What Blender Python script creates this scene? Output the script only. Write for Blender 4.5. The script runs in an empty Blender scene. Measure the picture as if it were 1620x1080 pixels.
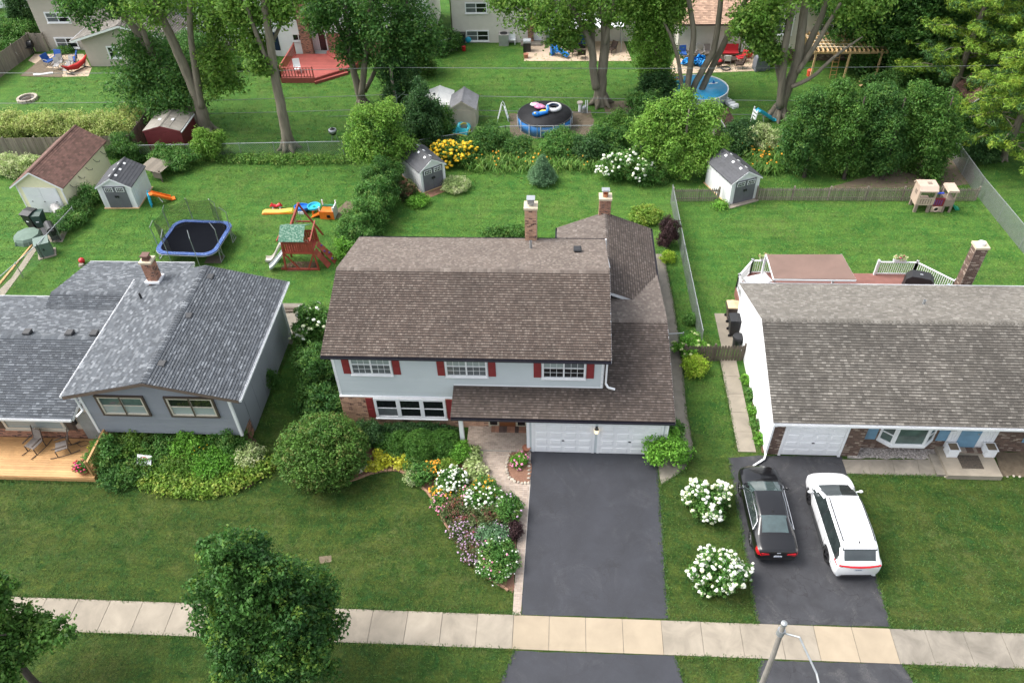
import bpy, math, random
import numpy as np
from mathutils import Vector, Matrix
R = math.radians
random.seed(7)
scene = bpy.context.scene
col = scene.collection
# ---------------------------------------------------------------- camera
FOC, CAMH = 1260.0, 31.0
_x = np.array([22500, 349, -1260.]); _y = np.array([92, -1180, 1260.])
_y /= np.linalg.norm(_y); _x -= _y*(_x@_y); _x /= np.linalg.norm(_x); _z = np.cross(_x, _y)
cam = bpy.data.cameras.new('camera'); cam.sensor_width = 36; cam.lens = 36*FOC/1620; cam.clip_end = 2000
camo = bpy.data.objects.new('camera', cam); col.objects.link(camo); scene.camera = camo
camo.matrix_world = Matrix(((_x[0], -_x[1], -_x[2], 0), (_y[0], -_y[1], -_y[2], 0), (_z[0], -_z[1], -_z[2], CAMH), (0, 0, 0, 1)))
# ---------------------------------------------------------------- sky, sun, exposure
SUN_EL, SUN_AZ = R(54), R(-84)          # azimuth clockwise from +Y
world = bpy.data.worlds.new('World'); scene.world = world; world.use_nodes = True
nt = world.node_tree; bg = nt.nodes['Background']
sky = nt.nodes.new('ShaderNodeTexSky'); sky.sky_type = 'NISHITA'; sky.sun_disc = False
sky.sun_elevation = SUN_EL; sky.sun_rotation = SUN_AZ; sky.air_density = 1.0; sky.dust_density = 4.0; sky.ozone_density = 1.0
hs = nt.nodes.new('ShaderNodeHueSaturation'); hs.inputs['Saturation'].default_value = 0.35
nt.links.new(sky.outputs[0], hs.inputs['Color']); nt.links.new(hs.outputs[0], bg.inputs['Color'])
bg.inputs['Strength'].default_value = 0.15
sl = bpy.data.lights.new('sun', 'SUN'); sl.energy = 1.05; sl.angle = R(30); sl.color = (1.0, 0.965, 0.91)
so = bpy.data.objects.new('sun', sl); col.objects.link(so)
sd = Vector((math.sin(SUN_AZ)*math.cos(SUN_EL), math.cos(SUN_AZ)*math.cos(SUN_EL), math.sin(SUN_EL)))
so.rotation_euler = sd.to_track_quat('Z', 'Y').to_euler(); so.location = sd*120
vs = scene.view_settings; vs.view_transform = 'Standard'; vs.look = 'None'; vs.gamma = 1.0; vs.use_curve_mapping = False
vs.exposure = 1.38
scene.render.engine = 'CYCLES'
# ---------------------------------------------------------------- pixel of the photograph -> point
def ray(px, py):
    d = np.array([px-810, py-540, FOC]); return d@_x, d@_y, d@_z
def G(px, py, z=0.0):                    # point on the level z
    r = ray(px, py); t = (z-CAMH)/r[2]; return Vector((r[0]*t, r[1]*t, z))
def FP(px, py, y):                       # point on the upright plane at depth y
    r = ray(px, py); t = y/r[1]; return Vector((r[0]*t, y, CAMH+r[2]*t))
# ---------------------------------------------------------------- mesh helpers
def V3(a): return Vector(a)
class MB:
    local = False
    def __init__(s): s.v = []; s.f = []
    def add(s, vs, fs):
        o = len(s.v); s.v.extend(tuple(p) for p in vs); s.f.extend(tuple(i+o for i in f) for f in fs); return s
    def box(s, a, b):
        x0, y0, z0 = a; x1, y1, z1 = b
        return s.add([(x0,y0,z0),(x1,y0,z0),(x1,y1,z0),(x0,y1,z0),(x0,y0,z1),(x1,y0,z1),(x1,y1,z1),(x0,y1,z1)],
              [(3,2,1,0),(4,5,6,7),(0,1,5,4),(1,2,6,5),(2,3,7,6),(3,0,4,7)])
    def cb(s, c, sz, rz=0, rx=0, ry=0):
        m = Matrix.Translation(c) @ Matrix.Rotation(rz,4,'Z') @ Matrix.Rotation(ry,4,'Y') @ Matrix.Rotation(rx,4,'X')
        h = [q/2 for q in sz]; t = MB().box([-q for q in h], h)
        return s.add([m@Vector(p) for p in t.v], t.f)
    def obox(s, O, U, V, N, u, v, n):    # box in a frame: ranges along U, V, N
        P = lambda a, b, c: O+U*a+V*b+N*c
        vs = [P(a,b,c) for c in n for (a,b) in ((u[0],v[0]),(u[1],v[0]),(u[1],v[1]),(u[0],v[1]))]
        return s.add(vs, [(3,2,1,0),(4,5,6,7),(0,1,5,4),(1,2,6,5),(2,3,7,6),(3,0,4,7)])
    def beam(s, a, b, w, h, up=(0,0,1)):
        a = Vector(a); b = Vector(b); d = (b-a); L = d.length; d.normalize(); up = Vector(up)
        if abs(d.dot(up)) > .98: up = Vector((0,1,0))
        x = d.cross(up).normalized(); y = x.cross(d)
        return s.obox(a, d, x, y, (0, L), (-w/2, w/2), (-h/2, h/2))
    def tube(s, pts, r, n=6, cap=True):
        pts = [Vector(p) for p in pts]; k = len(pts); rs = r if isinstance(r, (list, tuple)) else [r]*k
        vs = []; ref = None
        for i, p in enumerate(pts):
            d = (pts[min(i+1,k-1)]-pts[max(i-1,0)]).normalized()
            if ref is None: ref = Vector((0,0,1)) if abs(d.z) < .9 else Vector((1,0,0))
            x = d.cross(ref)
            if x.length < 1e-4: x = d.cross(Vector((.3,.9,.1)))
            x.normalize(); y = x.cross(d); ref = y
            for j in range(n):
                a = 2*math.pi*j/n; vs.append(p+(x*math.cos(a)+y*math.sin(a))*rs[i])
        fs = [(i*n+j, i*n+(j+1)%n, (i+1)*n+(j+1)%n, (i+1)*n+j) for i in range(k-1) for j in range(n)]
        if cap: fs += [tuple(reversed(range(n))), tuple(range((k-1)*n, k*n))]
        return s.add(vs, fs)
    def cyl(s, a, b, r, r2=None, n=10): return s.tube([a, b], [r, r if r2 is None else r2], n)
    def lathe(s, c, prof, n=16, sx=1, sy=1):
        c = Vector(c); vs = []; k = len(prof)
        for (r, z) in prof:
            for j in range(n):
                a = 2*math.pi*j/n; vs.append(c+Vector((r*sx*math.cos(a), r*sy*math.sin(a), z)))
        fs = [(i*n+j, i*n+(j+1)%n, (i+1)*n+(j+1)%n, (i+1)*n+j) for i in range(k-1) for j in range(n)]
        fs += [tuple(reversed(range(n))), tuple(range((k-1)*n, k*n))]
        return s.add(vs, fs)
    def sph(s, c, r, n=10, m=6):
        r = r if isinstance(r, (tuple, list)) else (r, r, r); c = Vector(c)
        return s.lathe(c, [(math.sin(math.pi*i/m)*r[0]+1e-4, -math.cos(math.pi*i/m)*r[2]) for i in range(m+1)], n, 1, r[1]/r[0])
    def torus(s, c, R0, r, n=16, m=6, rx=0, sy=1):
        mt = Matrix.Translation(c) @ Matrix.Rotation(rx, 4, 'X'); vs = []
        for i in range(n):
            a = 2*math.pi*i/n
            for j in range(m):
                b = 2*math.pi*j/m; q = R0+r*math.cos(b); vs.append(mt@Vector((q*math.cos(a), q*sy*math.sin(a), r*math.sin(b))))
        return s.add(vs, [(i*m+j, ((i+1)%n)*m+j, ((i+1)%n)*m+(j+1)%m, i*m+(j+1)%m) for i in range(n) for j in range(m)])
    def prism(s, pts, vec):              # extrude a planar polygon
        pts = [Vector(p) for p in pts]; vec = Vector(vec); n = len(pts)
        vs = pts+[p+vec for p in pts]
        fs = [tuple(reversed(range(n))), tuple(range(n, 2*n))]+[(i, (i+1)%n, n+(i+1)%n, n+i) for i in range(n)]
        nrm = sum(((pts[i]-pts[0]).cross(pts[(i+1)%n]-pts[0]) for i in range(n)), Vector())
        if nrm.dot(vec) < 0: fs = [tuple(reversed(f)) for f in fs]
        return s.add(vs, fs)
    def poly(s, pts): return s.add(pts, [tuple(range(len(pts)))])
    def build(s, name, mat, parent=None, smooth=False, kind=None, label=None):
        o = mkobj(name, s.v, s.f, mat, parent, smooth, s.local)
        if kind: o['kind'] = kind
        if label: o['label'] = label
        return o
class LB(MB):
    local = True                         # authored in the thing's own frame
def root_of(o):
    while o.parent: o = o.parent
    return o
def mkobj(name, v, f, mat, parent=None, smooth=False, local=False):
    me = bpy.data.meshes.new(name)
    if parent is not None and not local:
        mi = root_of(parent).matrix_basis.inverted(); v = [mi@Vector(p) for p in v]
    me.from_pydata([tuple(p) for p in v], [], f)
    if smooth: me.polygons.foreach_set('use_smooth', [True]*len(me.polygons))
    me.materials.append(mat)
    o = bpy.data.objects.new(name, me); col.objects.link(o)
    if parent is not None: o.parent = parent
    return o
def fastmesh(name, v, quads, mat, parent=None, smooth=False):
    """numpy verts (n,3) in world coordinates and quads (m,4)"""
    if parent is not None:
        mi = np.array(root_of(parent).matrix_basis.inverted()); v = v@mi[:3,:3].T+mi[:3,3]
    me = bpy.data.meshes.new(name); k = quads.shape[1]
    me.vertices.add(len(v)); me.vertices.foreach_set('co', v.astype(np.float32).ravel())
    me.loops.add(quads.size); me.loops.foreach_set('vertex_index', quads.astype(np.int32).ravel())
    me.polygons.add(len(quads)); me.polygons.foreach_set('loop_start', np.arange(0, quads.size, k, dtype=np.int32))
    me.update(calc_edges=True); me.materials.append(mat)
    o = bpy.data.objects.new(name, me); col.objects.link(o)
    if parent is not None: o.parent = parent
    return o
def inst(name, me, parent=None, loc=(0,0,0), rot=(0,0,0), sc=(1,1,1)):
    """one more object on shared mesh data; loc in world axes relative to the parent's base"""
    o = bpy.data.objects.new(name, me); col.objects.link(o); o.parent = parent
    o.location = loc; o.rotation_euler = rot; o.scale = sc
    return o
def tag(o, label, cat, group=None):
    o['label'] = label; o['category'] = cat
    if group: o['group'] = group
    return o
def thing(name, label, cat, loc=(0,0,0), rz=0, group=None):
    o = bpy.data.objects.new(name, None); o.empty_display_size = .2; col.objects.link(o)
    o.location = loc; o.rotation_euler = (0, 0, rz)
    o.matrix_basis = Matrix.Translation(loc) @ Matrix.Rotation(rz, 4, 'Z')
    return tag(o, label, cat, group)
def struct(o): o['kind'] = 'structure'; return o
def copy_tree(o, parent=None):
    c = o.copy(); col.objects.link(c); c.parent = parent
    for ch in list(o.children): copy_tree(ch, c)
    return c
def dup(o, loc, rz, label=None):
    c = copy_tree(o); c.matrix_basis = Matrix.Translation(loc) @ Matrix.Rotation(rz, 4, 'Z')
    if label: c['label'] = label
    return c
def spans(poly, v):
    xs = []
    n = len(poly)
    for i in range(n):
        (u0, v0), (u1, v1) = poly[i], poly[(i+1) % n]
        if (v0 <= v) != (v1 <= v): xs.append(u0+(u1-u0)*(v-v0)/(v1-v0))
    xs.sort(); return list(zip(xs[::2], xs[1::2]))
def tile(mb, poly, O, U, V, N, exp, w, gap=0., th=.02, lap=True, stag=.5, jit=0., rng=random, vgap=None, wj=0., band=None):
    """courses of shingles, siding, bricks or pavers over a polygon in the plane (O,U,V)"""
    vg = gap if vgap is None else vgap
    vmin = min(p[1] for p in poly); vmax = max(p[1] for p in poly); k = 0; v = vmin
    while v < vmax-.01:
        v1 = min(v+exp, vmax); e = 1e-4
        A = spans(poly, v+e); B = spans(poly, v1-e)
        if len(A) == len(B):
            for (a0, b0), (a1, b1) in zip(A, B):
                lo, hi = min(a0, a1), max(b0, b1)
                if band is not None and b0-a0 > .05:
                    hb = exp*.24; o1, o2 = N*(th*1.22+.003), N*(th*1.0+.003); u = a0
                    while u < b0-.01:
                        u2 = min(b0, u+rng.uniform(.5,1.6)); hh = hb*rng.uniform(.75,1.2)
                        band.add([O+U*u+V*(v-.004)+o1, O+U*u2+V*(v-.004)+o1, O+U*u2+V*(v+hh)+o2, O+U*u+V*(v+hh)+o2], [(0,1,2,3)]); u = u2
                u = lo-(w*stag*(k % 2)+(rng.random()*jit*w if jit else 0)) if w < 50 else lo
                while u < hi-1e-3:
                    ww = w*(1+wj*(rng.random()-.5)*2) if wj else w
                    u2 = min(u+ww, hi); g = gap/2
                    q = [(min(max(u+g, a0), b0), v+vg/2), (min(max(u2-g, a0), b0), v+vg/2), (min(max(u2-g, a1), b1), v1-vg/2), (min(max(u+g, a1), b1), v1-vg/2)]
                    if q[1][0]-q[0][0] > .015 or q[2][0]-q[3][0] > .015:
                        dz = (rng.random()-.5)*th*.35
                        t0 = th+dz; t1 = th*.15 if lap else t0
                        top = [O+U*a+V*b+N*t for (a, b), t in zip(q, (t0, t0, t1, t1))]
                        bot = [O+U*a+V*b for (a, b) in q]
                        mb.add(top+bot, [(0,1,2,3),(4,5,1,0),(5,6,2,1),(7,4,0,3)]+([] if lap else [(6,7,3,2)]))
                    u = u2
        v = v1; k += 1
    return mb
# ---------------------------------------------------------------- materials
MT = {}
def rgb(h):                              # sRGB hex -> linear
    c = [int(h[i:i+2], 16)/255 for i in (0, 2, 4)]
    return tuple((q/12.92 if q <= .04045 else ((q+.055)/1.055)**2.4) for q in c)+(1,)
def C4(c): return rgb(c) if isinstance(c, str) else (tuple(c)+(1,))[:4]
def nmix(nt, fac, a, b, mode='MIX'):
    m = nt.nodes.new('ShaderNodeMix'); m.data_type = 'RGBA'; m.blend_type = mode
    for s, val in ((m.inputs[0], fac), (m.inputs[6], a), (m.inputs[7], b)):
        if hasattr(val, 'links') or hasattr(val, 'is_linked'): nt.links.new(val, s)
        else: s.default_value = val
    return m.outputs[2]
def nnoise(nt, pos, scale, detail=4, rough=.55, dist=0.):
    n = nt.nodes.new('ShaderNodeTexNoise'); n.inputs['Scale'].default_value = scale; n.inputs['Detail'].default_value = detail
    n.inputs['Roughness'].default_value = rough; n.inputs['Distortion'].default_value = dist
    nt.links.new(pos, n.inputs['Vector']); return n.outputs['Fac']
def nramp(nt, fac, lo, hi, a=0., b=1.):
    m = nt.nodes.new('ShaderNodeMapRange'); m.inputs[1].default_value = lo; m.inputs[2].default_value = hi
    m.inputs[3].default_value = a; m.inputs[4].default_value = b
    nt.links.new(fac, m.inputs[0]); return m.outputs[0]
def nscale(nt, pos, s):
    m = nt.nodes.new('ShaderNodeVectorMath'); m.operation = 'MULTIPLY'; m.inputs[1].default_value = s
    nt.links.new(pos, m.inputs[0]); return m.outputs[0]
def nval(nt, colr, fac, lo, hi):         # brightness from fac 0..1
    h = nt.nodes.new('ShaderNodeHueSaturation'); nt.links.new(nramp(nt, fac, 0, 1, lo, hi), h.inputs['Value'])
    nt.links.new(colr, h.inputs['Color']); return h.outputs[0]
def newmat(name):
    m = bpy.data.materials.new(name); m.use_nodes = True; nt = m.node_tree
    return m, nt, nt.nodes['Principled BSDF'], nt.nodes.new('ShaderNodeNewGeometry')
def mk(name, c, c2=None, rough=.6, sc=3., lo=.3, hi=.7, isl=0., isl_c=None, obr=0., bump=0., bsc=40., metal=0., spec=.5, coat=0., emit=None, stain=0., ssc=.5, strch=None, alpha=1.):
    if name in MT: return MT[name]
    m, nt, bs, geo = newmat(name); pos = geo.outputs['Position']
    if strch: pos = nscale(nt, pos, strch)
    c = C4(c); c2 = C4(c2) if c2 else tuple(q*.82 for q in c[:3])+(1,)
    out = nmix(nt, nramp(nt, nnoise(nt, pos, sc), lo, hi), c, c2)
    if isl_c: out = nmix(nt, nramp(nt, geo.outputs['Random Per Island'], isl_c[1], isl_c[2]), out, C4(isl_c[0]))
    if isl:
        w = nt.nodes.new('ShaderNodeTexWhiteNoise'); w.noise_dimensions = '1D'; nt.links.new(geo.outputs['Random Per Island'], w.inputs['W'])
        out = nval(nt, out, w.outputs['Value'], 1-isl, 1+isl)
    if obr:
        oi = nt.nodes.new('ShaderNodeObjectInfo'); out = nval(nt, out, oi.outputs['Random'], 1-obr, 1+obr)
    if stain: out = nval(nt, out, nramp(nt, nnoise(nt, geo.outputs['Position'], ssc, 6, .65, .6), .35, .68), 1+stain*.4, 1-stain)
    nt.links.new(out, bs.inputs['Base Color'])
    bs.inputs['Roughness'].default_value = rough; bs.inputs['Metallic'].default_value = metal
    bs.inputs['Specular IOR Level'].default_value = spec; bs.inputs['Coat Weight'].default_value = coat
    if coat: bs.inputs['Coat Roughness'].default_value = .04
    if alpha < 1: bs.inputs['Alpha'].default_value = alpha
    if bump:
        b = nt.nodes.new('ShaderNodeBump'); b.inputs['Strength'].default_value = bump; b.inputs['Distance'].default_value = .02
        nt.links.new(nnoise(nt, pos, bsc, 5, .6), b.inputs['Height']); nt.links.new(b.outputs[0], bs.inputs['Normal'])
    if emit: bs.inputs['Emission Color'].default_value = C4(emit[0]); bs.inputs['Emission Strength'].default_value = emit[1]
    MT[name] = m; return m
def leafmat(name, dark, light, tip=None, tipamt=.15, trans=.42, nsc=.8, rough=.55):
    if name in MT: return MT[name]
    m, nt, bs, geo = newmat(name)
    r = geo.outputs['Random Per Island']
    out = nmix(nt, nramp(nt, nnoise(nt, geo.outputs['Position'], nsc, 4, .6), .3, .7), C4(dark), C4(light))
    w = nt.nodes.new('ShaderNodeTexWhiteNoise'); w.noise_dimensions = '1D'; nt.links.new(r, w.inputs['W'])
    out = nval(nt, out, w.outputs['Value'], .95, 2.35)
    if tip:
        tm = nt.nodes.new('ShaderNodeMath'); tm.operation = 'MULTIPLY'; nt.links.new(nramp(nt, nnoise(nt, geo.outputs['Position'], nsc*2.6, 3, .6), .50, .60), tm.inputs[0]); nt.links.new(nramp(nt, r, .75-tipamt*2.2, .85-tipamt*2.2), tm.inputs[1])
        out = nmix(nt, tm.outputs[0], out, tuple(min(.9, q*1.35) for q in C4(tip)[:3])+(1,))
    nt.links.new(out, bs.inputs['Base Color']); bs.inputs['Roughness'].default_value = rough
    bs.inputs['Specular IOR Level'].default_value = .3
    tr = nt.nodes.new('ShaderNodeBsdfTranslucent'); nt.links.new(out, tr.inputs['Color'])
    mx = nt.nodes.new('ShaderNodeMixShader'); mx.inputs[0].default_value = trans
    nt.links.new(bs.outputs[0], mx.inputs[1]); nt.links.new(tr.outputs[0], mx.inputs[2])
    nt.links.new(mx.outputs[0], nt.nodes['Material Output'].inputs['Surface'])
    MT[name] = m; return m
def lawnmat():
    m, nt, bs, geo = newmat('lawn grass'); pos = geo.outputs['Position']
    sep = nt.nodes.new('ShaderNodeSeparateXYZ'); nt.links.new(pos, sep.inputs[0])
    big = nnoise(nt, pos, .16, 5, .6, .4); mid = nnoise(nt, pos, .9, 6, .68, .8); fine = nnoise(nt, pos, 9., 5, .7); vfine = nnoise(nt, pos, 38., 3, .7)
    # back gardens are a brighter green than the darker front lawns
    ad = nt.nodes.new('ShaderNodeMath'); ad.operation = 'MULTIPLY_ADD'; ad.inputs[1].default_value = 4.; nt.links.new(big, ad.inputs[0]); nt.links.new(sep.outputs['Y'], ad.inputs[2])
    back = nramp(nt, ad.outputs[0], 25., 34.)
    clump = nnoise(nt, pos, 3.2, 6, .75, .5)
    front = nmix(nt, nramp(nt, mid, .36, .66), C4((0.0198,0.0533,0.0095)), C4((0.0596,0.0839,0.0168)))
    bck = nmix(nt, nramp(nt, mid, .34, .68), C4((0.0347,0.1101,0.0190)), C4((0.0857,0.1697,0.0298)))
    out = nmix(nt, back, front, bck)
    # bluish and yellowish clumps of different grasses
    out = nmix(nt, nramp(nt, clump, .50, .68, 0, .6), out, nmix(nt, back, C4((0.0202,0.0769,0.0222)), C4((0.0363,0.1375,0.0345))))
    out = nmix(nt, nramp(nt, nnoise(nt, pos, 5.1, 5, .7, .4), .55, .72, 0, .65), out, nmix(nt, back, C4((0.1058,0.1340,0.0222)), C4((0.1462,0.2155,0.0320))))
    # thin, straw coloured patches
    st = nt.nodes.new('ShaderNodeMath'); st.operation = 'MULTIPLY'; nt.links.new(nramp(nt, nnoise(nt, pos, .33, 6, .7, 1.0), .47, .64), st.inputs[0]); nt.links.new(nramp(nt, clump, .40, .62), st.inputs[1])
    st2 = nt.nodes.new('ShaderNodeMath'); st2.operation = 'MULTIPLY'; st2.inputs[1].default_value = .45; nt.links.new(st.outputs[0], st2.inputs[0])
    out = nmix(nt, st2.outputs[0], out, C4((0.1350,0.1300,0.0440)))
    # faint mower passes
    stripe = nnoise(nt, nscale(nt, pos, (.22, 2.0, 0)), 1.0, 2, .5)
    out = nval(nt, out, nramp(nt, stripe, .38, .62), .90, 1.10)
    out = nval(nt, out, nramp(nt, fine, .32, .68), .60, 1.45); out = nval(nt, out, nramp(nt, vfine, .3, .7), .55, 1.5)
    nt.links.new(out, bs.inputs['Base Color']); bs.inputs['Roughness'].default_value = .8; bs.inputs['Specular IOR Level'].default_value = .1
    b = nt.nodes.new('ShaderNodeBump'); b.inputs['Strength'].default_value = 1.; b.inputs['Distance'].default_value = .08
    nt.links.new(nnoise(nt, pos, 18., 5, .75), b.inputs['Height']); nt.links.new(b.outputs[0], bs.inputs['Normal'])
    MT['lawn grass'] = m; return m
lawn = lawnmat()
white = mk('white trim', (.78,.79,.80), (.72,.73,.74), rough=.45, sc=2)
whitepvc = mk('white vinyl', (.80,.81,.82), (.74,.76,.77), rough=.4)
concrete = mk('concrete', (.305,.265,.208), (.262,.228,.178), rough=.85, sc=1.2, bump=.25, bsc=80, stain=.24, ssc=.8, obr=.08)
concrete_warm = mk('warm new concrete', (.335,.275,.195), (.305,.250,.178), rough=.85, sc=1.5, bump=.2, bsc=80, stain=.10, ssc=.9, obr=.03)
concrete_old = mk('old stained concrete', (.235,.21,.172), (.19,.17,.138), rough=.9, sc=1.1, bump=.3, bsc=70, stain=.28, ssc=1.2, obr=.05)
asphalt = mk('sealed asphalt', (.022,.024,.031), (.028,.030,.038), rough=.62, sc=.5, bump=.5, bsc=150, stain=.25, ssc=.7)
asphalt_worn = mk('worn asphalt', (.030,.031,.036), (.040,.041,.046), rough=.75, sc=.9, bump=.6, bsc=110, stain=.3, ssc=1.4)
def roughen(m, pale, sc1, amt, crack=0.):
    nt = m.node_tree; bs = nt.nodes['Principled BSDF']; geo = [n for n in nt.nodes if n.type == 'NEW_GEOMETRY'][0]; src = bs.inputs['Base Color'].links[0].from_socket; pos = geo.outputs['Position']
    mm = nt.nodes.new('ShaderNodeMath'); mm.operation = 'MULTIPLY'; nt.links.new(nramp(nt, nnoise(nt, pos, sc1, 6, .7, 1.2), .54, .72, 0, amt), mm.inputs[0]); nt.links.new(nramp(nt, nnoise(nt, pos, 26, 4, .7), .38, .62), mm.inputs[1])
    out = nmix(nt, mm.outputs[0], src, C4(pale))
    out = nmix(nt, nramp(nt, nnoise(nt, pos, 70, 2, .5), .70, .76, 0, .7), out, C4((.16,.16,.17)))
    if crack:
        vo = nt.nodes.new('ShaderNodeTexVoronoi'); vo.feature = 'DISTANCE_TO_EDGE'; vo.inputs['Scale'].default_value = .35
        wob = nt.nodes.new('ShaderNodeVectorMath'); wob.operation = 'ADD'; nz = nt.nodes.new('ShaderNodeTexNoise'); nz.inputs['Scale'].default_value = 1.3; nz.inputs['Detail'].default_value = 6; nt.links.new(pos, nz.inputs['Vector']); nt.links.new(pos, wob.inputs[0]); nt.links.new(nz.outputs['Color'], wob.inputs[1]); nt.links.new(wob.outputs[0], vo.inputs['Vector'])
        out = nmix(nt, nramp(nt, vo.outputs['Distance'], .0, .006, crack, 0), out, C4((.012,.012,.013)))
    nt.links.new(out, bs.inputs['Base Color'])
roughen(asphalt, (.080,.080,.086), .45, .6, .45); roughen(asphalt_worn, (.12,.115,.11), .8, .85, .7)
soil = mk('garden soil', (.085,.052,.032), (.13,.075,.045), rough=.95, sc=6, bump=1., bsc=30)
mulch = mk('red brown mulch', (.17,.085,.055), (.24,.13,.085), rough=.95, sc=14, bump=1., bsc=45)
soil_bare = mk('bare dirt', (.16,.125,.085), (.11,.085,.055), rough=.95, sc=4, bump=.8, bsc=25)
gravel_m = mk('pale gravel', (.42,.39,.36), (.30,.27,.25), rough=.9, sc=20, isl=.35)
sh_brown = mk('brown roof shingle', (.078,.057,.045), (.100,.075,.060), rough=.9, sc=1.2, isl=.22, isl_c=((.165,.135,.112),.45,1.1), stain=.22, ssc=.55, bump=.3, bsc=120)
sh_garage = mk('dark brown roof shingle', (.070,.054,.044), (.088,.069,.058), rough=.9, sc=1.2, isl=.24, isl_c=((.14,.115,.10),.6,1.05), stain=.25, ssc=.6, bump=.3, bsc=120)
sh_grey = mk('blue grey roof shingle', (.070,.078,.086), (.058,.065,.074), rough=.9, sc=1.5, isl=.20, isl_c=((.17,.185,.20),.55,1.15), bump=.3, bsc=120)
sh_taupe = mk('taupe grey roof shingle', (.092,.083,.070), (.118,.107,.092), rough=.9, sc=1., isl=.22, isl_c=((.215,.20,.175),.55,1.1), stain=.36, ssc=.42, bump=.3, bsc=120)
band_b = mk('brown shingle shadow line', (.034,.026,.022), (.046,.035,.03), rough=.95, isl=.25)  # dark colours for the painted lap shadow along each course
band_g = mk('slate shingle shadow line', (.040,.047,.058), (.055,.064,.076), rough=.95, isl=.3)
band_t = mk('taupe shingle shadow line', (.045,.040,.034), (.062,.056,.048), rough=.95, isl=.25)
sh_brown2 = mk('brown shingle lit copy', (.112,.089,.074), (.138,.111,.093), rough=.9, sc=1.2, isl=.16, isl_c=((.20,.17,.145),.5,1.1), stain=.12, ssc=.6)  # paler copies: the lighter look of back slopes is painted into the colour
sh_garage2 = mk('garage shingle lit copy', (.105,.085,.073), (.130,.107,.092), rough=.9, sc=1.2, isl=.15, isl_c=((.18,.155,.135),.6,1.1), stain=.12, ssc=.6)
sh_taupe2 = mk('taupe shingle lit copy', (.128,.117,.100), (.155,.142,.122), rough=.9, sc=1., isl=.15, isl_c=((.23,.215,.19),.55,1.1), stain=.15, ssc=.5)
sh_grey2 = mk('slate shingle lit copy', (.082,.091,.101), (.066,.074,.084), rough=.9, sc=1.5, isl=.2, isl_c=((.20,.215,.23),.55,1.15))
sh_pink = mk('pink tan roof shingle', (.40,.265,.19), (.34,.22,.155), rough=.9, sc=2, isl=.25)
sh_red = mk('reddish brown roof shingle', (.150,.080,.062), (.115,.062,.05), rough=.9, sc=2, isl=.28)
sh_char = mk('charcoal moulded roof panel', (.050,.052,.060), (.062,.064,.072), rough=.6, sc=2, isl=.15)
sh_tan = mk('weathered tan shingle', (.26,.23,.19), (.21,.185,.15), rough=.9, isl=.2)
sid_blue = mk('pale blue grey siding', (.50,.545,.555), (.47,.515,.525), rough=.55, sc=.8)
sid_grey = mk('mid grey siding', (.225,.24,.265), (.205,.22,.245), rough=.6, sc=.8)
sid_tan = mk('tan siding', (.43,.385,.33), (.40,.36,.305), rough=.6)
sid_cream = mk('cream siding', (.62,.585,.53), (.58,.545,.49), rough=.6)
sid_yel = mk('pale yellow siding', (.80,.755,.52), (.76,.715,.49), rough=.55)
sid_white = mk('white siding', (.80,.81,.82), (.76,.77,.78), rough=.5)
brick_red = mk('mixed red brick', (.36,.185,.12), (.29,.15,.10), rough=.85, sc=4, isl=.28, isl_c=((.10,.065,.055),.84,.86), bump=.4, bsc=60)
brick_tan = mk('salmon tan brick', (.50,.305,.205), (.42,.25,.165), rough=.85, sc=4, isl=.25, isl_c=((.15,.085,.065),.86,.88), bump=.4, bsc=60)
brick_brn = mk('dark brown brick', (.14,.092,.07), (.115,.075,.058), rough=.85, sc=4, isl=.25, isl_c=((.30,.24,.19),.84,.87), bump=.4, bsc=60)
mortar = mk('mortar', (.46,.43,.39), (.40,.37,.33), rough=.95)
mortar_d = mk('dark mortar', (.20,.17,.145), (.17,.145,.12), rough=.95)
paver_m = mk('pinkish grey paver', (.40,.325,.265), (.35,.285,.235), rough=.9, sc=2, isl=.16, stain=.12, ssc=1.)
edger_m = mk('terracotta edging brick', (.40,.24,.155), (.33,.19,.12), rough=.9, isl=.25)
stone_m = mk('field stone', (.42,.37,.30), (.31,.27,.22), rough=.9, sc=5, obr=.3, bump=.5)
red_shut = mk('barn red shutter', (.245,.032,.035), (.21,.028,.03), rough=.5)
gutter_d = mk('dark gutter', (.028,.026,.04), rough=.4)
glass_d = mk('dark window glass', (.012,.014,.016), rough=.06, spec=.6)
glass_g = mk('greenish window glass', (.10,.155,.14), (.05,.07,.07), rough=.07, sc=1.3, spec=.6)
glass_b = mk('glass over pale blind', (.33,.38,.37), (.27,.31,.30), rough=.12, spec=.6, sc=.3, strch=(1,1,14))
glass_s = mk('glass over grey screen', (.13,.145,.15), (.10,.11,.115), rough=.15, spec=.5)
wood_grey = mk('weathered grey fence wood', (.235,.205,.165), (.175,.15,.12), rough=.9, obr=.22, sc=3, strch=(3,3,.4))
wood_dk = mk('dark weathered wood', (.13,.105,.08), (.095,.075,.058), rough=.9, obr=.2)
wood_new = mk('new honey deck wood', (.52,.30,.125), (.43,.24,.095), rough=.65, obr=.13, sc=1.4, stain=.15, ssc=1.2)
wood_frame = mk('raw framing lumber', (.62,.42,.22), (.54,.355,.18), rough=.8, obr=.15)
wood_red = mk('red stained deck wood', (.36,.085,.07), (.30,.068,.055), rough=.65, obr=.13, stain=.15)
deck_brn = mk('red brown composite deck', (.235,.105,.085), (.19,.085,.068), rough=.6, obr=.12)
cedar = mk('redwood play lumber', (.33,.060,.038), (.26,.048,.03), rough=.6, obr=.15)
bark = mk('grey brown bark', (.235,.205,.155), (.135,.115,.085), rough=.95, sc=2.5, bump=1., bsc=9, strch=(2,2,.35))
bark_dk = mk('dark bark', (.075,.06,.048), (.05,.04,.032), rough=.95, sc=4, bump=1., bsc=14)
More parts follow.
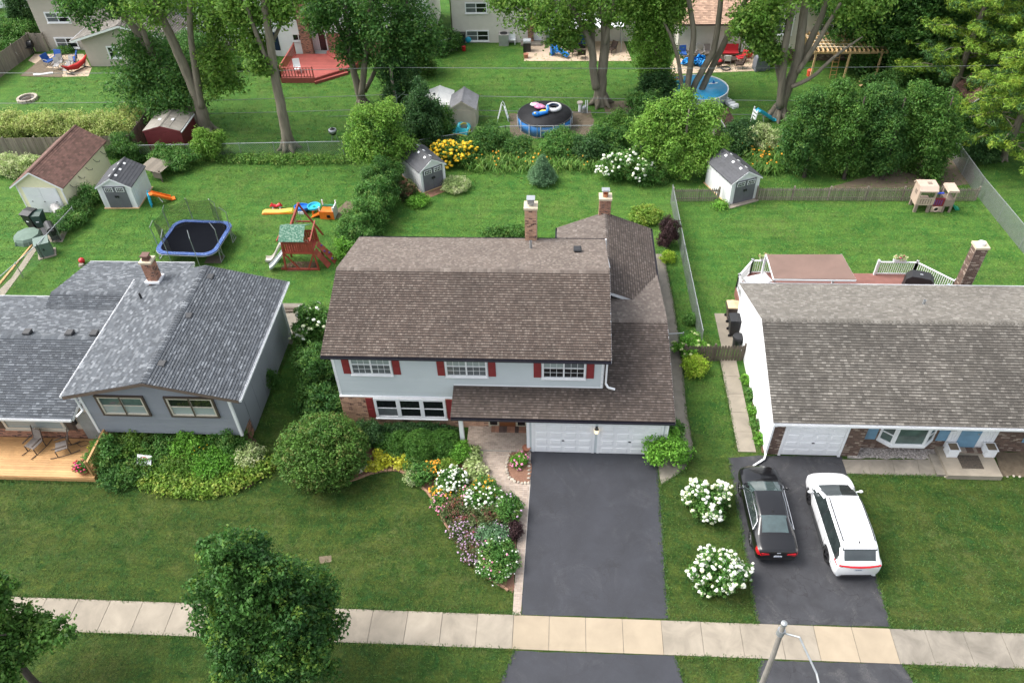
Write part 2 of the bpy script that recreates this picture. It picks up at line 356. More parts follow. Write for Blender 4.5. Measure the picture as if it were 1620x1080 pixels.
galv = mk('galvanised steel', (.42,.44,.45), (.36,.38,.39), rough=.4, metal=.6)
blackm = mk('black metal', (.018,.018,.02), rough=.4)
blackp = mk('black plastic', (.022,.023,.025), rough=.5)
rubber = mk('black rubber', (.016,.016,.017), rough=.8)
# ---------------------------------------------------------------- ground, paving
def sheet(name, pts, z, mat, parent=None, px=True):
    P = [G(*p) if px else Vector((p[0], p[1], 0)) for p in pts]
    if name in ('driveway', 'planting_bed', 'dirt_patch', 'gravel_bed', 'side_path'):   # uneven edges
        Q = []; am = .02 if name in ('driveway', 'side_path') else .07
        for a, b in zip(P, P[1:]+P[:1]):
            n = max(1, int((b-a).length/.3)); Q += [a.lerp(b, i/n)+Vector((random.uniform(-am,am), random.uniform(-am,am), 0))*(1 if i else 0) for i in range(n)]
        P = Q
    mb = MB().prism([Vector((p.x, p.y, -.06)) for p in P], (0, 0, z+.06))
    o = mb.build(name, mat, parent)
    if parent is None: struct(o)
    return o
struct(MB().poly([(-400,-300,0),(400,-300,0),(400,700,0),(-400,700,0)]).build('ground', lawn))
struct(MB().box((-300,-6,-.05),(300,8.2,.004)).build('road', asphalt_worn))
struct(MB().box((-300,8.2,-.05),(300,8.5,.13)).build('kerb', concrete_old))
# sidewalk: one slab after the other
SW0, SW1 = 14.97, 16.43
sw = struct(MB().box((-120,SW0+.02,-.05),(120,SW1-.02,.008)).build('sidewalk', concrete_old))
jp = [580.7,637.7,694.3,751.7,810,868,927,986.7,1050,1114,1177.7,1242,1298,1360,1422.7,1479,1540.7,1603]
jx = [G(p, 1017+(p-583)*.0325).x for p in jp]
while jx[0] > -34: jx.insert(0, jx[0]-1.425)
while jx[-1] < 32: jx.append(jx[-1]+1.47)
for a, b in zip(jx, jx[1:]):
    warm = G(812,1020).x-.3 < a < G(1000,1030).x or G(1290,1030).x < a < G(1370,1040).x
    old = a > G(1415,1040).x
    mid = -6 < a < -1
    j = random.uniform(-.006, .006)
    MB().box((a+.012, SW0, -.03), (b-.012, SW1, .03+j)).build('slab', concrete_warm if warm else concrete_old if old else concrete, sw)
# driveways
sheet('driveway', [(839,713),(1052,719),(1041,737),(1057,978),(825,972)], .010, asphalt)
sheet('driveway', [(812,1029),(1068,1037),(1092,1110),(780,1110)], .010, asphalt)
sheet('driveway', [(1152,724),(1200,720),(1332,722),(1340,745),(1409,991),(1197,986),(1175,853)], .010, asphalt_worn)
sheet('driveway', [(1203,1044),(1428,1050),(1465,1115),(1190,1110)], .010, asphalt_worn)
# paver walkway
walk_l = [(757,711),(762,735),(773,757),(795,776),(814,798),(819,830),(817,880),(811,971)]
walk = sheet('paver_walkway', walk_l+[(824,972),(839,765),(840,711)], .012, mortar)
wp = [(G(*p).x, G(*p).y) for p in walk_l+[(824,972),(838,765),(839,712)]]
tile(MB(), wp, Vector((0,0,.012)), Vector((1,0,0)), Vector((0,1,0)), Vector((0,0,1)), .115, .21, .012, .012, False).build('paver', paver_m, walk, kind='stuff')
# concrete side path, walks and pads
sheet('side_path', [(1034,402),(1050,402),(1064,470),(1078,560),(1087,655),(1096,700),(1094,722),(1083,742),(1046,766),(1041,737),(1052,720)], .02, concrete_old)
pth = struct(MB().box((9.0,25.5,-.05),(9.75,31.9,.012)).build('garden_path', concrete_old))
for k in range(5): MB().box((8.95,25.45+k*1.3,-.02),(9.82,25.45+k*1.3+1.285,.03)).build('slab', concrete, pth)
sheet('bin_pad', [(1130,496),(1178,496),(1190,552),(1142,552)], .02, concrete)
fw = sheet('front_walk', [(1332,727),(1490,727),(1494,753),(1340,749)], .012, concrete_old)
a, b, c, d = G(1332,727), G(1490,727), G(1494,752), G(1339,749)
for k in range(4):
    q = [a.lerp(b, k/4+.003), a.lerp(b, (k+1)/4-.003), d.lerp(c, (k+1)/4-.003), d.lerp(c, k/4+.003)]
    MB().prism([(p.x, p.y, .005) for p in q], (0,0,.025)).build('slab', concrete_old, fw)
sheet('patio_pad', [(447,480),(482,480),(462,545),(447,540)], .02, concrete_old)
# planting beds
bed_front = [(460,757),(474,766),(500,768),(535,766),(560,759),(585,750),(606,745),(628,744),(648,752),(663,768),(676,778),(690,800),(704,828),(722,856),(742,880),(752,896),(762,908),(785,922),(811,938)]
bedpts = bed_front+[(815,880),(817,832),(812,800),(793,778),(771,759),(760,737),(755,712),(735,706),(640,690),(545,692),(470,700),(450,730)]
sheet('planting_bed', bedpts, .02, mulch)
isl = [(806,716),(801,738),(802,750),(807,758),(818,764),(838,764),(840,713)]
sheet('planting_bed', isl, .03, mulch)
sheet('planting_bed', [(182,690),(400,690),(425,735),(418,755),(395,770),(350,783),(300,783),(240,770),(170,755),(155,730)], .015, soil)
sheet('planting_bed', [(1180,582),(1196,582),(1222,716),(1205,716)], .015, soil)
gv = sheet('gravel_bed', [(1349,709),(1487,709),(1490,726),(1340,724)], .02, gravel_m)
sheet('gravel_bed', [(1572,714),(1640,714),(1660,754),(1580,752)], .02, soil_bare)
for c in ([(610,200),(1500,196),(1560,262),(1060,275),(640,268)],): pass
sheet('dirt_patch', [(952,160),(1010,160),(1015,178),(960,182)], .006, soil_bare)
sheet('dirt_patch', [(535,330),(548,318),(562,320),(556,335),(545,347),(530,345)], .006, soil_bare)
sheet('dirt_patch', [(805,180),(935,175),(945,215),(808,220)], .006, soil_bare)
sheet('dirt_patch', [(1300,300),(1510,240),(1545,235),(1540,290),(1500,296)], .006, soil_bare)
sheet('dirt_patch', [(505,880),(524,878),(525,888),(506,891)], .006, soil_bare)
# ---------------------------------------------------------------- house building kit
XP, YP, ZP = Vector((1,0,0)), Vector((0,1,0)), Vector((0,0,1))
def siding(parent, poly, O, U, mat, exp=.13, name='siding', th=.032):
    return tile(MB(), poly, Vector(O), U, ZP, U.cross(ZP), exp, 99, 0, th).build(name, mat, parent, kind='stuff')
def bricks(parent, poly, O, U, mat, w=.21, h=.075, th=.014, name='brickwork'):
    return tile(MB(), poly, Vector(O), U, ZP, U.cross(ZP), h, w, .010, th, False).build(name, mat, parent, kind='stuff')
def rect(w, h, u=0, v=0): return [(u,v),(u+w,v),(u+w,v+h),(u,v+h)]
def window(parent, O, U, w, h, cols=2, rows=2, frame=None, panes=None, trim=.09, dep=.07, grid=None, gm=None, sill=True, mu=.075):
    frame = frame or white; O = Vector(O); N = U.cross(ZP); m = MB()
    B = lambda u, v, n, mb=m: mb.obox(O, U, ZP, N, u, v, n)
    B((0,trim),(0,h),(0,dep)); B((w-trim,w),(0,h),(0,dep)); B((trim,w-trim),(0,trim),(0,dep)); B((trim,w-trim),(h-trim,h),(0,dep))
    if sill: B((-.04,w+.04),(-.05,-.002),(0,dep+.05))
    iw = w-2*trim; ih = h-2*trim; pw = (iw-mu*(cols-1))/cols; rl = .045; ph = (ih-rl*(rows-1))/rows
    for c in range(1, cols): B((trim+c*pw+(c-1)*mu, trim+c*pw+c*mu), (trim, h-trim), (0, dep-.006))
    wo = m.build('window', frame, parent)
    for c in range(cols):
        u0 = trim+c*(pw+mu)
        for r in range(1, rows):
            v0 = trim+r*ph+(r-1)*rl; B((u0,u0+pw),(v0,v0+rl),(.006,dep-.018),MB()).build('sash_rail', frame, wo)
        for r in range(rows):
            v0 = trim+r*(ph+rl)
            mt = panes[(r*cols+c) % len(panes)] if isinstance(panes, list) else (panes or glass_d)
            B((u0,u0+pw),(v0,v0+ph),(.004,.022),MB()).build('pane', mt, wo)
            if grid:
                g = MB()
                for i in range(1, grid[0]): B((u0+pw*i/grid[0]-.009,u0+pw*i/grid[0]+.009),(v0,v0+ph),(.0225,.030),g)
                for i in range(1, grid[1]): B((u0,u0+pw),(v0+ph*i/grid[1]-.009,v0+ph*i/grid[1]+.009),(.0225,.031),g)
                g.build('muntin', gm or frame, wo)
    return wo
def shutter(parent, O, U, w, h, mat):
    O = Vector(O); N = U.cross(ZP); m = MB()
    m.obox(O, U, ZP, N, (0,w), (0,h), (.004,.03)); s = m.build('shutter', mat, parent)
    m = MB()
    for (a, b) in ((.03,.47),(.53,.97)): m.obox(O, U, ZP, N, (.06*w/.34, w-.06*w/.34), (a*h+.03, b*h-.03), (.031,.042))
    m.build('raised_panel', mat, s); return s
def slope(parent, poly, O, U, V, mat, exp=.19, w=.24, jit=0., wj=0., th=.026, name='shingles', stag=.5, bands=True):
    U = U.normalized(); V = V.normalized()
    if not bands: mat = {sh_brown: sh_brown2, sh_garage: sh_garage2, sh_taupe: sh_taupe2, sh_grey: sh_grey2}.get(mat, mat)  # slopes facing away get the copy with light painted in
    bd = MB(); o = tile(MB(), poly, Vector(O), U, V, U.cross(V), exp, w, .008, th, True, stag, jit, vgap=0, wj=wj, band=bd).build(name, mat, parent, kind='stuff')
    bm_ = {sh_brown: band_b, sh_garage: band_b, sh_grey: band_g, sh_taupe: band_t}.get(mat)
    if bm_ and bands: bd.build('painted_shadow_band', bm_, parent, kind='stuff')  # strips that paint the shade line under every shingle course
    return o
def ridge_cap(parent, a, b, pitch, mat, w=.16, step=.18):
    a = Vector(a); b = Vector(b); d = (b-a).normalized(); L = (b-a).length; s = d.cross(ZP).normalized(); m = MB(); t = 0
    while t < L-.02:
        t2 = min(t+step, L); dz = random.uniform(0, .006)
        P = lambda q, k, h: a+d*q+s*(k*w)+ZP*(h-abs(k)*w*pitch)
        m.add([P(t,-1,.045+dz),P(t,0,.06+dz),P(t,1,.045+dz),P(t2,-1,.022),P(t2,0,.036),P(t2,1,.022),P(t,-1,0),P(t,0,.01),P(t,1,0)],
              [(0,3,4,1),(1,4,5,2),(6,0,1,7),(7,1,2,8)])
        t = t2
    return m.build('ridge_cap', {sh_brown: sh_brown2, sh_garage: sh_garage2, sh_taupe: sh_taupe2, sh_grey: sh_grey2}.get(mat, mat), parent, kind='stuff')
def gable_x(parent, x0, x1, y0, y1, ze, zr, mat, exp=.19, w=.24, jit=0., wj=0., fas=None, gut=None, yr=None, under=None, front=True, th=.13):
    """roof with its ridge along X; eaves at y0 and y1"""
    yr = (y0+y1)/2 if yr is None else yr; fas = fas or white
    sec = [(y0,ze),(yr,zr),(y1,ze),(y1,ze-th),(yr,zr-th),(y0,ze-th)]
    r = MB().prism([(x0,y,z) for y, z in sec], (x1-x0,0,0)).build('roof', under or mat, parent)
    L0 = math.hypot(yr-y0, zr-ze); L1 = math.hypot(y1-yr, zr-ze); W = x1-x0
    slope(r, rect(W+.04, L0+.02, -.02, -.03), (x0,y0,ze+.004), XP, Vector((0,yr-y0,zr-ze)), mat, exp, w, jit, wj)
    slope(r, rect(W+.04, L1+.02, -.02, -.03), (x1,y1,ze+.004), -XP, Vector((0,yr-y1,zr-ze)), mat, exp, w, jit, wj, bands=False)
    ridge_cap(r, (x0,yr,zr), (x1,yr,zr), (zr-ze)/(yr-y0), mat)
    for x in (x0-.025, x1): MB().prism([(x,y0,ze-.02),(x,yr,zr-.02),(x,y1,ze-.02),(x,y1,ze-.2),(x,yr,zr-.2),(x,y0,ze-.2)], (.025,0,0)).build('fascia', fas, r)
    for y, s in ((y0,-1),(y1,1)): gutter(r, (x0,y+s*.07,ze-.06), (x1,y+s*.07,ze-.06), gut or fas, fas)
    return r
def gable_y(parent, x0, x1, y0, y1, ze, zr, mat, exp=.19, w=.24, jit=0., wj=0., fas=None, gut=None, under=None, polyL=None, polyR=None, th=.13):
    """roof with its ridge along Y; eaves at x0 and x1"""
    xr = (x0+x1)/2; fas = fas or white
    sec = [(x0,ze),(xr,zr),(x1,ze),(x1,ze-th),(xr,zr-th),(x0,ze-th)]
    r = MB().prism([(x,y0,z) for x, z in sec], (0,y1-y0,0)).build('roof', under or mat, parent)
    L = math.hypot(xr-x0, zr-ze); W = y1-y0
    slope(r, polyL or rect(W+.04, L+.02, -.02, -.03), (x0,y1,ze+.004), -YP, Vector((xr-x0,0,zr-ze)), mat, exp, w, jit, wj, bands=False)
    slope(r, polyR or rect(W+.04, L+.02, -.02, -.03), (x1,y0,ze+.004), YP, Vector((xr-x1,0,zr-ze)), mat, exp, w, jit, wj)
    ridge_cap(r, (xr,y0,zr), (xr,y1,zr), (zr-ze)/(xr-x0), mat)
    for y in (y0-.025, y1): MB().prism([(x0,y,ze-.02),(xr,y,zr-.02),(x1,y,ze-.02),(x1,y,ze-.2),(xr,y,zr-.2),(x0,y,ze-.2)], (0,.025,0)).build('fascia', fas, r)
    for x, s in ((x0,-1),(x1,1)): gutter(r, (x+s*.07,y0,ze-.06), (x+s*.07,y1,ze-.06), gut or fas, fas)
    return r
def gutter(parent, a, b, mat, fas):
    a = Vector(a); b = Vector(b); d = (b-a).normalized(); s = d.cross(ZP)
    m = MB(); L = (b-a).length
    for n, v in (((-.065,-.055),(-.06,.06)),((.055,.065),(-.06,.06)),((-.055,.055),(-.06,-.045))): m.obox(a, d, s, ZP, (0,L), n, v)
    m.obox(a, d, s, ZP, (0,.012), (-.055,.055), (-.045,.06)); m.obox(a, d, s, ZP, (L-.012,L), (-.055,.055), (-.045,.06))
    return m.build('gutter', mat, parent)
def corner_boards(parent, pts, z0, z1, mat, w=.1):
    for (x, y, sx, sy) in pts:
        MB().box((min(x-sx*w,x+sx*.03), min(y,y-sy*-.03) if False else min(y+sy*.0,y+sy*.03), z0), (max(x-sx*w,x+sx*.03), max(y,y+sy*.03), z1)).build('corner_board', mat, parent)
def downspout(parent, pts, mat=None):
    m = MB()
    for a, b in zip(pts, pts[1:]): m.beam(a, b, .085, .065)
    return m.build('downspout', mat or white, parent)
def garage_door(parent, O, U, w, h, cols=4, rows=4, mat=None, handle=True):
    O = Vector(O); N = U.cross(ZP); mat = mat or white
    d = MB().obox(O, U, ZP, N, (0,w), (0,h), (.002,.03)).build('garage_door', mat, parent)
    rh = h/rows; cw = w/cols
    me = None
    for r in range(rows):
        MB().obox(O, U, ZP, N, (.01,w-.01), (r*rh+.008,(r+1)*rh-.008), (.031,.046)).build('door_section', mat, d)
        for c in range(cols):
            m = MB(); u0, u1, v0, v1 = c*cw+.08, (c+1)*cw-.08, r*rh+.09, (r+1)*rh-.09
            P = lambda u, v, n: O+U*u+ZP*v+N*n
            k = .04
            m.add([P(u0,v0,.047),P(u1,v0,.047),P(u1,v1,.047),P(u0,v1,.047),P(u0+k,v0+k,.064),P(u1-k,v0+k,.064),P(u1-k,v1-k,.064),P(u0+k,v1-k,.064)],
                  [(4,5,6,7),(0,1,5,4),(1,2,6,5),(2,3,7,6),(3,0,4,7)]).build('raised_panel', mat, d)
    if handle: MB().obox(O, U, ZP, N, (w/2-.06,w/2+.06), (h*.42,h*.42+.04), (.047,.085)).build('door_handle', blackm, d)
    return d
def chimney(parent, x, y, z0, z1, w, d, mat, cap='flue', tall=.12, brick_h=.075, bw=.2):
    c = MB().box((x-w/2,y-d/2,z0),(x+w/2,y+d/2,z1)).build('chimney', mortar, parent)
    m = MB(); h = z1-z0
    for O, U, L in (((x-w/2,y-d/2,z0),XP,w),((x+w/2,y-d/2,z0),YP,d),((x+w/2,y+d/2,z0),-XP,w),((x-w/2,y+d/2,z0),-YP,d)):
        tile(m, rect(L+.0,h), Vector(O), U, ZP, U.cross(ZP), brick_h, bw, .012, .014, False)
    m.build('brickwork', mat, c, kind='stuff')
    e = .06; MB().box((x-w/2-e,y-d/2-e,z1),(x+w/2+e,y+d/2+e,z1+tall)).build('chimney_crown', mk('sandstone crown',(.55,.47,.34),(.48,.41,.30)), c)
    zt = z1+tall
    if cap == 'flue':
        MB().lathe((x,y,zt),[(w*.26,0),(w*.26,.2),(w*.21,.2),(w*.21,.02)],12).build('flue_tile', mk('orange clay flue',(.50,.20,.09)), c)
        cm = MB()
        for sx in (-1,1):
            for sy in (-1,1): cm.box((x+sx*w*.22-.015,y+sy*d*.22-.015,zt),(x+sx*w*.22+.015,y+sy*d*.22+.015,zt+.42))
        cm.box((x-w*.36,y-d*.36,zt+.42),(x+w*.36,y+d*.36,zt+.45)); cm.box((x-w*.25,y-d*.25,zt+.45),(x+w*.25,y+d*.25,zt+.48))
        cm.build('chimney_cap', galv, c)
    elif cap == 'metal':
        cm = MB().cyl((x,y,zt),(x,y,zt+.3),w*.2,n=12); cm.box((x-w*.28,y-d*.28,zt+.12),(x+w*.28,y+d*.28,zt+.36)); cm.box((x-w*.36,y-d*.36,zt+.40),(x+w*.36,y+d*.36,zt+.44))
        cm.build('chimney_cap', galv, c)
    elif cap == 'pot': MB().lathe((x,y,zt),[(w*.3,0),(w*.3,.16),(w*.22,.16),(w*.22,.01)],14).build('flue_tile', white, c)
    elif cap == 'dome':
        cm = MB().box((x-w*.33,y-d*.33,zt),(x+w*.33,y+d*.33,zt+.1)); cm.box((x-w*.28,y-d*.28,zt+.1),(x+w*.28,y+d*.28,zt+.26)); cm.box((x-w*.38,y-d*.38,zt+.26),(x+w*.38,y+d*.38,zt+.32)); cm.build('chimney_cap', mk('rusty cap',(.13,.06,.045)), c)
    return c
def roof_vent(parent, p, mat=None, s=.34):
    x, y, z = p; mat = mat or blackp
    m = MB().box((x-s/2,y-s/2,z-.1),(x+s/2,y+s/2,z+.10)); m.add([(x-s*.62,y-s*.62,z+.10),(x+s*.62,y-s*.62,z+.10),(x+s*.62,y+s*.62,z+.13),(x-s*.62,y+s*.62,z+.13),(x-s*.5,y-s*.5,z+.16),(x+s*.5,y-s*.5,z+.16),(x+s*.5,y+s*.5,z+.18),(x-s*.5,y+s*.5,z+.18)],[(0,1,5,4),(1,2,6,5),(2,3,7,6),(3,0,4,7),(4,5,6,7),(3,2,1,0)])
    return m.build('roof_vent', mat, parent)
def pipe_vent(parent, p, r=.07, h=.4, mat=None):
    x, y, z = p; return MB().lathe((x,y,z-.15),[(r,0),(r,h+.15),(r*.8,h+.15),(r*.8,h)],10).build('vent_pipe', mat or galv, parent)
# ================================================================ blue-grey house in the middle
YF, YB, XL, XR = 26.75, 35.3, -10.81, 2.2
H1 = thing('two_storey_house', 'pale blue grey two-storey house with red shutters and brown shingle roof', 'house', (-4.0, 30., 0))
body = MB().box((XL,YF,-.1),(XR,YB,5.2)); body.prism([(XL,YF,5.2),(XL,YB,5.2),(XL,(YF+YB)/2,6.62)], (XR-XL,0,0))
w1 = body.build('wall', sid_blue, H1)
ZB = FP(540,624.3,YF).z
siding(w1, rect(XR-XL,5.2-ZB,0,ZB), (XL,YF,0), XP, sid_blue)
siding(w1, rect(YB-YF,5.2), (XR,YF,0), YP, sid_blue)
siding(w1, [(0,2.0),(YB-YF,2.0),(YB-YF,5.2),((YB-YF)/2,6.6),(0,5.2)], (XL,YB,0), -YP, sid_blue)
bm = MB().box((XL-.012,YF-.10,-.1),(-5.0+3.45,YF-.002,ZB-.02)).build('brick_wall', mortar, H1)
bricks(bm, rect(9.2,ZB-.02), (XL-.012,YF-.10,0), XP, brick_tan); bricks(bm, rect(.09,ZB-.02), (XL-.012,YF-.01,0), -YP, brick_tan)
MB().box((XL,YF-.115,ZB-.02),(-5.0,YF+.0,ZB+.03)).build('drip_board', white, H1)
for x in (XL, XR-.11): MB().box((x,YF-.03,ZB+.03),(x+.11,YF+.001,5.1)).build('corner_board', white, H1)
MB().box((XL-.03,YF,2.0),(XL-.001,YF+.11,5.1)).build('corner_board', white, H1)
MB().box((XR+.001,YF,3.0),(XR+.03,YF+.11,5.1)).build('corner_board', white, H1)
r1 = gable_x(H1, XL-.27, XR+.28, YF-.45, YB+.40, 5.28, 6.76, sh_brown, .145, .115, wj=.25, gut=None)
for o in list(r1.children):
    if o.name.startswith('gutter'): o.data.materials[0] = gutter_d
MB().box((XL-.2,YF-.40,5.06),(XR+.2,YF-.02,5.10)).build('soffit', white, H1)
MB().box((XL-.27,YF-.425,5.06),(XR+.28,YF-.40,5.27)).build('fascia', white, r1)
def on(o, q): return (q*1.0)
for (b0, b1, pat) in ((557.4,622,[glass_s,glass_s,glass_b,glass_b]),(706,771.9,[glass_s,glass_s,glass_b,glass_b]),(857.5,926,[glass_d,glass_d,glass_b,glass_s])):
    pL = FP(b0, 590.5+(b0-557)*.02, YF); pR = FP(b1, 591.5+(b1-622)*.02, YF)
    wz = 5.02-pL.z
    window(H1, (pL.x,YF-.02,pL.z), XP, pR.x-pL.x, wz, 2, 2, panes=pat, grid=(3,2))
    shutter(H1, (pL.x-.40,YF-.02,pL.z+.02), XP, .36, wz-.04, red_shut); shutter(H1, (pR.x+.04,YF-.02,pL.z+.02), XP, .36, wz-.04, red_shut)
pL, pR = FP(596.7,658.5,YF-.1), FP(707.8,660.7,YF-.1); wz = ZB-.03-pL.z
window(H1, (pL.x,YF-.115,pL.z), XP, pR.x-pL.x, wz, 3, 2, panes=[glass_s,glass_d,glass_d,glass_d,glass_d,glass_d], trim=.13, mu=.2)
shutter(H1, (pL.x-.40,YF-.115,pL.z-.03), XP, .36, wz, red_shut); shutter(H1, (pR.x+.04,YF-.115,pL.z-.03), XP, .36, wz, red_shut)
lintel = MB()
for k in range(18): lintel.box((pL.x-.05+k*.215,YF-.15,pL.z-.12),(pL.x+.155+k*.215,YF-.116,pL.z-.055))
lintel.build('brick_sill', brick_tan, bm, kind='stuff')
# garage wing with the porch roof
GY, GX0, GX1 = 25.2, -1.42, 5.30
MB().box((GX0,GY,-.1),(GX1,36.3,2.55)).build('garage_wall', sid_blue, H1)
gw = H1.children[-1]
siding(H1, rect(GX1-GX0,2.5), (GX0,GY,0), XP, sid_blue); siding(H1, rect(36.3-GY,2.5), (GX1,GY,0), YP, sid_blue); siding(H1, rect(YF-GY,2.5), (GX0,YF,0), -YP, sid_blue)
ze, sl2 = 2.60, .213
GE, GR = 25.02, 30.75; zgr = ze+sl2*(GR-GE)
rg = MB()
rx0, rx1 = -5.02, 5.56
rg.prism([(XR,GE,ze),(XR,GR,zgr),(XR,36.4,ze),(XR,36.4,ze-.13),(XR,GR,zgr-.13),(XR,GE,ze-.13)], (rx1-XR,0,0))
rg.prism([(rx0,GE,ze),(rx0,YF,ze+sl2*(YF-GE)),(rx0,YF,ze+sl2*(YF-GE)-.13),(rx0,GE,ze-.13)], (XR-rx0-.002,0,0))
rgo = rg.build('garage_roof', sh_garage, H1)
sv = Vector((0,GR-GE,zgr-ze)); Lg = sv.length; Lp = math.hypot(YF-GE, sl2*(YF-GE))
slope(rgo, [(-.02,-.03),(rx1-rx0+.02,-.03),(rx1-rx0+.02,Lg),(XR-rx0+.02,Lg),(XR-rx0+.02,Lp),(-.02,Lp)], (rx0,GE,ze+.004), XP, sv, sh_garage, .145, .13, 0, .25)
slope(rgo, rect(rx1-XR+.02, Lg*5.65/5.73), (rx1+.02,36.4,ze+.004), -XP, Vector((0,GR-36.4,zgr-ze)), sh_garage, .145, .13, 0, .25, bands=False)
ridge_cap(rgo, (XR,GR,zgr), (rx1,GR,zgr), .2, sh_garage)
gutter(rgo, (rx0,GE-.07,ze-.06), (rx1,GE-.07,ze-.06), gutter_d, white)
MB().prism([(rx1,GE,ze-.02),(rx1,GR,zgr-.02),(rx1,GR,zgr-.22),(rx1,GE,ze-.22)], (.025,0,0)).build('fascia', white, rgo)
MB().box((rx0,GE-.005,ze-.24),(rx1,GE+.02,ze-.02)).build('fascia', white, rgo)
MB().box((rx0,GE+.02,ze-.24),(GX0,YF-.12,ze-.20)).build('porch_ceiling', white, H1)
MB().box((rx0,YF-.04,ze+sl2*(YF-GE)+.03),(XR,YF-.02,ze+sl2*(YF-GE)+.10)).build('flashing', white, H1)
# rear wing
rr = gable_y(H1, -0.12, 5.5, 33.0, 40.45, 2.72, 3.86, sh_garage, .145, .13, wj=.25, gut=gutter_d)
MB().box((.15,35.5,-.1),(5.2,40.1,2.7)).prism([(.15,35.5,2.7),(5.2,35.5,2.7),(2.68,35.5,3.7)], (0,4.6,0)).build('rear_wall', sid_blue, H1)
chimney(H1, -1.54, 35.75, 0, 7.35, .62, .62, brick_tan, 'metal')
chimney(H1, 2.69, 40.62, 0, FP(957,316,40.4).z, .66, .6, brick_red, 'flue')
downspout(H1, [Vector((2.55,36.0,5.1)), Vector((2.62,36.05,4.1)), G(968,440,3.62), G(981,414,3.42)])
p = Vector((2.33,YF-.1,4.95)); downspout(H1, [p, p+Vector((0,0,-1.55))+Vector((0,0,0)), p+Vector((.12,-.1,-1.72)), p+Vector((.45,-.15,-1.78))])
roof_vent(H1, (.95, 33.8, 5.95)); pipe_vent(H1, (-1.5, 34.2, 5.85), mat=galv)
# garage doors, trim, lamp, porch
for (a, b) in ((844.5,936),(946.5,1040.5)):
    x0, x1 = G(a,713).x+.03, G(b,715).x-.03
    garage_door(H1, (x0,GY-.02,.03), XP, x1-x0, 2.12)
    tm = MB()
    for (u0, u1, z0, z1) in ((x0-.13,x0-.005,0,2.25),(x1+.005,x1+.13,0,2.25),(x0-.005,x1+.005,2.155,2.25)): tm.box((u0,GY-.06,z0),(u1,GY-.019,z1))
    tm.build('door_trim', white, H1)
for x in (GX0, GX1-.13): MB().box((x,GY-.055,0),(x+.13,GY-.019,2.36)).build('corner_board', white, H1)
MB().box((GX1+.019,GY-.05,0),(GX1+.05,GY+.12,2.36)).build('corner_board', white, H1)
lx = G(941,714).x
lp = MB().box((lx-.05,GY-.10,1.72),(lx+.05,GY-.02,1.98)).build('wall_lamp', blackm, H1)
MB().lathe((lx,GY-.16,1.62),[(.04,0),(.085,.04),(.085,.24),(.05,.30)],8).build('lamp_glass', mk('lit lamp glass',(.9,.75,.5),emit=((1,.72,.38),.7)), lp)
MB().lathe((lx,GY-.16,1.92),[(.11,0),(.03,.1)],8).build('lamp_hood', blackm, lp)
downspout(H1, [(GX1-.05+.02,GY-.1,2.3),(GX1-.02,GY-.1,.1),(GX1+.1,GY-.35,.06)])
pf = MB().box((G(738,708).x,GY-.1,-.05),(GX0-.002,YF-.102,.10)).build('porch_floor', mortar, H1)
xa = G(738,708).x
tile(MB(), rect(GX0-xa,YF-.1-GY+.1), Vector((xa,GY-.1,.10)), XP, YP, ZP, .105, .21, .012, .012, False).build('paver', paver_m, pf, kind='stuff')
px_ = FP(733,706,GY+.05).x
po = MB().box((px_-.10,GY-.02,0),(px_+.10,GY+.18,2.36)); po.box((px_-.13,GY-.05,0),(px_+.13,GY+.21,.16)); po.box((px_-.13,GY-.05,2.22),(px_+.13,GY+.21,2.36)); po.build('porch_post', white, H1)
# front door inside the porch
dx0, dx1 = FP(790,668,YF-.1).x, FP(816,668,YF-.1).x
dr = MB().box((dx0-.55,YF-.15,.1),(dx1+.55,YF-.102,2.2)).build('door_frame', mk('cream door frame',(.55,.5,.38)), H1)
MB().box((dx0,YF-.18,.13),(dx1,YF-.151,2.12)).build('front_door', mk('brown wood door',(.20,.075,.03),rough=.4), H1)
for a, b in ((dx0-.47,dx0-.1),(dx1+.1,dx1+.47)): MB().box((a,YF-.17,.3),(b,YF-.151,2.1)).build('sidelight', glass_d, dr)
st = MB()
for k in range(10): st.box((dx0-.4+k*.2,YF-.5,.11),(dx0-.4+k*.2+.19,YF-.19,.24))
st.build('brick_step', brick_red, H1, kind='stuff')
# ================================================================ grey split-level house on the left
H2 = thing('split_level_house', 'grey sided split-level house with blue grey shingle roof and brown framed windows', 'house', (-21, 29.5, 0))
GA, GB_, GF, GK = -22.85, -15.5, 24.9, 33.0      # gabled wing walls
wl = MB().box((GA,GF,1.08),(GB_,GK,3.95)); wl.prism([(GA,GF,3.95),(GB_,GF,3.95),((GA+GB_)/2,GF,4.95)], (0,GK-GF,0)); w2 = wl.build('wall', sid_grey, H2)
GM = (GA+GB_)/2
siding(w2, [(0,1.08),(GB_-GA,1.08),(GB_-GA,3.95),((GB_-GA)/2,4.90),(0,3.95)], (GA,GF,0), XP, sid_grey, .105)
MB().box((GA+.05,25.45,-.1),(GB_-.0,GK,1.08)).build('foundation_wall', mortar, H2); fw2 = H2.children[-1]
bricks(H2, rect(GB_-GA-.05,1.05), (GA+.05,25.45,0), XP, brick_red, name='brickwork')
bricks(H2, rect(.55,1.05), (GB_,25.45,0), YP, brick_red)
m = MB().box((GB_+.001,26.0,-.1),(GB_+.02,GK,3.9)); m.build('panel_siding', sid_grey, H2)
for k in range(6): MB().box((GB_+.021,26.05+k*1.2,0),(GB_+.04,26.05+k*1.2+1.185,3.9)).build('siding_panel', sid_grey, H2)
MB().box((GB_+.001,GF,1.08),(GB_+.03,26.0,3.9)).build('siding_panel', sid_grey, H2)
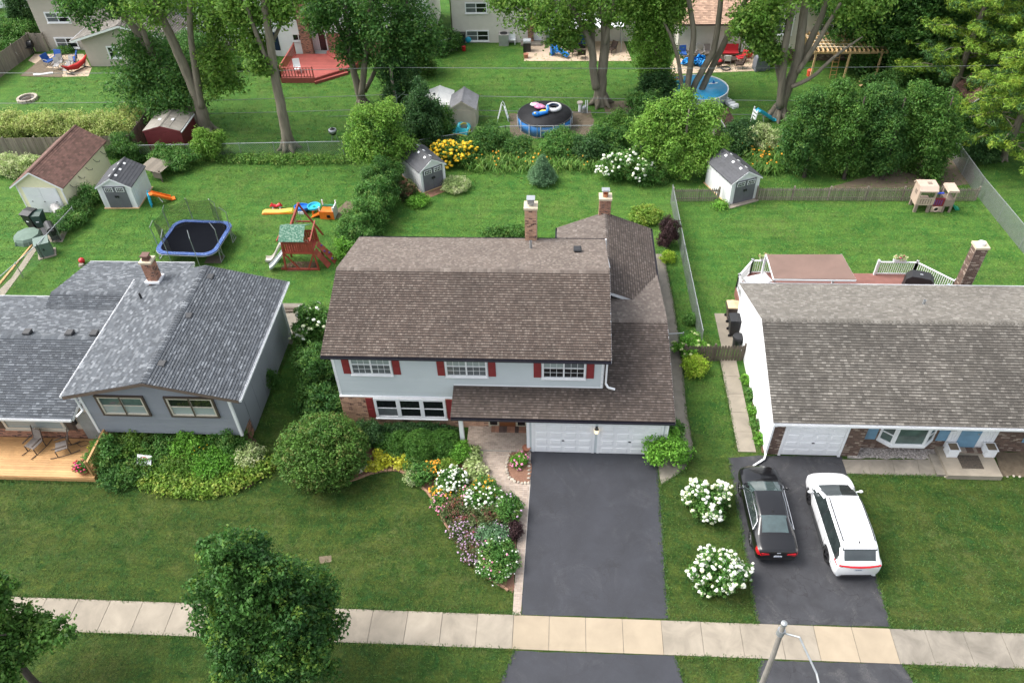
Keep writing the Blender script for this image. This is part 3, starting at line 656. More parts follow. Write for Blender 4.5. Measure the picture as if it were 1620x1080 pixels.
MB().box((GA-.03,GF-.05,1.02),(GA+.10,GF+.05,3.9)).build('corner_board', white, H2); MB().box((GB_-.10,GF-.05,1.02),(GB_+.035,GF+.05,3.9)).build('corner_board', white, H2)
gr = gable_y(H2, -23.33, -14.82, 24.5, 33.3, 4.02, 5.06, sh_grey, .145, .2, .6, .5, fas=mk('brown rake trim',(.15,.11,.09)), gut=white)
brn = mk('dark brown window trim', (.085,.062,.05), rough=.5); crm = mk('cream sash', (.58,.53,.44), rough=.5)
for a, b in ((-21.95,-19.72),(-18.55,-16.32)):
    w = window(H2, (a,GF-.02,2.48), XP, b-a, 1.22, 2, 2, frame=crm, panes=[glass_b,glass_b,glass_g,glass_g] if a < -20 else [glass_b,glass_b,glass_d,glass_d], trim=.08, sill=False)
    t = MB()
    for u0, u1, z0, z1 in ((a-.09,a,2.39,3.79),(b,b+.09,2.39,3.79),(a,b,2.39,2.48),(a,b,3.70,3.79),((a+b)/2-.03,(a+b)/2+.03,2.48,3.70)): t.box((u0,GF-.11,z0),(u1,GF-.018,z1))
    t.build('window_casing', brn, H2)
for a, b in ((-22.05,-19.9),(-18.6,-16.4)): window(H2, (a,25.43,.12), XP, b-a, .85, 2, 1, frame=brn, panes=glass_s, trim=.06, sill=False)
for px, py in ((333,440),(299,502),(257,578)):
    q = G(px, py, 4.85); roof_vent(H2, (q.x, q.y, 4.95-abs(q.x+19.07)*.245))
q = G(221,466,4.6); pipe_vent(H2, (q.x,q.y,4.45), .06, .22, blackp)
chimney(H2, -21.85, 32.75, 3.5, 5.75, .55, .55, brick_red, 'dome')
MB().cb((-21.85,32.75,4.55),(.8,.8,.12)).build('chimney_flashing', white, H2)
# low wing to the left
MB().box((-36,25.1,-.1),(GA-.01,32.9,2.5)).build('wing_wall', mortar, H2)
bricks(H2, rect(13.1,1.0), (-36,25.1,0), XP, brick_red)
MB().box((-36,25.06,1.02),(GA-.02,25.098,2.45)).build('wing_siding', sid_tan, H2)
gable_x(H2, -36.5, -23.36, 24.35, 33.35, 2.62, 3.75, sh_grey, .145, .2, .6, .5)
for px in (51,118,157):
    q = G(px, 517, 3.75); roof_vent(H2, (q.x, 29.15, 3.72))
# rear wing roof, lower
rw = gable_x(H2, -28.35, -21.9, 29.0, 37.05, 2.30, 3.25, sh_grey, .145, .2, .6, .5)
MB().box((-28.0,32,-.1),(-22.2,36.7,2.25)).build('rear_wall', sid_grey, H2)
window(H2, (-27.75,25.04,.98), XP, 3.2, 1.15, 1, 1, frame=crm, panes=glass_b, trim=.14)
for a in (-28.3,-24.5): shutter(H2, (a,25.05,.95), XP, .45, 1.2, brn)
MB().box((-23.75,25.03,.32),(-22.95,25.055,2.3)).build('front_door', mk('grey storm door',(.30,.31,.30)), H2)
lb = MB().box((-24.05,24.9,1.5),(-23.85,25.05,1.9)).build('wall_lamp', blackm, H2)
downspout(H2, [(-22.95,24.75,3.8),(-22.95,24.78,2.75),(-23.1,24.4,2.7)])
downspout(H2, [(-15.35,33.05,3.8),(-15.35,33.05,.15),(-14.4,33.0,.08)])
# ================================================================ brown-brick ranch on the right
H3 = thing('ranch_house', 'low brick ranch house with taupe shingle roof and white gable wall', 'house', (16, 30, 0))
RX, RF, RK = 10.30, 25.9, 35.0
wb = MB().box((RX,RF,-.1),(34,RK,2.62)); wb.box((RX,25.36,-.1),(14.62,RF+.1,2.62)); w3 = wb.build('wall', mortar_d, H3)
bricks(w3, rect(.55,2.5), (RX,25.36,0), XP, brick_brn); bricks(w3, rect(.9,2.5,3.45), (RX,25.36,0), XP, brick_brn); bricks(w3, rect(.56,2.5), (14.62,25.34,0), YP, brick_brn)
bricks(w3, rect(19.3,2.5), (14.64,RF,0), XP, brick_brn)
gw3 = MB().prism([(RX-.06,25.30,-.1),(RX-.06,RK+.02,-.1),(RX-.06,RK+.02,2.66),(RX-.06,30.1,4.5),(RX-.06,25.30,2.66)], (.055,0,0)).build('gable_wall', sid_white, H3)
siding(gw3, [(0,0),(RK-25.3,0),(RK-25.3,2.64),(RK-30.1,4.48),(0,2.64)], (RX-.06,RK,0), -YP, sid_white, .14)
gable_x(H3, RX-.24, 34.5, 25.0, 35.2, 2.74, 4.62, sh_taupe, .145, .18, wj=.3)
chimney(H3, 22.42, 35.75, 0, 5.05, .62, .55, brick_brn, 'pot')
pipe_vent(H3, G(1463,476,4.0)+Vector((0,0,-.25)), .07, .3)
q = G(1240,719)
garage_door(H3, (10.95,25.33,.10), XP, 2.72, 2.1)
t = MB()
for u0, u1, z0, z1 in ((10.83,10.945,0,2.3),(13.675,13.80,0,2.3),(10.945,13.675,2.2,2.3)): t.box((u0,25.28,z0),(u1,25.345,z1))
t.build('door_trim', white, H3)
# bay window
bx0, bx1 = 15.55, 18.15; bp = [(bx0,RF,0),(bx0+.55,RF-.42,0),(bx1-.55,RF-.42,0),(bx1,RF,0)]
bay = MB()
for z0, z1, e in ((.62,.78,.05),(1.95,2.12,.05)):
    bay.prism([(p[0]+(e if i > 1 else -e), p[1]-e*(1 if 0 < i < 3 else 0), z0) for i, p in enumerate(bp)], (0,0,z1-z0))
bo = bay.build('bay_window', white, H3)
for (a, b) in zip(bp, bp[1:]):
    a = Vector(a)+ZP*.78; b = Vector(b)+ZP*.78; U = (b-a).normalized(); L = (b-a).length; N = U.cross(ZP)
    fr = MB()
    for u in ((0,.1),(L-.1,L)): fr.obox(a, U, ZP, N, u, (0,1.17), (-.06,.02))
    fr.obox(a, U, ZP, N, (.1,L-.1), (0,.08), (-.06,.02)); fr.build('bay_frame', white, bo)
    MB().obox(a, U, ZP, N, (.1,L-.1), (.08,1.17), (-.05,-.02)).build('pane', glass_g, bo)
    if L < 1: MB().obox(a, U, ZP, N, (.1,L-.1), (.55,.62), (-.019,.0)).build('sash_rail', white, bo)
blue = mk('dusty blue paint', (.16,.30,.42), rough=.5)
shutter(H3, (bx0-.62,RF-.02,.72), XP, .5, 1.35, blue); shutter(H3, (bx1+.12,RF-.02,.72), XP, .5, 1.35, blue); shutter(H3, (22.3,RF-.02,.72), XP, .5, 1.35, blue)
window(H3, (22.85,RF-.02,.72), XP, 1.8, 1.3, 2, 2)
es = MB().box((18.78,RF-.06,.30),(21.0,RF-.016,2.4)).build('entry_surround', white, H3)
for k in range(3): MB().box((18.82+k*.13,RF-.085,.32),(18.90+k*.13,RF-.061,2.4)).build('pilaster', white, es); MB().box((20.5+k*.15,RF-.085,.32),(20.6+k*.15,RF-.061,2.4)).build('pilaster', white, es)
fd = MB().box((19.27,RF-.10,.32),(20.20,RF-.061,2.4)).build('front_door', blue, H3)
MB().box((20.05,RF-.14,1.3),(20.12,RF-.101,1.36)).build('door_handle', galv, fd)
MB().cb((18.55,RF-.12,1.75),(.7,.22,.16)).build('mailbox', blackm, H3)
stp = MB().box((18.45,24.12,-.05),(20.95,RF-.002,.28)).build('entry_stoop', concrete, H3)
MB().box((18.05,24.25,-.05),(18.448,25.5,.14)).build('entry_step', concrete_old, H3)
st = MB()
for k in range(9): st.box((19.1+k*.17,RF-.40,.281),(19.1+k*.17+.16,RF-.11,.36))
st.build('brick_threshold', brick_brn, H3, kind='stuff')
MB().box((19.25,24.55,.285),(20.25,25.35,.30)).build('door_mat', mk('dark mat',(.03,.025,.022),(.09,.07,.05),sc=18,rough=.95), H3)
tag(H3.children[-1], 'dark patterned door mat on concrete stoop', 'mat'); dm = H3.children[-1]; dm.parent = None; dm.location = H3.location
downspout(H3, [(RX-.1,24.9,2.6),(RX-.08,25.22,2.3),(RX-.08,25.24,.22),(RX-.2,24.95,.12),(RX-.75,24.55,.1),(RX-1.0,24.15,.06)])
# lattice planters on the stoop
def planter(x, y, z, lab):
    t = thing('planter_box', lab, 'planter', (x,y,z), 0, 'white lattice planters beside blue door')
    LB().box((-.24,-.24,0),(.24,.24,.46)).build('box', white, t)
    m = LB()
    for s in (-1,1):
        for k in range(5):
            for d in (-1,1): m.beam((-.2+k*.08,s*.246,.05),(-.2+k*.08+d*.16 if abs(-.2+k*.08+d*.16) < .23 else -.2+k*.08,s*.246,.4),.02,.012); m.beam((s*.246,-.2+k*.08,.05),(s*.246,-.2+k*.08+d*.16 if abs(-.2+k*.08+d*.16) < .23 else -.2+k*.08,.4),.02,.012)
    m.build('lattice', whitepvc, t, kind='stuff')
    LB().box((-.27,-.27,.46),(.27,.27,.50)).build('rim', white, t); LB().box((-.2,-.2,.5),(.2,.2,.515)).build('soil', soil_bare, t)
    return t
planter(18.98,25.45,.28,'white lattice planter beside the blue door, nearer the bay window'); planter(20.75,25.5,.28,'white lattice planter beside the blue door, farther from the bay window')
# ================================================================ houses beyond the back gardens
H4 = thing('tan_house', 'tan two-storey house with white windows beside wood fence', 'house', (-44, 76, 0))
a = FP(77,80,73.5)
MB().box((-50.0,73.5,-.1),(-39.0,84,5.6)).prism([(-50,73.5,5.6),(-39,73.5,5.6),(-44.5,73.5,7.2)],(0,10.5,0)).build('wall', sid_tan, H4)
siding(H4, [(0,0),(11,0),(11,5.6),(5.5,7.2),(0,5.6)], (-50,73.5,0), XP, sid_tan, .26)
gable_y(H4, -50.7, -38.3, 72.8, 84.5, 5.5, 7.3, sh_taupe, .2, .3)
for (tl, br) in (((73,19),(114,36)),((89,59),(127,76)),((135,18),(145,30))):
    p, q = FP(*tl,73.5), FP(*br,73.5); x0 = FP(tl[0]+3,br[1],73.5).x
    window(H4, (x0,73.48,q.z), XP, q.x-x0, p.z-q.z, 2 if q.x-x0 > 1.2 else 1, 2, panes=[glass_s,glass_d], trim=.12)
MB().box((-44.0,69.8,-.1),(-35.5,73.49,2.7)).prism([(-44,69.8,2.7),(-35.5,69.8,2.7),(-39.75,69.8,3.9)],(0,3.69,0)).build('garage_wall', sid_tan, H4)
siding(H4, [(0,0),(8.5,0),(8.5,2.7),(4.25,3.9),(0,2.7)], (-44,69.8,0), XP, sid_tan, .26)
gable_y(H4, -44.6, -34.9, 69.2, 76, 2.65, 4.0, sh_taupe, .2, .3)
p, q = FP(164,73,69.8), FP(193,92,69.8); window(H4, (p.x+.2,69.78,q.z), XP, q.x-p.x-.2, p.z-q.z, 2, 2, panes=[glass_d,glass_s], trim=.12)
chimney(H4, -40.3, 79, 5, 8.6, .9, .7, brick_red, 'pot')
H5 = thing('white_house', 'white sided house with navy shutters behind red deck', 'house', (-23, 76, 0))
MB().box((-30.6,71.9,-.1),(-12.5,82,5.8)).build('wall', sid_white, H5)
siding(H5, rect(18.1,5.8), (-30.6,71.9,0), XP, sid_white, .2)
gable_x(H5, -31.1, -12, 71.3, 82.6, 5.8, 7.8, sh_taupe, .2, .3)
MB().box((-38,74.4,-.1),(-30.61,81,2.9)).build('wing_wall', sid_white, H5); gable_x(H5, -38.5, -30.7, 73.8, 81.5, 2.9, 4.3, sh_grey, .2, .3)
navy = mk('navy shutter', (.012,.025,.06), rough=.5)
for px in (404,440): q = FP(px,78,71.9); shutter(H5, (q.x-.25,71.88,q.z-.1), XP, .5, 1.7, navy)
p, q = FP(462,57,71.9), FP(476,65,71.9); window(H5, (p.x,71.88,q.z), XP, 1.2, .7, 2, 1, panes=glass_d, trim=.1)
chimney(H5, FP(488,80,71.6).x, 71.62, 0, 7.5, .95, .52, brick_red, 'pot')
p, q = FP(489,50,71.8), FP(520,82,71.8)
sd_ = MB().box((p.x,71.83,.5),(q.x,71.88,2.65)).build('patio_door_frame', white, H5)
MB().box((p.x+.1,71.80,.58),((p.x+q.x)/2-.03,71.829,2.55)).build('pane', mk('curtain behind glass',(.5,.51,.52),(.36,.37,.39),sc=2,rough=.2,strch=(6,1,.1)), sd_); MB().box(((p.x+q.x)/2+.03,71.81,.58),(q.x-.1,71.829,2.55)).build('pane', glass_d, sd_)
MB().box((q.x+.05,71.78,0),(-14.5,71.879,2.2)).build('brick_panel', mortar_d, H5); bricks(H5, rect(-14.5-q.x-.05,2.2), (q.x+.05,71.78,0), XP, brick_red)
H6 = thing('cream_house', 'cream sided split-level house with tan patio behind round black-covered pool', 'house', (-2, 79, 0))
MB().box((-10.4,74.8,-.1),(-3.2,84,6.2)).build('wall', sid_cream, H6); siding(H6, rect(7.2,6.2), (-10.4,74.8,0), XP, sid_cream, .2)
gable_x(H6, -10.9, -2.8, 74.2, 84.6, 6.2, 8.0, sh_taupe, .2, .3)
for tl, br in (((735,4),(771,21)),((737,48),(774,65)),((799,2),(808,13))):
    p, q = FP(*tl,74.8), FP(*br,74.8); window(H6, (p.x,74.78,q.z), XP, q.x-p.x, p.z-q.z, 2 if q.x-p.x > 1 else 1, 2, panes=[glass_s,glass_d], trim=.1)
downspout(H6, [(-10.45,74.7,6),(-10.45,74.7,.2)], brn)
MB().box((-3.3,74.6,-.1),(-2.75,75.1,6.5)).build('brick_pier', mortar_d, H6); bricks(H6, rect(.55,6.5), (-3.3,74.6,0), XP, brick_red)
MB().box((-2.74,74.95,-.1),(8.6,83,2.9)).build('wing_wall', sid_cream, H6); siding(H6, rect(11.3,2.9), (-2.74,74.95,0), XP, sid_cream, .2)
gable_x(H6, -2.7, 9.1, 74.3, 83.5, 2.9, 4.6, sh_taupe, .2, .3)
p = FP(842,62,74.9); dd = MB().box((p.x-.05,74.88,.1),(p.x+.95,74.93,2.3)).build('back_door', white, H6); MB().box((p.x+.1,74.85,.9),(p.x+.8,74.879,2.1)).build('pane', glass_s, dd)
p, q = FP(861,30,74.95), FP(890,46,74.95); window(H6, (p.x,74.93,q.z), XP, 1.8, 1.0, 2, 1, panes=glass_d, trim=.1)
MB().box((p.x-2.2,73.9,-.02),(p.x-.2,74.93,.16)).build('door_step', concrete_old, H6)
H7 = thing('pink_roofed_house', 'cream house with pinkish tan shingle roof behind round blue pool', 'house', (14, 76, 0))
xl, xr = FP(1070,85,72.4).x, FP(1192,85,72.4).x
MB().box((xl,72.4,-.1),(xr+1.2,82,2.75)).build('wall', sid_cream, H7); siding(H7, rect(xr-xl+1.2,2.75), (xl,72.4,0), XP, sid_cream, .22)
gable_x(H7, xl-.4, xr+1.0, 71.7, 83, 2.85, 5.3, sh_pink, .2, .3, fas=brn)
for px in (1170,1187): q = FP(px,80,72.4); MB().box((q.x-.06,72.33,.0),(q.x+.06,72.38,2.7)).build('door_post', brn, H7)
q0, q1 = FP(1172,80,72.4), FP(1185,80,72.4); MB().box((q0.x,72.34,.05),(q1.x,72.38,2.5)).build('back_door', sid_white, H7)
x2, x3 = FP(1207,90,70.5).x, FP(1352,70,70.5).x
MB().box((x2,70.5,-.1),(x3,80,5.6)).build('tall_wall', sid_cream, H7); siding(H7, rect(x3-x2,4.5,0,1.1), (x2,70.5,0), XP, sid_cream, .2); bricks(H7, rect(x3-x2,1.08), (x2,70.5,0), XP, brick_brn)
gable_x(H7, x2-.5, x3+.5, 69.9, 80.6, 5.6, 7.6, sh_pink, .2, .3, fas=brn)
for tl, br, c in (((1299,28),(1338,50),2),((1220,70),(1246,86),2),((1228,25),(1252,55),2)):
    p, q = FP(*tl,70.5), FP(*br,70.5); window(H7, (p.x,70.48,q.z), XP, q.x-p.x, p.z-q.z, c, 2, panes=[glass_s,glass_d], trim=.12)
H8 = thing('far_brick_house', 'house with reddish roof and white eaves beyond the tan house', 'house', (-62, 92, 0))
MB().box((-75,84.5,-.1),(-54.5,100,3.0)).build('wall', sid_white, H8)
gable_x(H8, -76, -53.8, 83.6, 101, 3.1, 5.6, sh_red, .2, .3)
# ---------------------------------------------------------------- foliage kit
RNG = np.random.default_rng(11)
L_maple = leafmat('mid green tree leaf', (.028,.085,.014), (.070,.150,.026), (.13,.22,.04), .12)
L_deep = leafmat('deep green tree leaf', (.032,.092,.022), (.066,.148,.032), (.12,.21,.04), .16, trans=.5)
L_lite = leafmat('light green tree leaf', (.072,.170,.022), (.140,.250,.040), (.19,.30,.05), .2)
L_lite2 = leafmat('airy green tree leaf', (.062,.140,.022), (.115,.205,.036), (.19,.28,.05), .2, trans=.55)
L_ash = leafmat('street tree leaf', (.016,.058,.013), (.046,.115,.021), (.14,.23,.035), .14, nsc=.55)
L_pine = leafmat('yellow green pine needle', (.085,.165,.022), (.150,.240,.030), (.24,.31,.04), .28, nsc=.7)
L_pined = leafmat('dark pine needle', (.028,.075,.022), (.055,.115,.03), None)
L_spruce = leafmat('blue green needle', (.075,.150,.075), (.125,.22,.11), None)
L_dark = leafmat('dark evergreen leaf', (.020,.060,.018), (.042,.095,.028), (.07,.14,.035), .1)
L_olive = leafmat('olive shrub leaf', (.042,.105,.018), (.080,.155,.028), (.15,.17,.045), .12)
L_box = leafmat('boxwood leaf', (.030,.092,.014), (.062,.145,.022), (.09,.19,.03), .15)
L_brt = leafmat('bright green shrub leaf', (.070,.185,.022), (.125,.265,.034), None)
L_gold = leafmat('golden leaf', (.34,.36,.03), (.46,.45,.05), (.55,.52,.12), .3)
L_vari = leafmat('cream edged leaf', (.16,.23,.08), (.30,.36,.15), (.50,.52,.32), .35)
L_straw = leafmat('pale willow leaf', (.15,.21,.055), (.26,.31,.09), (.40,.40,.16), .25)
L_hosta = leafmat('lime hosta leaf', (.085,.165,.022), (.145,.225,.03), (.27,.32,.06), .2)
L_lime = leafmat('lime spirea leaf', (.15,.25,.02), (.23,.33,.03), (.34,.40,.06), .2)
L_grn = leafmat('garden green leaf', (.035,.105,.020), (.075,.170,.034), (.14,.22,.05), .15)
L_plum = leafmat('dark plum leaf', (.030,.016,.018), (.055,.028,.028), None)
L_rust = leafmat('rusty green leaf', (.050,.078,.026), (.085,.110,.038), (.22,.085,.07), .14)
L_vibr = leafmat('daylily blade', (.055,.135,.024), (.11,.21,.04), (.20,.27,.06), .15)
def unit(n, rng=RNG):
    d = rng.normal(size=(n,3)); return d/np.linalg.norm(d, axis=1, keepdims=True)
def leafgeo(cen, rad, n, size, flat=.75, upb=.5, wid=.55, rng=RNG, stretch=1.):
    K = len(cen); N = K*n; d = unit(N, rng); rr = np.repeat(rad, n)*rng.random(N)**.45
    off = d*rr[:,None]; off[:,2] *= flat
    p = np.repeat(cen, n, 0)+off
    nr = d*.7+rng.normal(size=(N,3))*.45+np.array([0,0,upb]); nr /= np.linalg.norm(nr, axis=1, keepdims=True)
    t = np.cross(nr, unit(N, rng)); t /= np.linalg.norm(t, axis=1, keepdims=True)+1e-9; b = np.cross(nr, t)
    L = size*(.65+.7*rng.random(N))[:,None]; W = L*wid
    v = np.stack([p-t*L*.5*stretch, p+b*W*.5+nr*W*.18, p+t*L*.5*stretch-nr*L*.12, p-b*W*.5+nr*W*.18], 1).reshape(-1,3)
    return v
def shell(c, r, K, rng=RNG, lo=.72, hi=1.04, bottom=.35, lump=.12):
    d = unit(int(K*1.6)+4, rng); keep = (d[:,2] > -.25) | (rng.random(len(d)) < bottom); d = d[keep][:K]
    f = lo+(hi-lo)*rng.random(len(d))**.6
    f *= 1+lump*np.sin(d[:,0]*5.1+c[0])*np.cos(d[:,1]*4.3+c[1]*1.7+d[:,2]*3.7)
    return np.array(c)+d*np.array(r)*f[:,None]
def area(r):
    a, b, c = r; return 4*math.pi*(((a*b)**1.6+(a*c)**1.6+(b*c)**1.6)/3)**(1/1.6)
def foliage(name, blobs, mat, parent=None, leaf=.12, crad=.35, per=26, cover=1.0, flat=.75, upb=.5, wid=.55, lump=.12, bottom=.35, lo=.70, stretch=1., sub=.55):
    """blobs: (centre, (rx,ry,rz)); clumps of leaves spread through the outer half of every blob"""
    vs = []; bl2 = []
    for c, r in blobs:                    # break each mass up into uneven lobes
        if min(r) < sub: bl2.append((c, r, cover)); continue
        n = 13; ph = RNG.random()*6; bl2.append((c, tuple(q*.68 for q in r), cover*.45))
        for k in range(n):
            z = 1-1.75*(k+.5)/n; rr = math.sqrt(max(0,1-z*z)); a = ph+k*2.399+RNG.normal()*.25
            f = .52+.40*RNG.random(); s_ = .26+.26*RNG.random()
            bl2.append(((c[0]+r[0]*f*rr*math.cos(a)*1.12, c[1]+r[1]*f*rr*math.sin(a)*1.12, c[2]+r[2]*f*z*1.12), tuple(q*s_ for q in r), cover*.62))
    for c, r, cover in bl2:
        la = per*(leaf**2)*wid*.5; K = max(5, int(area(r)*1.9*cover/la))
        cen = shell(c, r, K, lo=lo, lump=lump, bottom=bottom); k2 = max(2, K//5)
        inner = np.array(c)+unit(k2)*np.array(r)*(.25+.4*RNG.random((k2,1)))
        cen = np.concatenate([cen, inner])
        vs.append(leafgeo(cen, crad*(.6+.8*RNG.random(len(cen))), per, leaf, flat, upb, wid, stretch=stretch))
    v = np.concatenate(vs); q = np.arange(len(v)).reshape(-1,4)
    return fastmesh(name, v, q, mat, parent)
def pxr(px, py, y, rpx):
    p = FP(px, py, y); return p, rpx*(p-Vector((0,0,CAMH))).length/FOC
def B(px, py, y, rpx, fx=1., fy=1., fz=1.):
    p, r = pxr(px, py, y, rpx); return (tuple(p), (r*fx, r*fy, r*fz))
def smooth_path(pts, rad, k=4):
    P = [Vector(p) for p in pts]; o = []; rr = []; n = len(P)
    for i in range(n-1):
        a, b, c, d = P[max(i-1,0)], P[i], P[i+1], P[min(i+2,n-1)]
        for j in range(k):
            t = j/k; t2 = t*t; t3 = t2*t
            o.append(.5*((2*b)+(c-a)*t+(2*a-5*b+4*c-d)*t2+(3*b-a-3*c+d)*t3)); rr.append(rad[i]+(rad[i+1]-rad[i])*t)
    o.append(P[-1]); rr.append(rad[-1]); return o, rr
def limbs(parent, stems, mat=None, name='trunk', flare=None):
    """stems: list of (points, radii); the first is the trunk, the others its limbs"""
    for i, (pts, rad) in enumerate(stems):
        P, Q = smooth_path(pts, rad)
        P = [p+Vector((random.uniform(-1,1),random.uniform(-1,1),0))*q*.08 for p, q in zip(P, Q)]
        m = MB().tube(P, Q, 9)
        if i == 0 and flare:
            b = Vector(pts[0])
            for k in range(6):
                a = k*1.05+random.random()*.5; d = Vector((math.cos(a),math.sin(a),0)); r0 = rad[0]
                m.tube([b+d*r0*.55+ZP*r0*1.6, b+d*r0*1.0+ZP*r0*.6, b+d*r0*(1.7+random.random()*.5)-ZP*.06],[r0*.34,r0*.34,r0*.13],6)
        m.build(name if i == 0 else 'limb', mat or bark, parent, smooth=True)
def pxpath(pp, y, dy=0.): return [FP(px, py, y+dy*i) for i, (px, py) in enumerate(pp)]
def shrub(name, label, px, py, w, h, mat, leaf=.08, crad=.16, per=16, cover=1., group=None, cat='shrub', d=None, lump=.12, z0=0., bl=None, **kw):
    """a plant of width w, height h; (px,py) is where its middle stands on the ground"""
    g = G(px, py); d = d or w
    o = foliage(name, bl or [((g.x,g.y,h*.46),(w/2,d/2,h*.52))], mat, None, leaf, crad, per, cover, lump=lump, bottom=.6, **kw)
    o['kind'] = 'stuff'; del o['kind']; me = o.data; n = len(me.vertices); co = np.empty(n*3, np.float32); me.vertices.foreach_get('co', co); co = co.reshape(-1,3)
    co[:,2] = np.maximum(co[:,2], .01+.03*RNG.random(n)); co -= np.array([g.x,g.y,0],np.float32); me.vertices.foreach_set('co', co.ravel()); me.update()
    o.location = (g.x,g.y,0); o.matrix_basis = Matrix.Translation((g.x,g.y,0))
    return tag(o, label, cat, group)
def ico(): return ([(0,0,1),(.89,0,.45),(.28,.85,.45),(-.72,.53,.45),(-.72,-.53,.45),(.28,-.85,.45),(.72,.53,-.45),(-.28,.85,-.45),(-.89,0,-.45),(-.28,-.85,-.45),(.72,-.53,-.45),(0,0,-1)],
  [(0,1,2),(0,2,3),(0,3,4),(0,4,5),(0,5,1),(1,6,2),(2,7,3),(3,8,4),(4,9,5),(5,10,1),(6,7,2),(7,8,3),(8,9,4),(9,10,5),(10,6,1),(11,7,6),(11,8,7),(11,9,8),(11,10,9),(11,6,10)])
def heads(name, pts, size, mat, parent, squash=.8, jag=.22):
    """flower heads: small uneven balls joined in one part"""
    iv, jf = ico(); iv = np.array(iv); jf = np.array(jf); n = len(pts)
    s = size*(.7+.6*RNG.random((n,1,1)))*(1+jag*RNG.normal(size=(n,12,1)))
    v = (np.array(pts)[:,None,:]+iv[None]*s*np.array([1,1,squash])).reshape(-1,3)
    f = (jf[None]+12*np.arange(n)[:,None,None]).reshape(-1,3)
    o = fastmesh(name, v, f, mat, parent); o['kind'] = 'stuff'; return o
def bloom(name, label, px, py, w, h, leafm, headm, n, hs, cat='flowering shrub', d=None, leaf=.09, crad=.15, cover=1., group=None, part='flower_heads', top=.9, per=14, squash=.8):
    g = G(px, py); d = d or w; t = thing(name, label, cat, (g.x,g.y,0), 0, group)
    f = foliage('foliage', [((g.x,g.y,h*.46),(w/2,d/2,h*.50))], leafm, t, leaf, crad, per, cover, bottom=.6)
    co = np.empty(len(f.data.vertices)*3, np.float32); f.data.vertices.foreach_get('co', co); co = co.reshape(-1,3)[::4]
    c3 = np.array([0,0,h*.40]); q = np.linalg.norm((co-c3)/np.array([w/2,d/2,h*.5]), axis=1)+.12*(co[:,2]/h); cand = np.where((co[:,2] > h*.15) & (q > np.quantile(q, .55)))[0]
    P = co[RNG.choice(cand, min(n, len(cand)), replace=False)].astype(float); P += (P-c3)*.04; P += np.array([g.x,g.y,0])
    hm = headm if isinstance(headm, list) else [headm]
    for i, m in enumerate(hm): heads(part, P[i::len(hm)], hs, m, t, squash)
    return t
# ---------------------------------------------------------------- trees
def tree(name, label, base, stems, blobs, mat, leaf=.2, crad=.6, per=24, cover=.8, barkm=None, flare=True, cat='tree', group=None, extra=None, **kw):
    t = thing(name, label, cat, (base[0],base[1],0), 0, group)
    limbs(t, stems, barkm, flare=flare)
    foliage('crown', blobs, mat, t, leaf, crad, per, cover, **kw)
    for bl, m in (extra or []): foliage('crown', bl, m, t, leaf, crad, per, cover, **kw)
    return t
# street tree on the parkway
c = G(415,945,5.6); cx, cy = c.x, c.y
tree('street_tree', 'full round dark green tree between sidewalk and road', (cx+.1,cy-.6), [([(cx+.1,cy-.6,-.1),(cx+.05,cy-.5,1.2),(cx,cy-.2,3),(cx,cy,6),(cx,cy,7)],[.24,.19,.17,.09,.03])]+
  [([(cx,cy-.2,2.2+k*.5),(cx+math.cos(k*2.2)*.7,cy+math.sin(k*2.2)*.7,3.6+k*.45),(cx+math.cos(k*2.2)*1.1,cy+math.sin(k*2.2)*1.1,4.4+k*.5)],[.09,.06,.02]) for k in range(6)],
  [((cx,cy,4.4),(2.0,2.0,2.1)),((cx-.3,cy,6.2),(1.5,1.5,1.7)),((cx-.5,cy+.1,7.5),(.95,.95,1.2)),((cx+.7,cy,6.3),(1.05,1.05,1.2)),((cx+1.4,cy-.3,4.3),(1.05,1.1,1.5)),((cx-1.3,cy-.4,4.2),(1.0,1.0,1.5)),((cx+.7,cy-.9,3.2),(1.4,1.2,1.4)),((cx-.8,cy-.9,3.0),(1.3,1.1,1.3))], L_ash, .14, .25, 22, .8, barkm=bark_dk, lump=.2)
c = G(12,985,4.6); cx, cy = c.x-.8, c.y
tree('sidewalk_maple', 'young maple with spreading bright branch beside sidewalk slabs', (cx,cy-.3), [([(cx,cy-.3,-.1),(cx,cy-.2,2),(cx,cy,4.5),(cx-.3,cy,6)],[.15,.12,.08,.02])]+
  [([(cx,cy,2.2+k*.5),(cx+math.cos(k*1.9)*1.0,cy+math.sin(k*1.9)*.6,3.2+k*.4),(cx+math.cos(k*1.9)*1.1,cy+math.sin(k*1.9)*1.1,3.7+k*.4)],[.06,.04,.015]) for k in range(6)]+
  [([(cx,cy,3.0),(cx+1.6,cy+.1,3.6),(cx+2.9,cy+.1,3.9)],[.05,.035,.012])],
  [((cx-.6,cy,4.2),(1.5,1.5,1.5)),((cx-.5,cy+.2,5.9),(1.1,1.1,1.2)),((cx+1.0,cy+.1,3.5),(.9,.8,.6)),((cx+2.2,cy+.05,3.85),(.8,.55,.45)),((cx+.2,cy+.4,5.6),(.8,.8,.8)),((cx+.3,cy-.9,3.1),(1.0,.8,.8))], L_maple, .17, .3, 20, .6, barkm=bark_dk, lump=.25)
def tall(name, label, stems_px, y, blobs_px, mat, r0, leaf=.26, crad=.75, per=18, cover=.19, dy=0., seedtop=True, **kw):
    st = []
    for i, (pp, ra) in enumerate(stems_px): st.append((pxpath(pp, y+(0 if i == 0 else (-.4 if i % 2 else .5)), dy), ra))
    b = st[0][0][0]; b = Vector((b.x, b.y, 0)); st[0][0][0] = b-ZP*.1
    bl = [B(*q) for q in blobs_px]
    return tree(name, label, b, st, bl, mat, leaf, crad, per, cover, **kw)
Y1 = 57.3
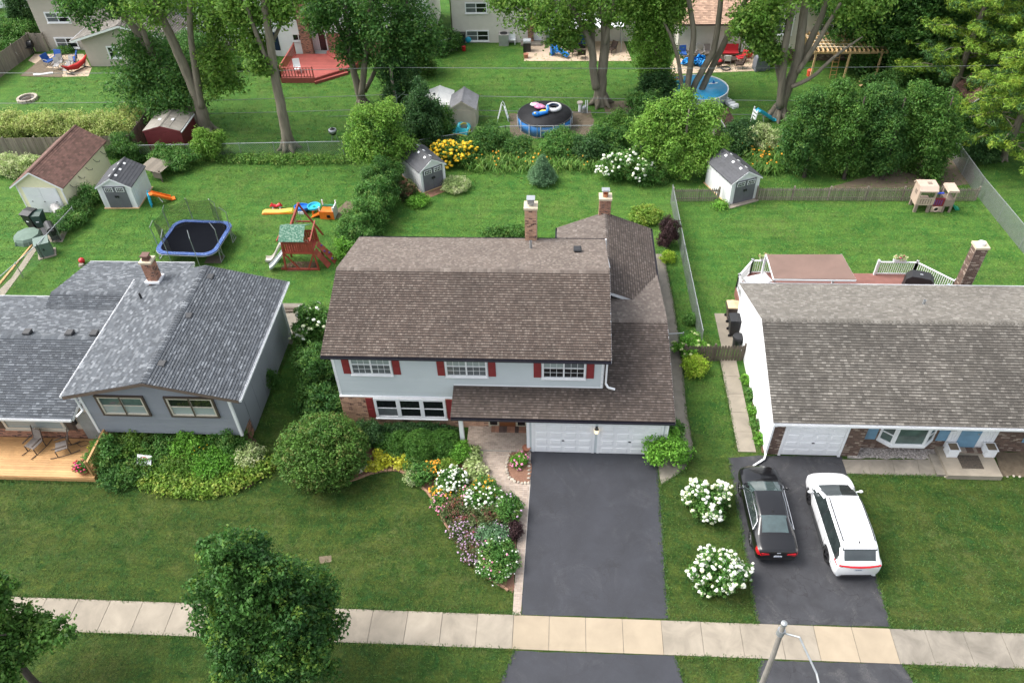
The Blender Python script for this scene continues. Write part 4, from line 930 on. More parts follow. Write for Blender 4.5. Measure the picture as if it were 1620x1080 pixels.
tall('big_maple', 'tall forked maple with pale grey trunk beside red shed', [([(327,212),(316,165),(300,125),(282,85),(262,40),(240,0),(215,-60)],[.62,.42,.38,.35,.31,.27,.18]),([(318,170),(311,120),(303,70),(300,20),(300,-60)],[.3,.26,.22,.2,.13])], Y1,
  [(350,132,Y1,20,1.3,1,.8),(338,100,Y1-.5,20),(360,62,Y1,24),(385,22,Y1-.5,28),(325,25,Y1+1,28),(270,-15,Y1,40),(350,-25,Y1,52),(230,15,Y1-1,30)], L_lite2, .5, dy=-.25)
tall('big_maple', 'dark leaning forked maple hanging over wood fence corner', [([(303,182),(285,150),(262,112),(232,72),(205,35),(170,0),(140,-40)],[.5,.42,.37,.33,.27,.22,.14]),([(238,80),(222,40),(200,0),(190,-40)],[.24,.2,.16,.1])], 59.5,
  [(240,150,59,36,1.3,1,.9),(215,125,59,26),(270,120,58.5,36),(262,165,58,28),(225,80,60,30),(150,8,59,34,1.4,1,.7),(120,5,59,22),(190,-10,59,36),(150,-40,59,60),(250,95,60,30),(293,148,58,26)], L_deep, .5)
Y2 = 54.7
tall('leaning_trunk_tree', 'tall tree with bare grey trunk standing in lawn by chain-link fence', [([(458,236),(452,205),(444,165),(436,125),(430,85),(424,45),(418,0),(410,-60)],[.55,.40,.36,.33,.30,.27,.23,.15]),([(434,120),(420,90),(404,50),(390,10),(375,-40)],[.2,.17,.15,.12,.08]),([(429,70),(445,35),(452,-10),(462,-60)],[.14,.12,.1,.06])], Y2,
  [(404,75,Y2,16),(386,30,Y2,18,1.2),(442,22,Y2,18),(412,102,Y2-.5,13),(455,-8,Y2,26),(405,-25,Y2,36),(372,8,Y2,18)], L_lite2, .5, cover=.15, dy=-.1)
Y3 = 62.2
tall('backyard_tree', 'spreading three-stemmed tree in front of red deck', [([(574,168),(565,135),(556,100),(543,60),(527,25),(515,-20)],[.42,.31,.25,.21,.18,.12]),([(572,150),(577,100),(580,50),(588,0),(590,-50)],[.28,.25,.22,.18,.1]),([(577,145),(592,115),(606,80),(628,35),(650,-10)],[.2,.17,.15,.12,.08]),([(555,100),(553,60),(548,20),(540,-20)],[.14,.12,.1,.07])], Y3,
  [(600,60,Y3-1,40),(640,75,Y3,36),(575,40,Y3+1,34),(530,20,Y3,32),(610,20,Y3,46),(655,40,Y3,34),(560,80,Y3,22),(620,105,Y3,24),(670,70,Y3,22),(505,30,Y3,20),(600,-25,Y3,46),(512,2,Y3-1,26)], L_deep, .4, cover=.22)
Y4 = 62.1
tall('backyard_tree', 'tall twin-trunk tree in lawn beside black-covered pool', [([(950,176),(950,150),(953,110),(958,60),(956,20),(952,-40)],[.62,.52,.40,.36,.33,.22]),([(943,140),(938,105),(937,80),(922,45),(905,10),(895,-30)],[.34,.31,.29,.24,.19,.12]),([(937,80),(936,40),(930,0),(925,-40)],[.24,.22,.18,.12]),([(957,70),(966,30),(975,-10)],[.18,.16,.12])], Y4,
  [(880,30,Y4-1,30,1.4,1,.8),(840,15,Y4,34,1.2,1,.8),(920,20,Y4+1,34),(895,60,Y4-1,18),(985,15,Y4,34),(870,-25,Y4,50),(950,-30,Y4,50),(800,0,Y4,24,1.2,1,.7),(880,72,Y4-1.5,14,1.3,1,.7)], L_lite2, .5)
Y5 = 62.3
tall('clump_tree', 'leaning clump of four slim trunks in front of round blue pool', [([(1092,168),(1097,140),(1112,110),(1128,82),(1136,40),(1141,-10),(1145,-60)],[.34,.26,.26,.25,.22,.19,.12]),([(1086,160),(1088,135),(1094,90),(1097,50),(1090,5),(1080,-40)],[.28,.26,.24,.22,.18,.12]),([(1104,155),(1120,120),(1141,78),(1160,40),(1180,0),(1195,-30)],[.27,.25,.24,.22,.2,.12]),([(1082,155),(1078,130),(1073,95),(1062,60),(1050,35)],[.18,.16,.15,.13,.09])], Y5,
  [(1066,14,Y5,15,1,1,1.2),(1120,-50,Y5,40),(1195,-35,Y5,34),(1060,-30,Y5,34),(1205,18,Y5,16)], L_lite2, .4, cover=.15)
Y6 = 60.
tall('clump_tree', 'wide clump of tall grey trunks beside raw timber pergola', [([(1228,196),(1236,165),(1250,130),(1262,95),(1268,50),(1275,0),(1280,-50)],[.62,.45,.40,.37,.33,.28,.2]),([(1234,170),(1238,120),(1243,70),(1252,20),(1258,-30)],[.3,.28,.26,.24,.15]),([(1256,120),(1280,70),(1300,25),(1315,-20)],[.28,.26,.22,.15]),([(1262,115),(1290,72),(1312,35),(1330,5)],[.2,.18,.15,.1]),([(1240,150),(1228,100),(1224,60),(1220,20)],[.2,.18,.15,.1]),([(1252,138),(1285,122),(1318,92),(1345,72),(1365,58)],[.17,.15,.12,.09,.04])], Y6,
  [(1215,30,Y6,24,1,1,1.2),(1200,65,Y6,16,1,1,1.3),(1350,12,Y6,22,1.2),(1368,58,Y6,9),(1245,-25,Y6,40),(1300,-35,Y6,46),(1180,40,Y6,18,1,1,1.3),(1385,2,Y6,18),(1225,85,Y6,12)], L_lite2, .5, cover=.17)
# hanging light green tree between the two back gardens
Yc = 64.5
tall('weeping_tree', 'light green drooping column tree between two back gardens', [([(1040,130),(1040,80),(1038,30),(1036,-40)],[.3,.25,.2,.1])], Yc,
  [(1035,90,Yc,30,1,1,1.2),(1025,50,Yc,34,1,1,1.2),(1045,20,Yc,36),(1010,15,Yc,28),(1030,-30,Yc,50),(1042,118,Yc,22)], L_lite, .3, leaf=.2, crad=.5, cover=.45)
# dark maples at the right back
for lab, Yd, bb, mm in (('dense dark maple with layered leaves behind timber pergola', 68., [(1420,100,68,44),(1418,58,69,34),(1440,50,68,50),(1400,15,69,60),(1450,105,66,36),(1480,20,69,60),(1410,-40,69,80)], L_deep),
                        ('broad deep green maple filling the far corner behind pines', 74., [(1500,40,74,60),(1560,20,74,60),(1590,-10,74,80),(1520,80,72,50),(1510,-40,74,80)], L_deep)):
    b = FP(bb[0][0]+10, 190, Yd); tree('dark_maple', lab, (b.x,Yd), [([(b.x,Yd,-.1),(b.x+.2,Yd,4),(b.x,Yd,9)],[.4,.3,.1])], [B(*q) for q in bb], mm, .26, .7, 24, .8, barkm=bark_dk)
# row of pear-like trees along the picket fence
for lab, bx, by, bb in (('leafy green tree first in row behind picket fence, beside clump of trunks', 1272, 280, [(1272,247,51.5,34,1,1,.9),(1276,205,51.5,34),(1284,165,51.8,22),(1262,230,51,26)]),
                        ('leafy green tree second in row behind picket fence', 1335, 283, [(1335,247,51.5,37),(1334,200,51.5,37),(1330,152,51.8,25),(1312,175,52,26)]),
                        ('leafy green tree third in row behind picket fence', 1395, 284, [(1398,249,51.5,36),(1396,205,51.5,37),(1388,158,51.8,25),(1400,175,51.8,28)]),
                        ('leafy green tree last in row behind picket fence, beside play castle', 1465, 284, [(1464,249,51.5,38),(1466,205,51.5,38),(1456,160,51.8,27),(1480,175,51.8,30),(1495,225,51.5,28)])):
    b = G(bx, by); tree('pear_tree', lab, (b.x,b.y), [([(b.x,b.y,-.1),(b.x,b.y+.2,2),(b.x,b.y+.5,6)],[.14,.11,.04])], [B(q[0],q[1],q[2],q[3]*.82,.9,.9,1.08) for q in bb], L_deep if bx in (1272,1395) else L_maple, .15, .42, 22, .85, barkm=bark_dk, group='row of trees behind the picket fence', lump=.2)
# pines at the right edge: tiers of needle tufts on drooping boughs
def pine(label, x, y, h, n, rmax, seed, lo=.12):
    rg = random.Random(seed); t = thing('pine_tree', label, 'tree', (x,y,0), 0)
    limbs(t, [([(x,y,-.1),(x,y,h*.5),(x,y,h)],[.30,.2,.04])], bark, flare=True)
    tuft = []; m = MB()
    for k in range(n):
        f = lo+(1-lo)*k/n; z = h*f; L = rmax*(1-f**1.6)*rg.uniform(.75,1.1)+.4; a = k*2.4+rg.uniform(-.4,.4)
        d = Vector((math.cos(a),math.sin(a),0)); p0 = Vector((x,y,z)); p1 = p0+d*L*.6+ZP*L*.10; p2 = p0+d*L+ZP*L*.05
        m.tube([p0,p1,p2],[.05,.035,.012],5)
        for j in range(int(7+L*3.6)):
            q = p0.lerp(p2, .35+.65*rg.random())+Vector((rg.uniform(-1,1),rg.uniform(-1,1),rg.uniform(-.15,.45)))*(.20+.15*L)
            tuft.append(tuple(q))
    m.build('bough', bark, t, kind='stuff')
    tf = np.array(tuft); cut = RNG.random(len(tf)) < .72
    for sel, mm in ((cut, L_pine),(~cut, L_pined)):
        c_ = tf[sel]; v = leafgeo(c_, .46*(.7+.6*RNG.random(len(c_))), 60, .28, .62, .55, .24, stretch=1.)
        fastmesh('crown', v, np.arange(len(v)).reshape(-1,4), mm, t)
    return t
b = G(1585,252); pine('tall yellow green pine overhanging the chain-link fence', b.x, b.y, 11.5, 50, 4.6, 3, .10)
b = G(1490,165); pine('feathery pine with long open boughs behind tree row', b.x+.5, b.y, 12.5, 44, 4.4, 5, .15)
b = G(1600,170); pine('broad pine behind the brown-roofed shed', b.x+1.0, b.y+1, 15, 50, 5.0, 9, .12)
# light green tree by the fence corner
b = G(1078,280)
tree('light_green_tree', 'light green bushy tree behind white shed and white hydrangea', (b.x,b.y), [([(b.x,b.y,-.1),(b.x,b.y+.3,2),(b.x,b.y+.6,5)],[.16,.12,.05])], [B(1018,208,51.5,17),B(1042,180,52,19),B(1084,160,52.4,17),B(1120,186,52,19),B(1132,232,51,17),B(1058,222,51.3,23),B(1100,222,51.3,20),B(1030,242,51,18),B(1080,262,50.6,20),B(1070,192,52,22),B(1112,256,50.6,17)], L_lite, .17, .45, 18, .6, lump=.2)
b = G(597,278)
tree('light_green_tree', 'airy light green tree beside white shed, below the power pole', (b.x,b.y), [([(b.x,b.y,-.1),(b.x,b.y+.3,2),(b.x,b.y+.6,4.5)],[.14,.1,.04])], [B(598,235,50.5,30),B(570,225,50.8,22),B(628,232,50.6,22),B(595,195,51,27),B(615,180,51.2,18),B(575,188,51.2,18)], L_lite, .16, .42, 18, .55, lump=.2, extra=[([B(600,215,51,32)], L_maple)])
# dark arborvitae and evergreen shrubs along the back line
for lab, px, py, w, h, m in (('tall dark evergreen beside white and tan sheds', 668, 232, 3.0, 4.6, L_dark), ('dark evergreen column beneath the power pole', 640, 175, 3.0, 4.8, L_dark),
     ('grey green tall shrub beside chain-link gate behind power pole', 662, 118, 2.6, 3.6, L_olive), ('dark evergreen tucked between light green tree and tan sheds', 690, 222, 2.4, 3.0, L_deep),
     ('dark blue green evergreen below drooping column tree', 1036, 166, 2.8, 2.8, L_dark), ('dark green bush below the light green tree clump', 1022, 195, 2.6, 2.4, L_deep)):
    shrub('evergreen', lab, px, py, w, h, m, .16, .35, 18, .9, cat='evergreen')
# ---------------------------------------------------------------- shrubs, flowers and beds
W_fl = mk('white bloom', (.82,.83,.76), (.72,.75,.60), rough=.7, isl=.12); C_fl = mk('creamy bloom', (.66,.68,.48), (.52,.58,.34), rough=.7, isl=.15); Y_fl = mk('yellow bloom', (.80,.52,.02), (.72,.44,.01), rough=.7, isl=.15)
O_fl = mk('orange bloom', (.75,.30,.02), (.80,.40,.03), rough=.7, isl=.15); P_fl = mk('pink bloom', (.62,.18,.32), (.70,.30,.42), rough=.7, isl=.2)
V_fl = mk('lilac bloom', (.42,.27,.42), (.52,.37,.50), rough=.7, isl=.2); R_fl = mk('deep red bloom', (.40,.05,.09), (.50,.10,.14), rough=.7, isl=.2); K_fl = mk('hot pink bloom', (.72,.05,.25), (.62,.03,.12), rough=.7, isl=.2)
# around the middle house
g = G(514,748)
shrub('viburnum', 'huge rounded olive green shrub at corner of blue grey house', 518, 742, 4.2, 3.0, L_olive, .12, .24, 18, 1.3, d=3.8, lump=.05, sub=9)
for lab, px, py, w, h in (('small clipped round boxwood next to huge olive shrub', 609, 706, .95, .8), ('clipped round boxwood second from the huge olive shrub', 635, 708, 1.15, 1.0), ('large clipped boxwood in middle of front bed', 669, 716, 1.6, 1.35), ('large clipped boxwood beside the porch post', 705, 713, 1.5, 1.25)):
    shrub('boxwood', lab, px, py, w, h, L_box, .06, .11, 14, 1.3, group='boxwoods along the front bed', lump=.04, sub=9)
shrub('hedge', 'low dark yew hedge against brick below triple window', 658, 687, 4.6, .7, L_dark, .08, .15, 14, 1.2, d=.8, cat='hedge')
shrub('hedge', 'dark yew beside brick corner behind huge olive shrub', 588, 700, 1.2, 1.3, L_dark, .08, .15, 14, 1.1, cat='shrub')
shrub('bright_shrub', 'bright green round shrub at foot of the porch post', 727, 722, 1.15, .95, L_brt, .08, .13, 14, 1.2)
shrub('bright_shrub', 'yellow green spirea beside white phlox', 708, 742, .9, .6, L_hosta, .06, .1, 12, 1.)
for lab, px, py, w in (('variegated hosta nearest the porch along paver walk', 746, 722, .8),('variegated hosta in middle of paver walk edge', 751, 738, .85),('variegated hosta farthest from porch along paver walk', 757, 754, .9)):
    shrub('variegated_hosta', lab, px, py, w, .5, L_vari, .16, .2, 10, 1., group='variegated hostas along the walk', cat='hosta')
for lab, px, py, w in (('golden hosta closest to huge olive shrub', 593, 739, .75),('golden hosta tucked behind two others by edging curve', 602, 720, .6),('golden hosta in middle of the edging curve', 615, 731, .75),('golden hosta nearest the boxwoods and rock', 638, 733, .85)):
    shrub('golden_hosta', lab, px, py, w, .35, L_gold, .15, .16, 9, .9, group='golden hostas in the front bed', cat='hosta')
for lab, px, py, w, h, m in (('leafy green perennial beside pale rock in front bed', 626, 716, 1.0, .6, L_grn),('dark green perennial below large boxwood', 660, 735, 1.2, .6, L_grn),('tall green perennial behind orange marigolds', 668, 756, 1.2, .7, L_grn),('loose green perennial between boxwood and porch shrub', 690, 728, 1.0, .5, L_deep),('grey green catmint at tip of edging curve', 655, 758, .9, .4, L_vari),('pale grey rosemary stems near brick wall', 647, 700, .7, .5, L_vari)):
    shrub('perennial', lab, px, py, w, h, m, .1, .16, 12, .8, cat='plant')
bloom('phlox', 'white phlox clump nearest the yellow green spirea', 718, 770, 1.5, 1.0, L_grn, W_fl, 110, .065, 'flowers', leaf=.1, d=1.3)
bloom('phlox', 'white phlox clump beside paver walk below hostas', 768, 798, 2.0, 1.0, L_grn, W_fl, 120, .062, 'flowers', leaf=.1, d=1.2)
bloom('marigolds', 'orange marigold clump above white phlox', 686, 747, .95, .55, L_grn, O_fl, 90, .055, 'flowers', leaf=.08)
bloom('marigolds', 'orange marigold drift left below white phlox', 700, 782, .9, .5, L_grn, O_fl, 60, .055, 'flowers', leaf=.08)
bloom('marigolds', 'orange marigold drift between white and pink flowers', 716, 792, 1.0, .5, L_grn, O_fl, 70, .055, 'flowers', leaf=.08)
bloom('marigolds', 'orange lilies among white phlox by paver walk', 768, 782, 1.2, .9, L_grn, O_fl, 30, .07, 'flowers', leaf=.08)
bloom('pink_flowers', 'pink coneflowers along edging below marigolds', 700, 800, .9, .6, L_grn, P_fl, 60, .05, 'flowers', leaf=.08)
bloom('pink_flowers', 'pink blossoms between the two white phlox clumps', 738, 790, .8, .7, L_grn, P_fl, 40, .055, 'flowers', leaf=.08)
bloom('sedum', 'rusty red leaved perennials in middle of long bed', 728, 815, 1.7, .7, L_rust, R_fl, 26, .035, 'flowers', leaf=.09, d=1.5)
bloom('sedum', 'olive and rust clump beside dark barberry', 770, 828, 1.9, .8, L_rust, R_fl, 22, .035, 'flowers', leaf=.09, d=1.6)
bloom('lavender', 'lilac flower drift along edging, upper half', 735, 842, 1.3, .55, L_rust, V_fl, 190, .04, 'flowers', leaf=.07, d=1.6)
bloom('lavender', 'lilac flower drift along edging, lower half', 752, 870, 1.3, .55, L_rust, V_fl, 200, .04, 'flowers', leaf=.07, d=1.7)
bloom('daisies', 'big green clump dotted with small white daisies near bed tip', 788, 890, 1.7, .8, L_grn, [W_fl,W_fl,W_fl,P_fl], 90, .04, 'flowers', leaf=.09, d=2.2)
bloom('daisies', 'airy blue green clump with violet spikes above white daisies', 780, 855, 1.5, .8, L_spruce, V_fl, 40, .035, 'flowers', leaf=.09, d=1.3)
bloom('daisies', 'white daisy patch at tip of long bed', 768, 900, .8, .45, L_grn, W_fl, 36, .045, 'flowers', leaf=.08)
bloom('tall_perennial', 'dark green upright perennial with violet blossom beside paver walk', 803, 815, 1.3, 1.0, L_grn, V_fl, 14, .05, 'flowers', leaf=.09, d=1.6)
shrub('barberry', 'dark plum barberry beside paver walk', 810, 845, .9, .7, L_plum, .07, .13, 12, 1.1)
bloom('pink_geranium', 'pink flowering plant in stone-ringed island bed', 822, 732, .75, .5, L_brt, P_fl, 34, .055, 'flowers', leaf=.09)
shrub('hydrangea_bush', 'leafy green shrub at right corner of garage door', 1052, 722, 1.9, 1.4, L_brt, .14, .25, 16, 1.)
shrub('hydrangea_bush', 'green shrub along garage side wall behind leafy corner shrub', 1063, 695, 1.0, 1.2, L_grn, .12, .2, 14, 1.)
bloom('hydrangea_tree', 'white hydrangea ball on lawn strip nearer the houses', 1115, 808, 1.75, 1.35, L_grn, [W_fl,W_fl,C_fl], 190, .085, d=1.6, leaf=.11, cover=.9)
bloom('hydrangea_tree', 'white hydrangea ball on lawn strip nearer the sidewalk', 1133, 920, 2.05, 1.5, L_grn, [W_fl,W_fl,C_fl], 220, .085, d=1.75, leaf=.11, cover=.9)
shrub('spirea', 'glowing yellow green spirea by the gate fence', 1098, 588, 1.35, 1.0, L_lime, .1, .2, 12, 1.)
bloom('hydrangea', 'pale green hydrangea behind yellow spirea at fence gate', 1090, 560, 1.5, 1.3, L_brt, mk('lime bloom',(.45,.52,.22)), 26, .09, leaf=.12)
shrub('small_shrub', 'small green shrub beside side path by steel fence', 1092, 510, .8, .6, L_grn, .09, .15, 12, 1.)
shrub('small_shrub', 'small lime plant at top end of side path', 1056, 412, .9, .6, L_lime, .1, .16, 12, .9)
shrub('plum_bush', 'dark plum columnar shrub beside rear wing', 1055, 388, 1.1, 2.0, L_plum, .08, .15, 14, 1.1)
shrub('golden_shrub', 'low golden green mound on lawn behind chimney', 1021, 347, 2.0, .8, L_hosta, .12, .22, 12, 1.)
shrub('pachysandra', 'green hedge row behind main roof', 800, 378, 3.2, 1.0, L_grn, .1, .2, 12, 1., d=1.2, cat='hedge')
bloom('hydrangea', 'tall white hydrangea between grey house and brown roof', 505, 545, 2.1, 2.9, L_grn, [W_fl,C_fl], 80, .10, leaf=.13)
for lab, px, py, w, h, m in (('dark lilac bush beside blue grey house wall', 516, 608, 2.1, 2.6, L_deep),('dark shrub at lower corner between the houses', 500, 640, 1.5, 1.3, L_deep),('shrub behind huge olive viburnum by brick corner', 522, 655, 2.0, 1.6, L_deep)):
    shrub('lilac', lab, px, py, w, h, m, .13, .28, 16, 1.)
shrub('small_shrub', 'small shrub against grey side wall by air vent', 430, 612, .9, 1.2, L_deep, .1, .18, 12, 1.)
# hedge line running back between the gardens
for i, (lab, px, py, w, h, m) in enumerate((('hedge shrub beside brown roof corner', 566, 385, 2.2, 2.0, L_grn),('grey green hedge shrub second from brown roof corner', 585, 362, 2.5, 2.3, L_grn),('hedge shrub in middle of garden boundary', 596, 338, 2.6, 2.5, L_grn),('dark hedge shrub fourth from brown roof corner', 606, 316, 2.6, 2.7, L_deep),('hedge shrub next to airy light green tree', 614, 297, 2.3, 2.4, L_grn),('low pale shrub below brown roof corner hedge', 552, 402, 1.6, 1.2, L_brt))):
    shrub('hedge_shrub', lab, px, py, w, h, m, .12, .26, 16, .9, group='hedge between the two back gardens')
shrub('burning_bush', 'brown red leaved shrub against white shed side', 645, 312, 1.4, 1.3, L_rust, .1, .2, 14, 1.)
shrub('lime_plant', 'lime green low plants beside mulch before shed doors', 662, 322, 1.5, .6, L_brt, .1, .18, 12, .8)
shrub('artemisia', 'silvery low plant beside shed doors', 722, 298, 1.9, .7, L_vari, .09, .18, 12, 1.)
bloom('coneflower_bush', 'mass of yellow black-eyed flowers behind white shed', 716, 258, 3.4, 1.7, L_grn, Y_fl, 210, .13, leaf=.14, d=2.2, crad=.25)
bloom('hydrangea', 'big white hydrangea in lawn corner below light green tree', 993, 282, 3.5, 2.2, L_grn, [W_fl,W_fl,C_fl], 190, .11, leaf=.14, d=2.6, crad=.25)
t = thing('young_spruce', 'small blue green spruce standing alone in back lawn', 'spruce', G(858,288), 0)
g = G(858,288); MB().cyl((g.x,g.y,-.05),(g.x,g.y,1.6),.05,.02,6).build('trunk', bark_dk, t)
foliage('crown', [((g.x,g.y,.45),(.95,.95,.40)),((g.x,g.y,.9),(.7,.7,.4)),((g.x,g.y,1.4),(.4,.4,.45)),((g.x,g.y,1.85),(.16,.16,.3))], L_spruce, t, .12, .2, 20, 1.2, wid=.25)
for i, (lab, px, py, w, h, m) in enumerate((('green shrub behind yellow flowers at rear fence', 775, 236, 2.8, 1.8, L_deep),('dusky green shrub in middle of rear fence line', 815, 246, 2.2, 1.2, L_deep),('leafy shrub below the black-covered pool', 888, 242, 3.0, 1.5, L_grn),('dark shrub right of the pool at rear fence', 955, 240, 3.0, 1.8, L_deep),('green shrub next to white hydrangea at rear fence', 930, 250, 2.6, 1.6, L_dark),('light shrub below twin-trunk tree', 975, 215, 2.6, 1.8, L_maple),('shrub at rear fence between pool and yellow flowers', 748, 250, 2.0, 1.5, L_grn),('low shrub beside hydrangea and fence end', 1030, 285, 1.8, 1.4, L_grn))):
    shrub('fence_shrub', lab, px, py, w, h, m, .14, .3, 16, .9, group='shrubs along the rear fence')
# daylily strip: arching blades
def daylilies(label, pp, n, spread, orange=20):
    p0, p1 = G(*pp[0]), G(*pp[1]); c = (p0+p1)/2; t = thing('daylilies', label, 'daylilies', (c.x,c.y,0))
    N = n; f = RNG.random(N)[:,None]; base = np.array(p0)[None]*(1-f)+np.array(p1)[None]*f; base[:,:2] += RNG.normal(size=(N,2))*spread
    a = RNG.random(N)*6.283; d = np.stack([np.cos(a),np.sin(a),np.zeros(N)],1); s = np.stack([-np.sin(a),np.cos(a),np.zeros(N)],1)*.028
    h = (.4+.45*RNG.random(N))[:,None]; z = np.array([0,0,1.])
    m = base+d*h*.35+z*h*.95; e = base+d*h*1.05+z*h*.55
    v = np.stack([base-s,base+s,m+s,m-s,m-s,m+s,e+s*.3,e-s*.3],1).reshape(-1,3)
    fastmesh('blades', v, np.arange(len(v)).reshape(-1,4), L_vibr, t)['kind'] = 'stuff'
    if orange:
        k = RNG.choice(N, orange); heads('flower_heads', m[k]+z*.12, .07, O_fl, t)
daylilies('long strip of arching daylilies along rear lawn edge', ((742,262),(960,258)), 1700, .55, 45)
daylilies('daylily clump between right white shed and tree row', ((1198,268),(1222,272)), 240, .3, 8)
daylilies('orange daylilies behind the picket fence', ((1180,245),(1225,250)), 300, .5, 40)
for lab, px, py, w, h, m in (('dark shrub behind right white shed', 1170, 232, 2.8, 2.0, L_dark),('pale flowering bush between right shed and tree row', 1205, 236, 2.4, 1.8, L_vari),('small lime hosta at corner of right white shed', 1139, 328, .9, .35, L_brt),('shrubs in shade under the feathery pine', 1500, 210, 4.0, 2.2, L_deep),('shrub beside brown-roofed shed', 1540, 250, 3.0, 2.0, L_dark),('shrub under the timber pergola corner', 1400, 160, 3.5, 2.4, L_deep)):
    shrub('back_shrub', lab, px, py, w, h, m, .14, .3, 16, .9)
# hostas along the white gable wall
for i, (px, py) in enumerate(((1181,603),(1187,627),(1192,651),(1197,674),(1203,697))):
    shrub('wall_hosta', 'small green hosta in soil strip along white wall, %s from the brown gate' % ('first','second','third','fourth','fifth')[i], px, py, .62, .35, L_brt if i % 2 == 0 else L_grn, .14, .16, 9, .8, group='hostas along white wall', cat='hosta')
# left side
for i, (lab, px, py, w, h, m) in enumerate((('pale willow hedge beyond grey fence, first clump by frame edge', 10, 216, 4.2, 1.9, L_straw),('pale willow hedge beyond grey fence, second clump', 60, 216, 4.4, 1.8, L_straw),('pale willow hedge beyond grey fence, third clump', 115, 216, 4.2, 1.7, L_straw),('pale willow hedge beyond grey fence, last clump towards red shed', 175, 215, 4.2, 1.6, L_straw),('sprawling pale willow at fence behind yellow garage', 215, 205, 2.4, 1.8, L_straw))):
    shrub('willow_hedge', lab, px, py, w, h, m, .15, .45, 18, .9, group='pale hedge beyond the grey fence', d=2.6, cat='hedge')
for i, (lab, px, py, w, h, m) in enumerate((('variegated dogwood farthest from yellow garage below grey fence', 12, 272, 1.8, 1.2, L_vari),('variegated dogwood nearest yellow garage below grey fence', 55, 271, 1.9, 1.2, L_vari),('variegated dogwood in middle below grey fence', 34, 272, 1.9, 1.2, L_vari),('green shrub against fence between garage and red shed', 205, 254, 2.4, 2.0, L_deep),('vine shrub growing along yellow garage wall', 132, 338, 1.5, 1.2, L_deep),('green shrub between yellow garage and white shed', 148, 322, 1.3, 1.4, L_grn),('low shrub by grey board lean-to', 285, 262, 3.2, 1.3, L_grn),('bright sapling bush at chain-link fence beside red shed', 338, 250, 2.2, 2.4, L_lite),('ivy clump at red shed corner', 265, 255, 1.5, 1.2, L_grn),('weedy vines on chain-link fence by garage patio', 115, 355, 2.2, 1.1, L_grn))):
    shrub('side_shrub', lab, px, py, w, h, m, .12, .26, 14, .9)
shrub('weed_strip', 'long weedy growth along rear chain-link fence', 450, 255, 12., .45, L_vibr, .14, .25, 10, .5, d=1.2, cat='weeds')
for i, (lab, px, py, w, h, m) in enumerate((('green bushes beneath the red deck rail', 395, 98, 4.2, 1.0, L_grn),('tall dark cypress beside tan house wall', 47, 50, 2.2, 5.0, L_dark),('shrubs by far garden fence beside tan house', 20, 62, 5.0, 2.0, L_grn),('low plants under tan house window', 104, 82, 1.6, .4, L_grn),('dark bush against grey garden gate behind maple', 300, 110, 5.0, 3.2, L_deep),('climbing shrub on chain-link gate beside cream house', 700, 80, 3.0, 1.6, L_deep),('low hosta bed beside grill cover', 1222, 98, 2.2, .8, L_hosta))):
    shrub('garden_shrub', lab, px, py, w, h, m, .16, .35, 14, .9)
# bed before the grey house
for i, (lab, px, py, w, h, m) in enumerate((('leafy bush beside deck rail with yellow blossom', 175, 728, 1.6, 1.3, L_grn),('dark peony beneath first basement window', 215, 712, 1.8, 1.1, L_lite2),('green perennials in middle of grey house bed', 262, 718, 2.2, 1.0, L_grn),('tall perennials below second basement window', 315, 708, 2.2, 1.2, L_brt),('bushy growth at brick corner of grey house', 372, 706, 1.9, 1.3, L_grn),('fern clump near lawn sign', 290, 738, 2.2, .8, L_lite2),('broad green plants behind hosta border', 345, 735, 2.4, .9, L_brt),('weedy green plants beside deck corner', 195, 752, 2.0, .7, L_deep),('grey green catmint by hosta border', 395, 730, 1.5, .8, L_vari),('ferny plants beside sign post', 225, 745, 1.6, .8, L_olive))):
    shrub('bed_perennial', lab, px, py, w, h, m, .12, .24, 13, .9, cat='plant')
for i in range(12):
    f = i/11; px = 240+175*f; py = 758+22*math.sin(f*2.7)-(28*f*f)
    shrub('border_hosta', 'lime hosta edging the grey house bed, '+['beside deck corner','beside lawn sign','second past lawn sign','third past lawn sign','before fern clump','at front bulge of bed','just past front bulge','before broad green plants','on the long curve','nearing bed corner','at bed corner by side lawn','last along bed toward side wall'][i], px, py, 1.15, .45, L_hosta, .15, .30, 11, 1.2, group='lime hosta border', cat='hosta')
bloom('yellow_daisies', 'yellow flower clump near basement window', 322, 724, 1.1, .9, L_grn, Y_fl, 26, .045, 'flowers')
bloom('yellow_daisies', 'yellow loosestrife beside deck stair rail', 163, 718, .8, 1.0, L_hosta, Y_fl, 50, .04, 'flowers')
# ---------------------------------------------------------------- fences, poles, wires
def chain_fence(label, pts, h=1.25, post=2.6, sp=.075, wr=.0055, rail=True):
    c = pts[0].lerp(pts[-1], .5); t = thing('chain_link_fence', label, 'fence', (c.x,c.y,0)); wires = MB()
    for a, b in zip(pts, pts[1:]):
        d = (b-a); L = d.length; d.normalize(); n = max(1, round(L/post))
        for i in range(n+1): p = a+d*(L*i/n); MB().cyl(p-ZP*.05, p+ZP*(h+.06), .03, n=7).build('post', galv, t)
        if rail: MB().cyl(a+ZP*h, b+ZP*h, .024, n=6).build('top_rail', galv, t)
        s = d.cross(ZP)*wr; u = (d+ZP)*(.7071*wr); k = 0.
        for sg in (1, -1):
            x = -h
            while x < L:
                u0, u1 = max(0, x), min(L, x+h)
                if u1-u0 > .03:
                    z0, z1 = ((u0-x), (u1-x)) if sg > 0 else (h-(u0-x), h-(u1-x))
                    A = a+d*u0+ZP*(z0+.02); Bq = a+d*u1+ZP*(z1+.02); w = (d-ZP*sg)*(.7071*wr)
                    wires.add([A-w,A+w,Bq+w,Bq-w],[(0,1,2,3)])
                x += sp*1.414
    wires.build('wire_mesh', galv, t, kind='stuff'); return t
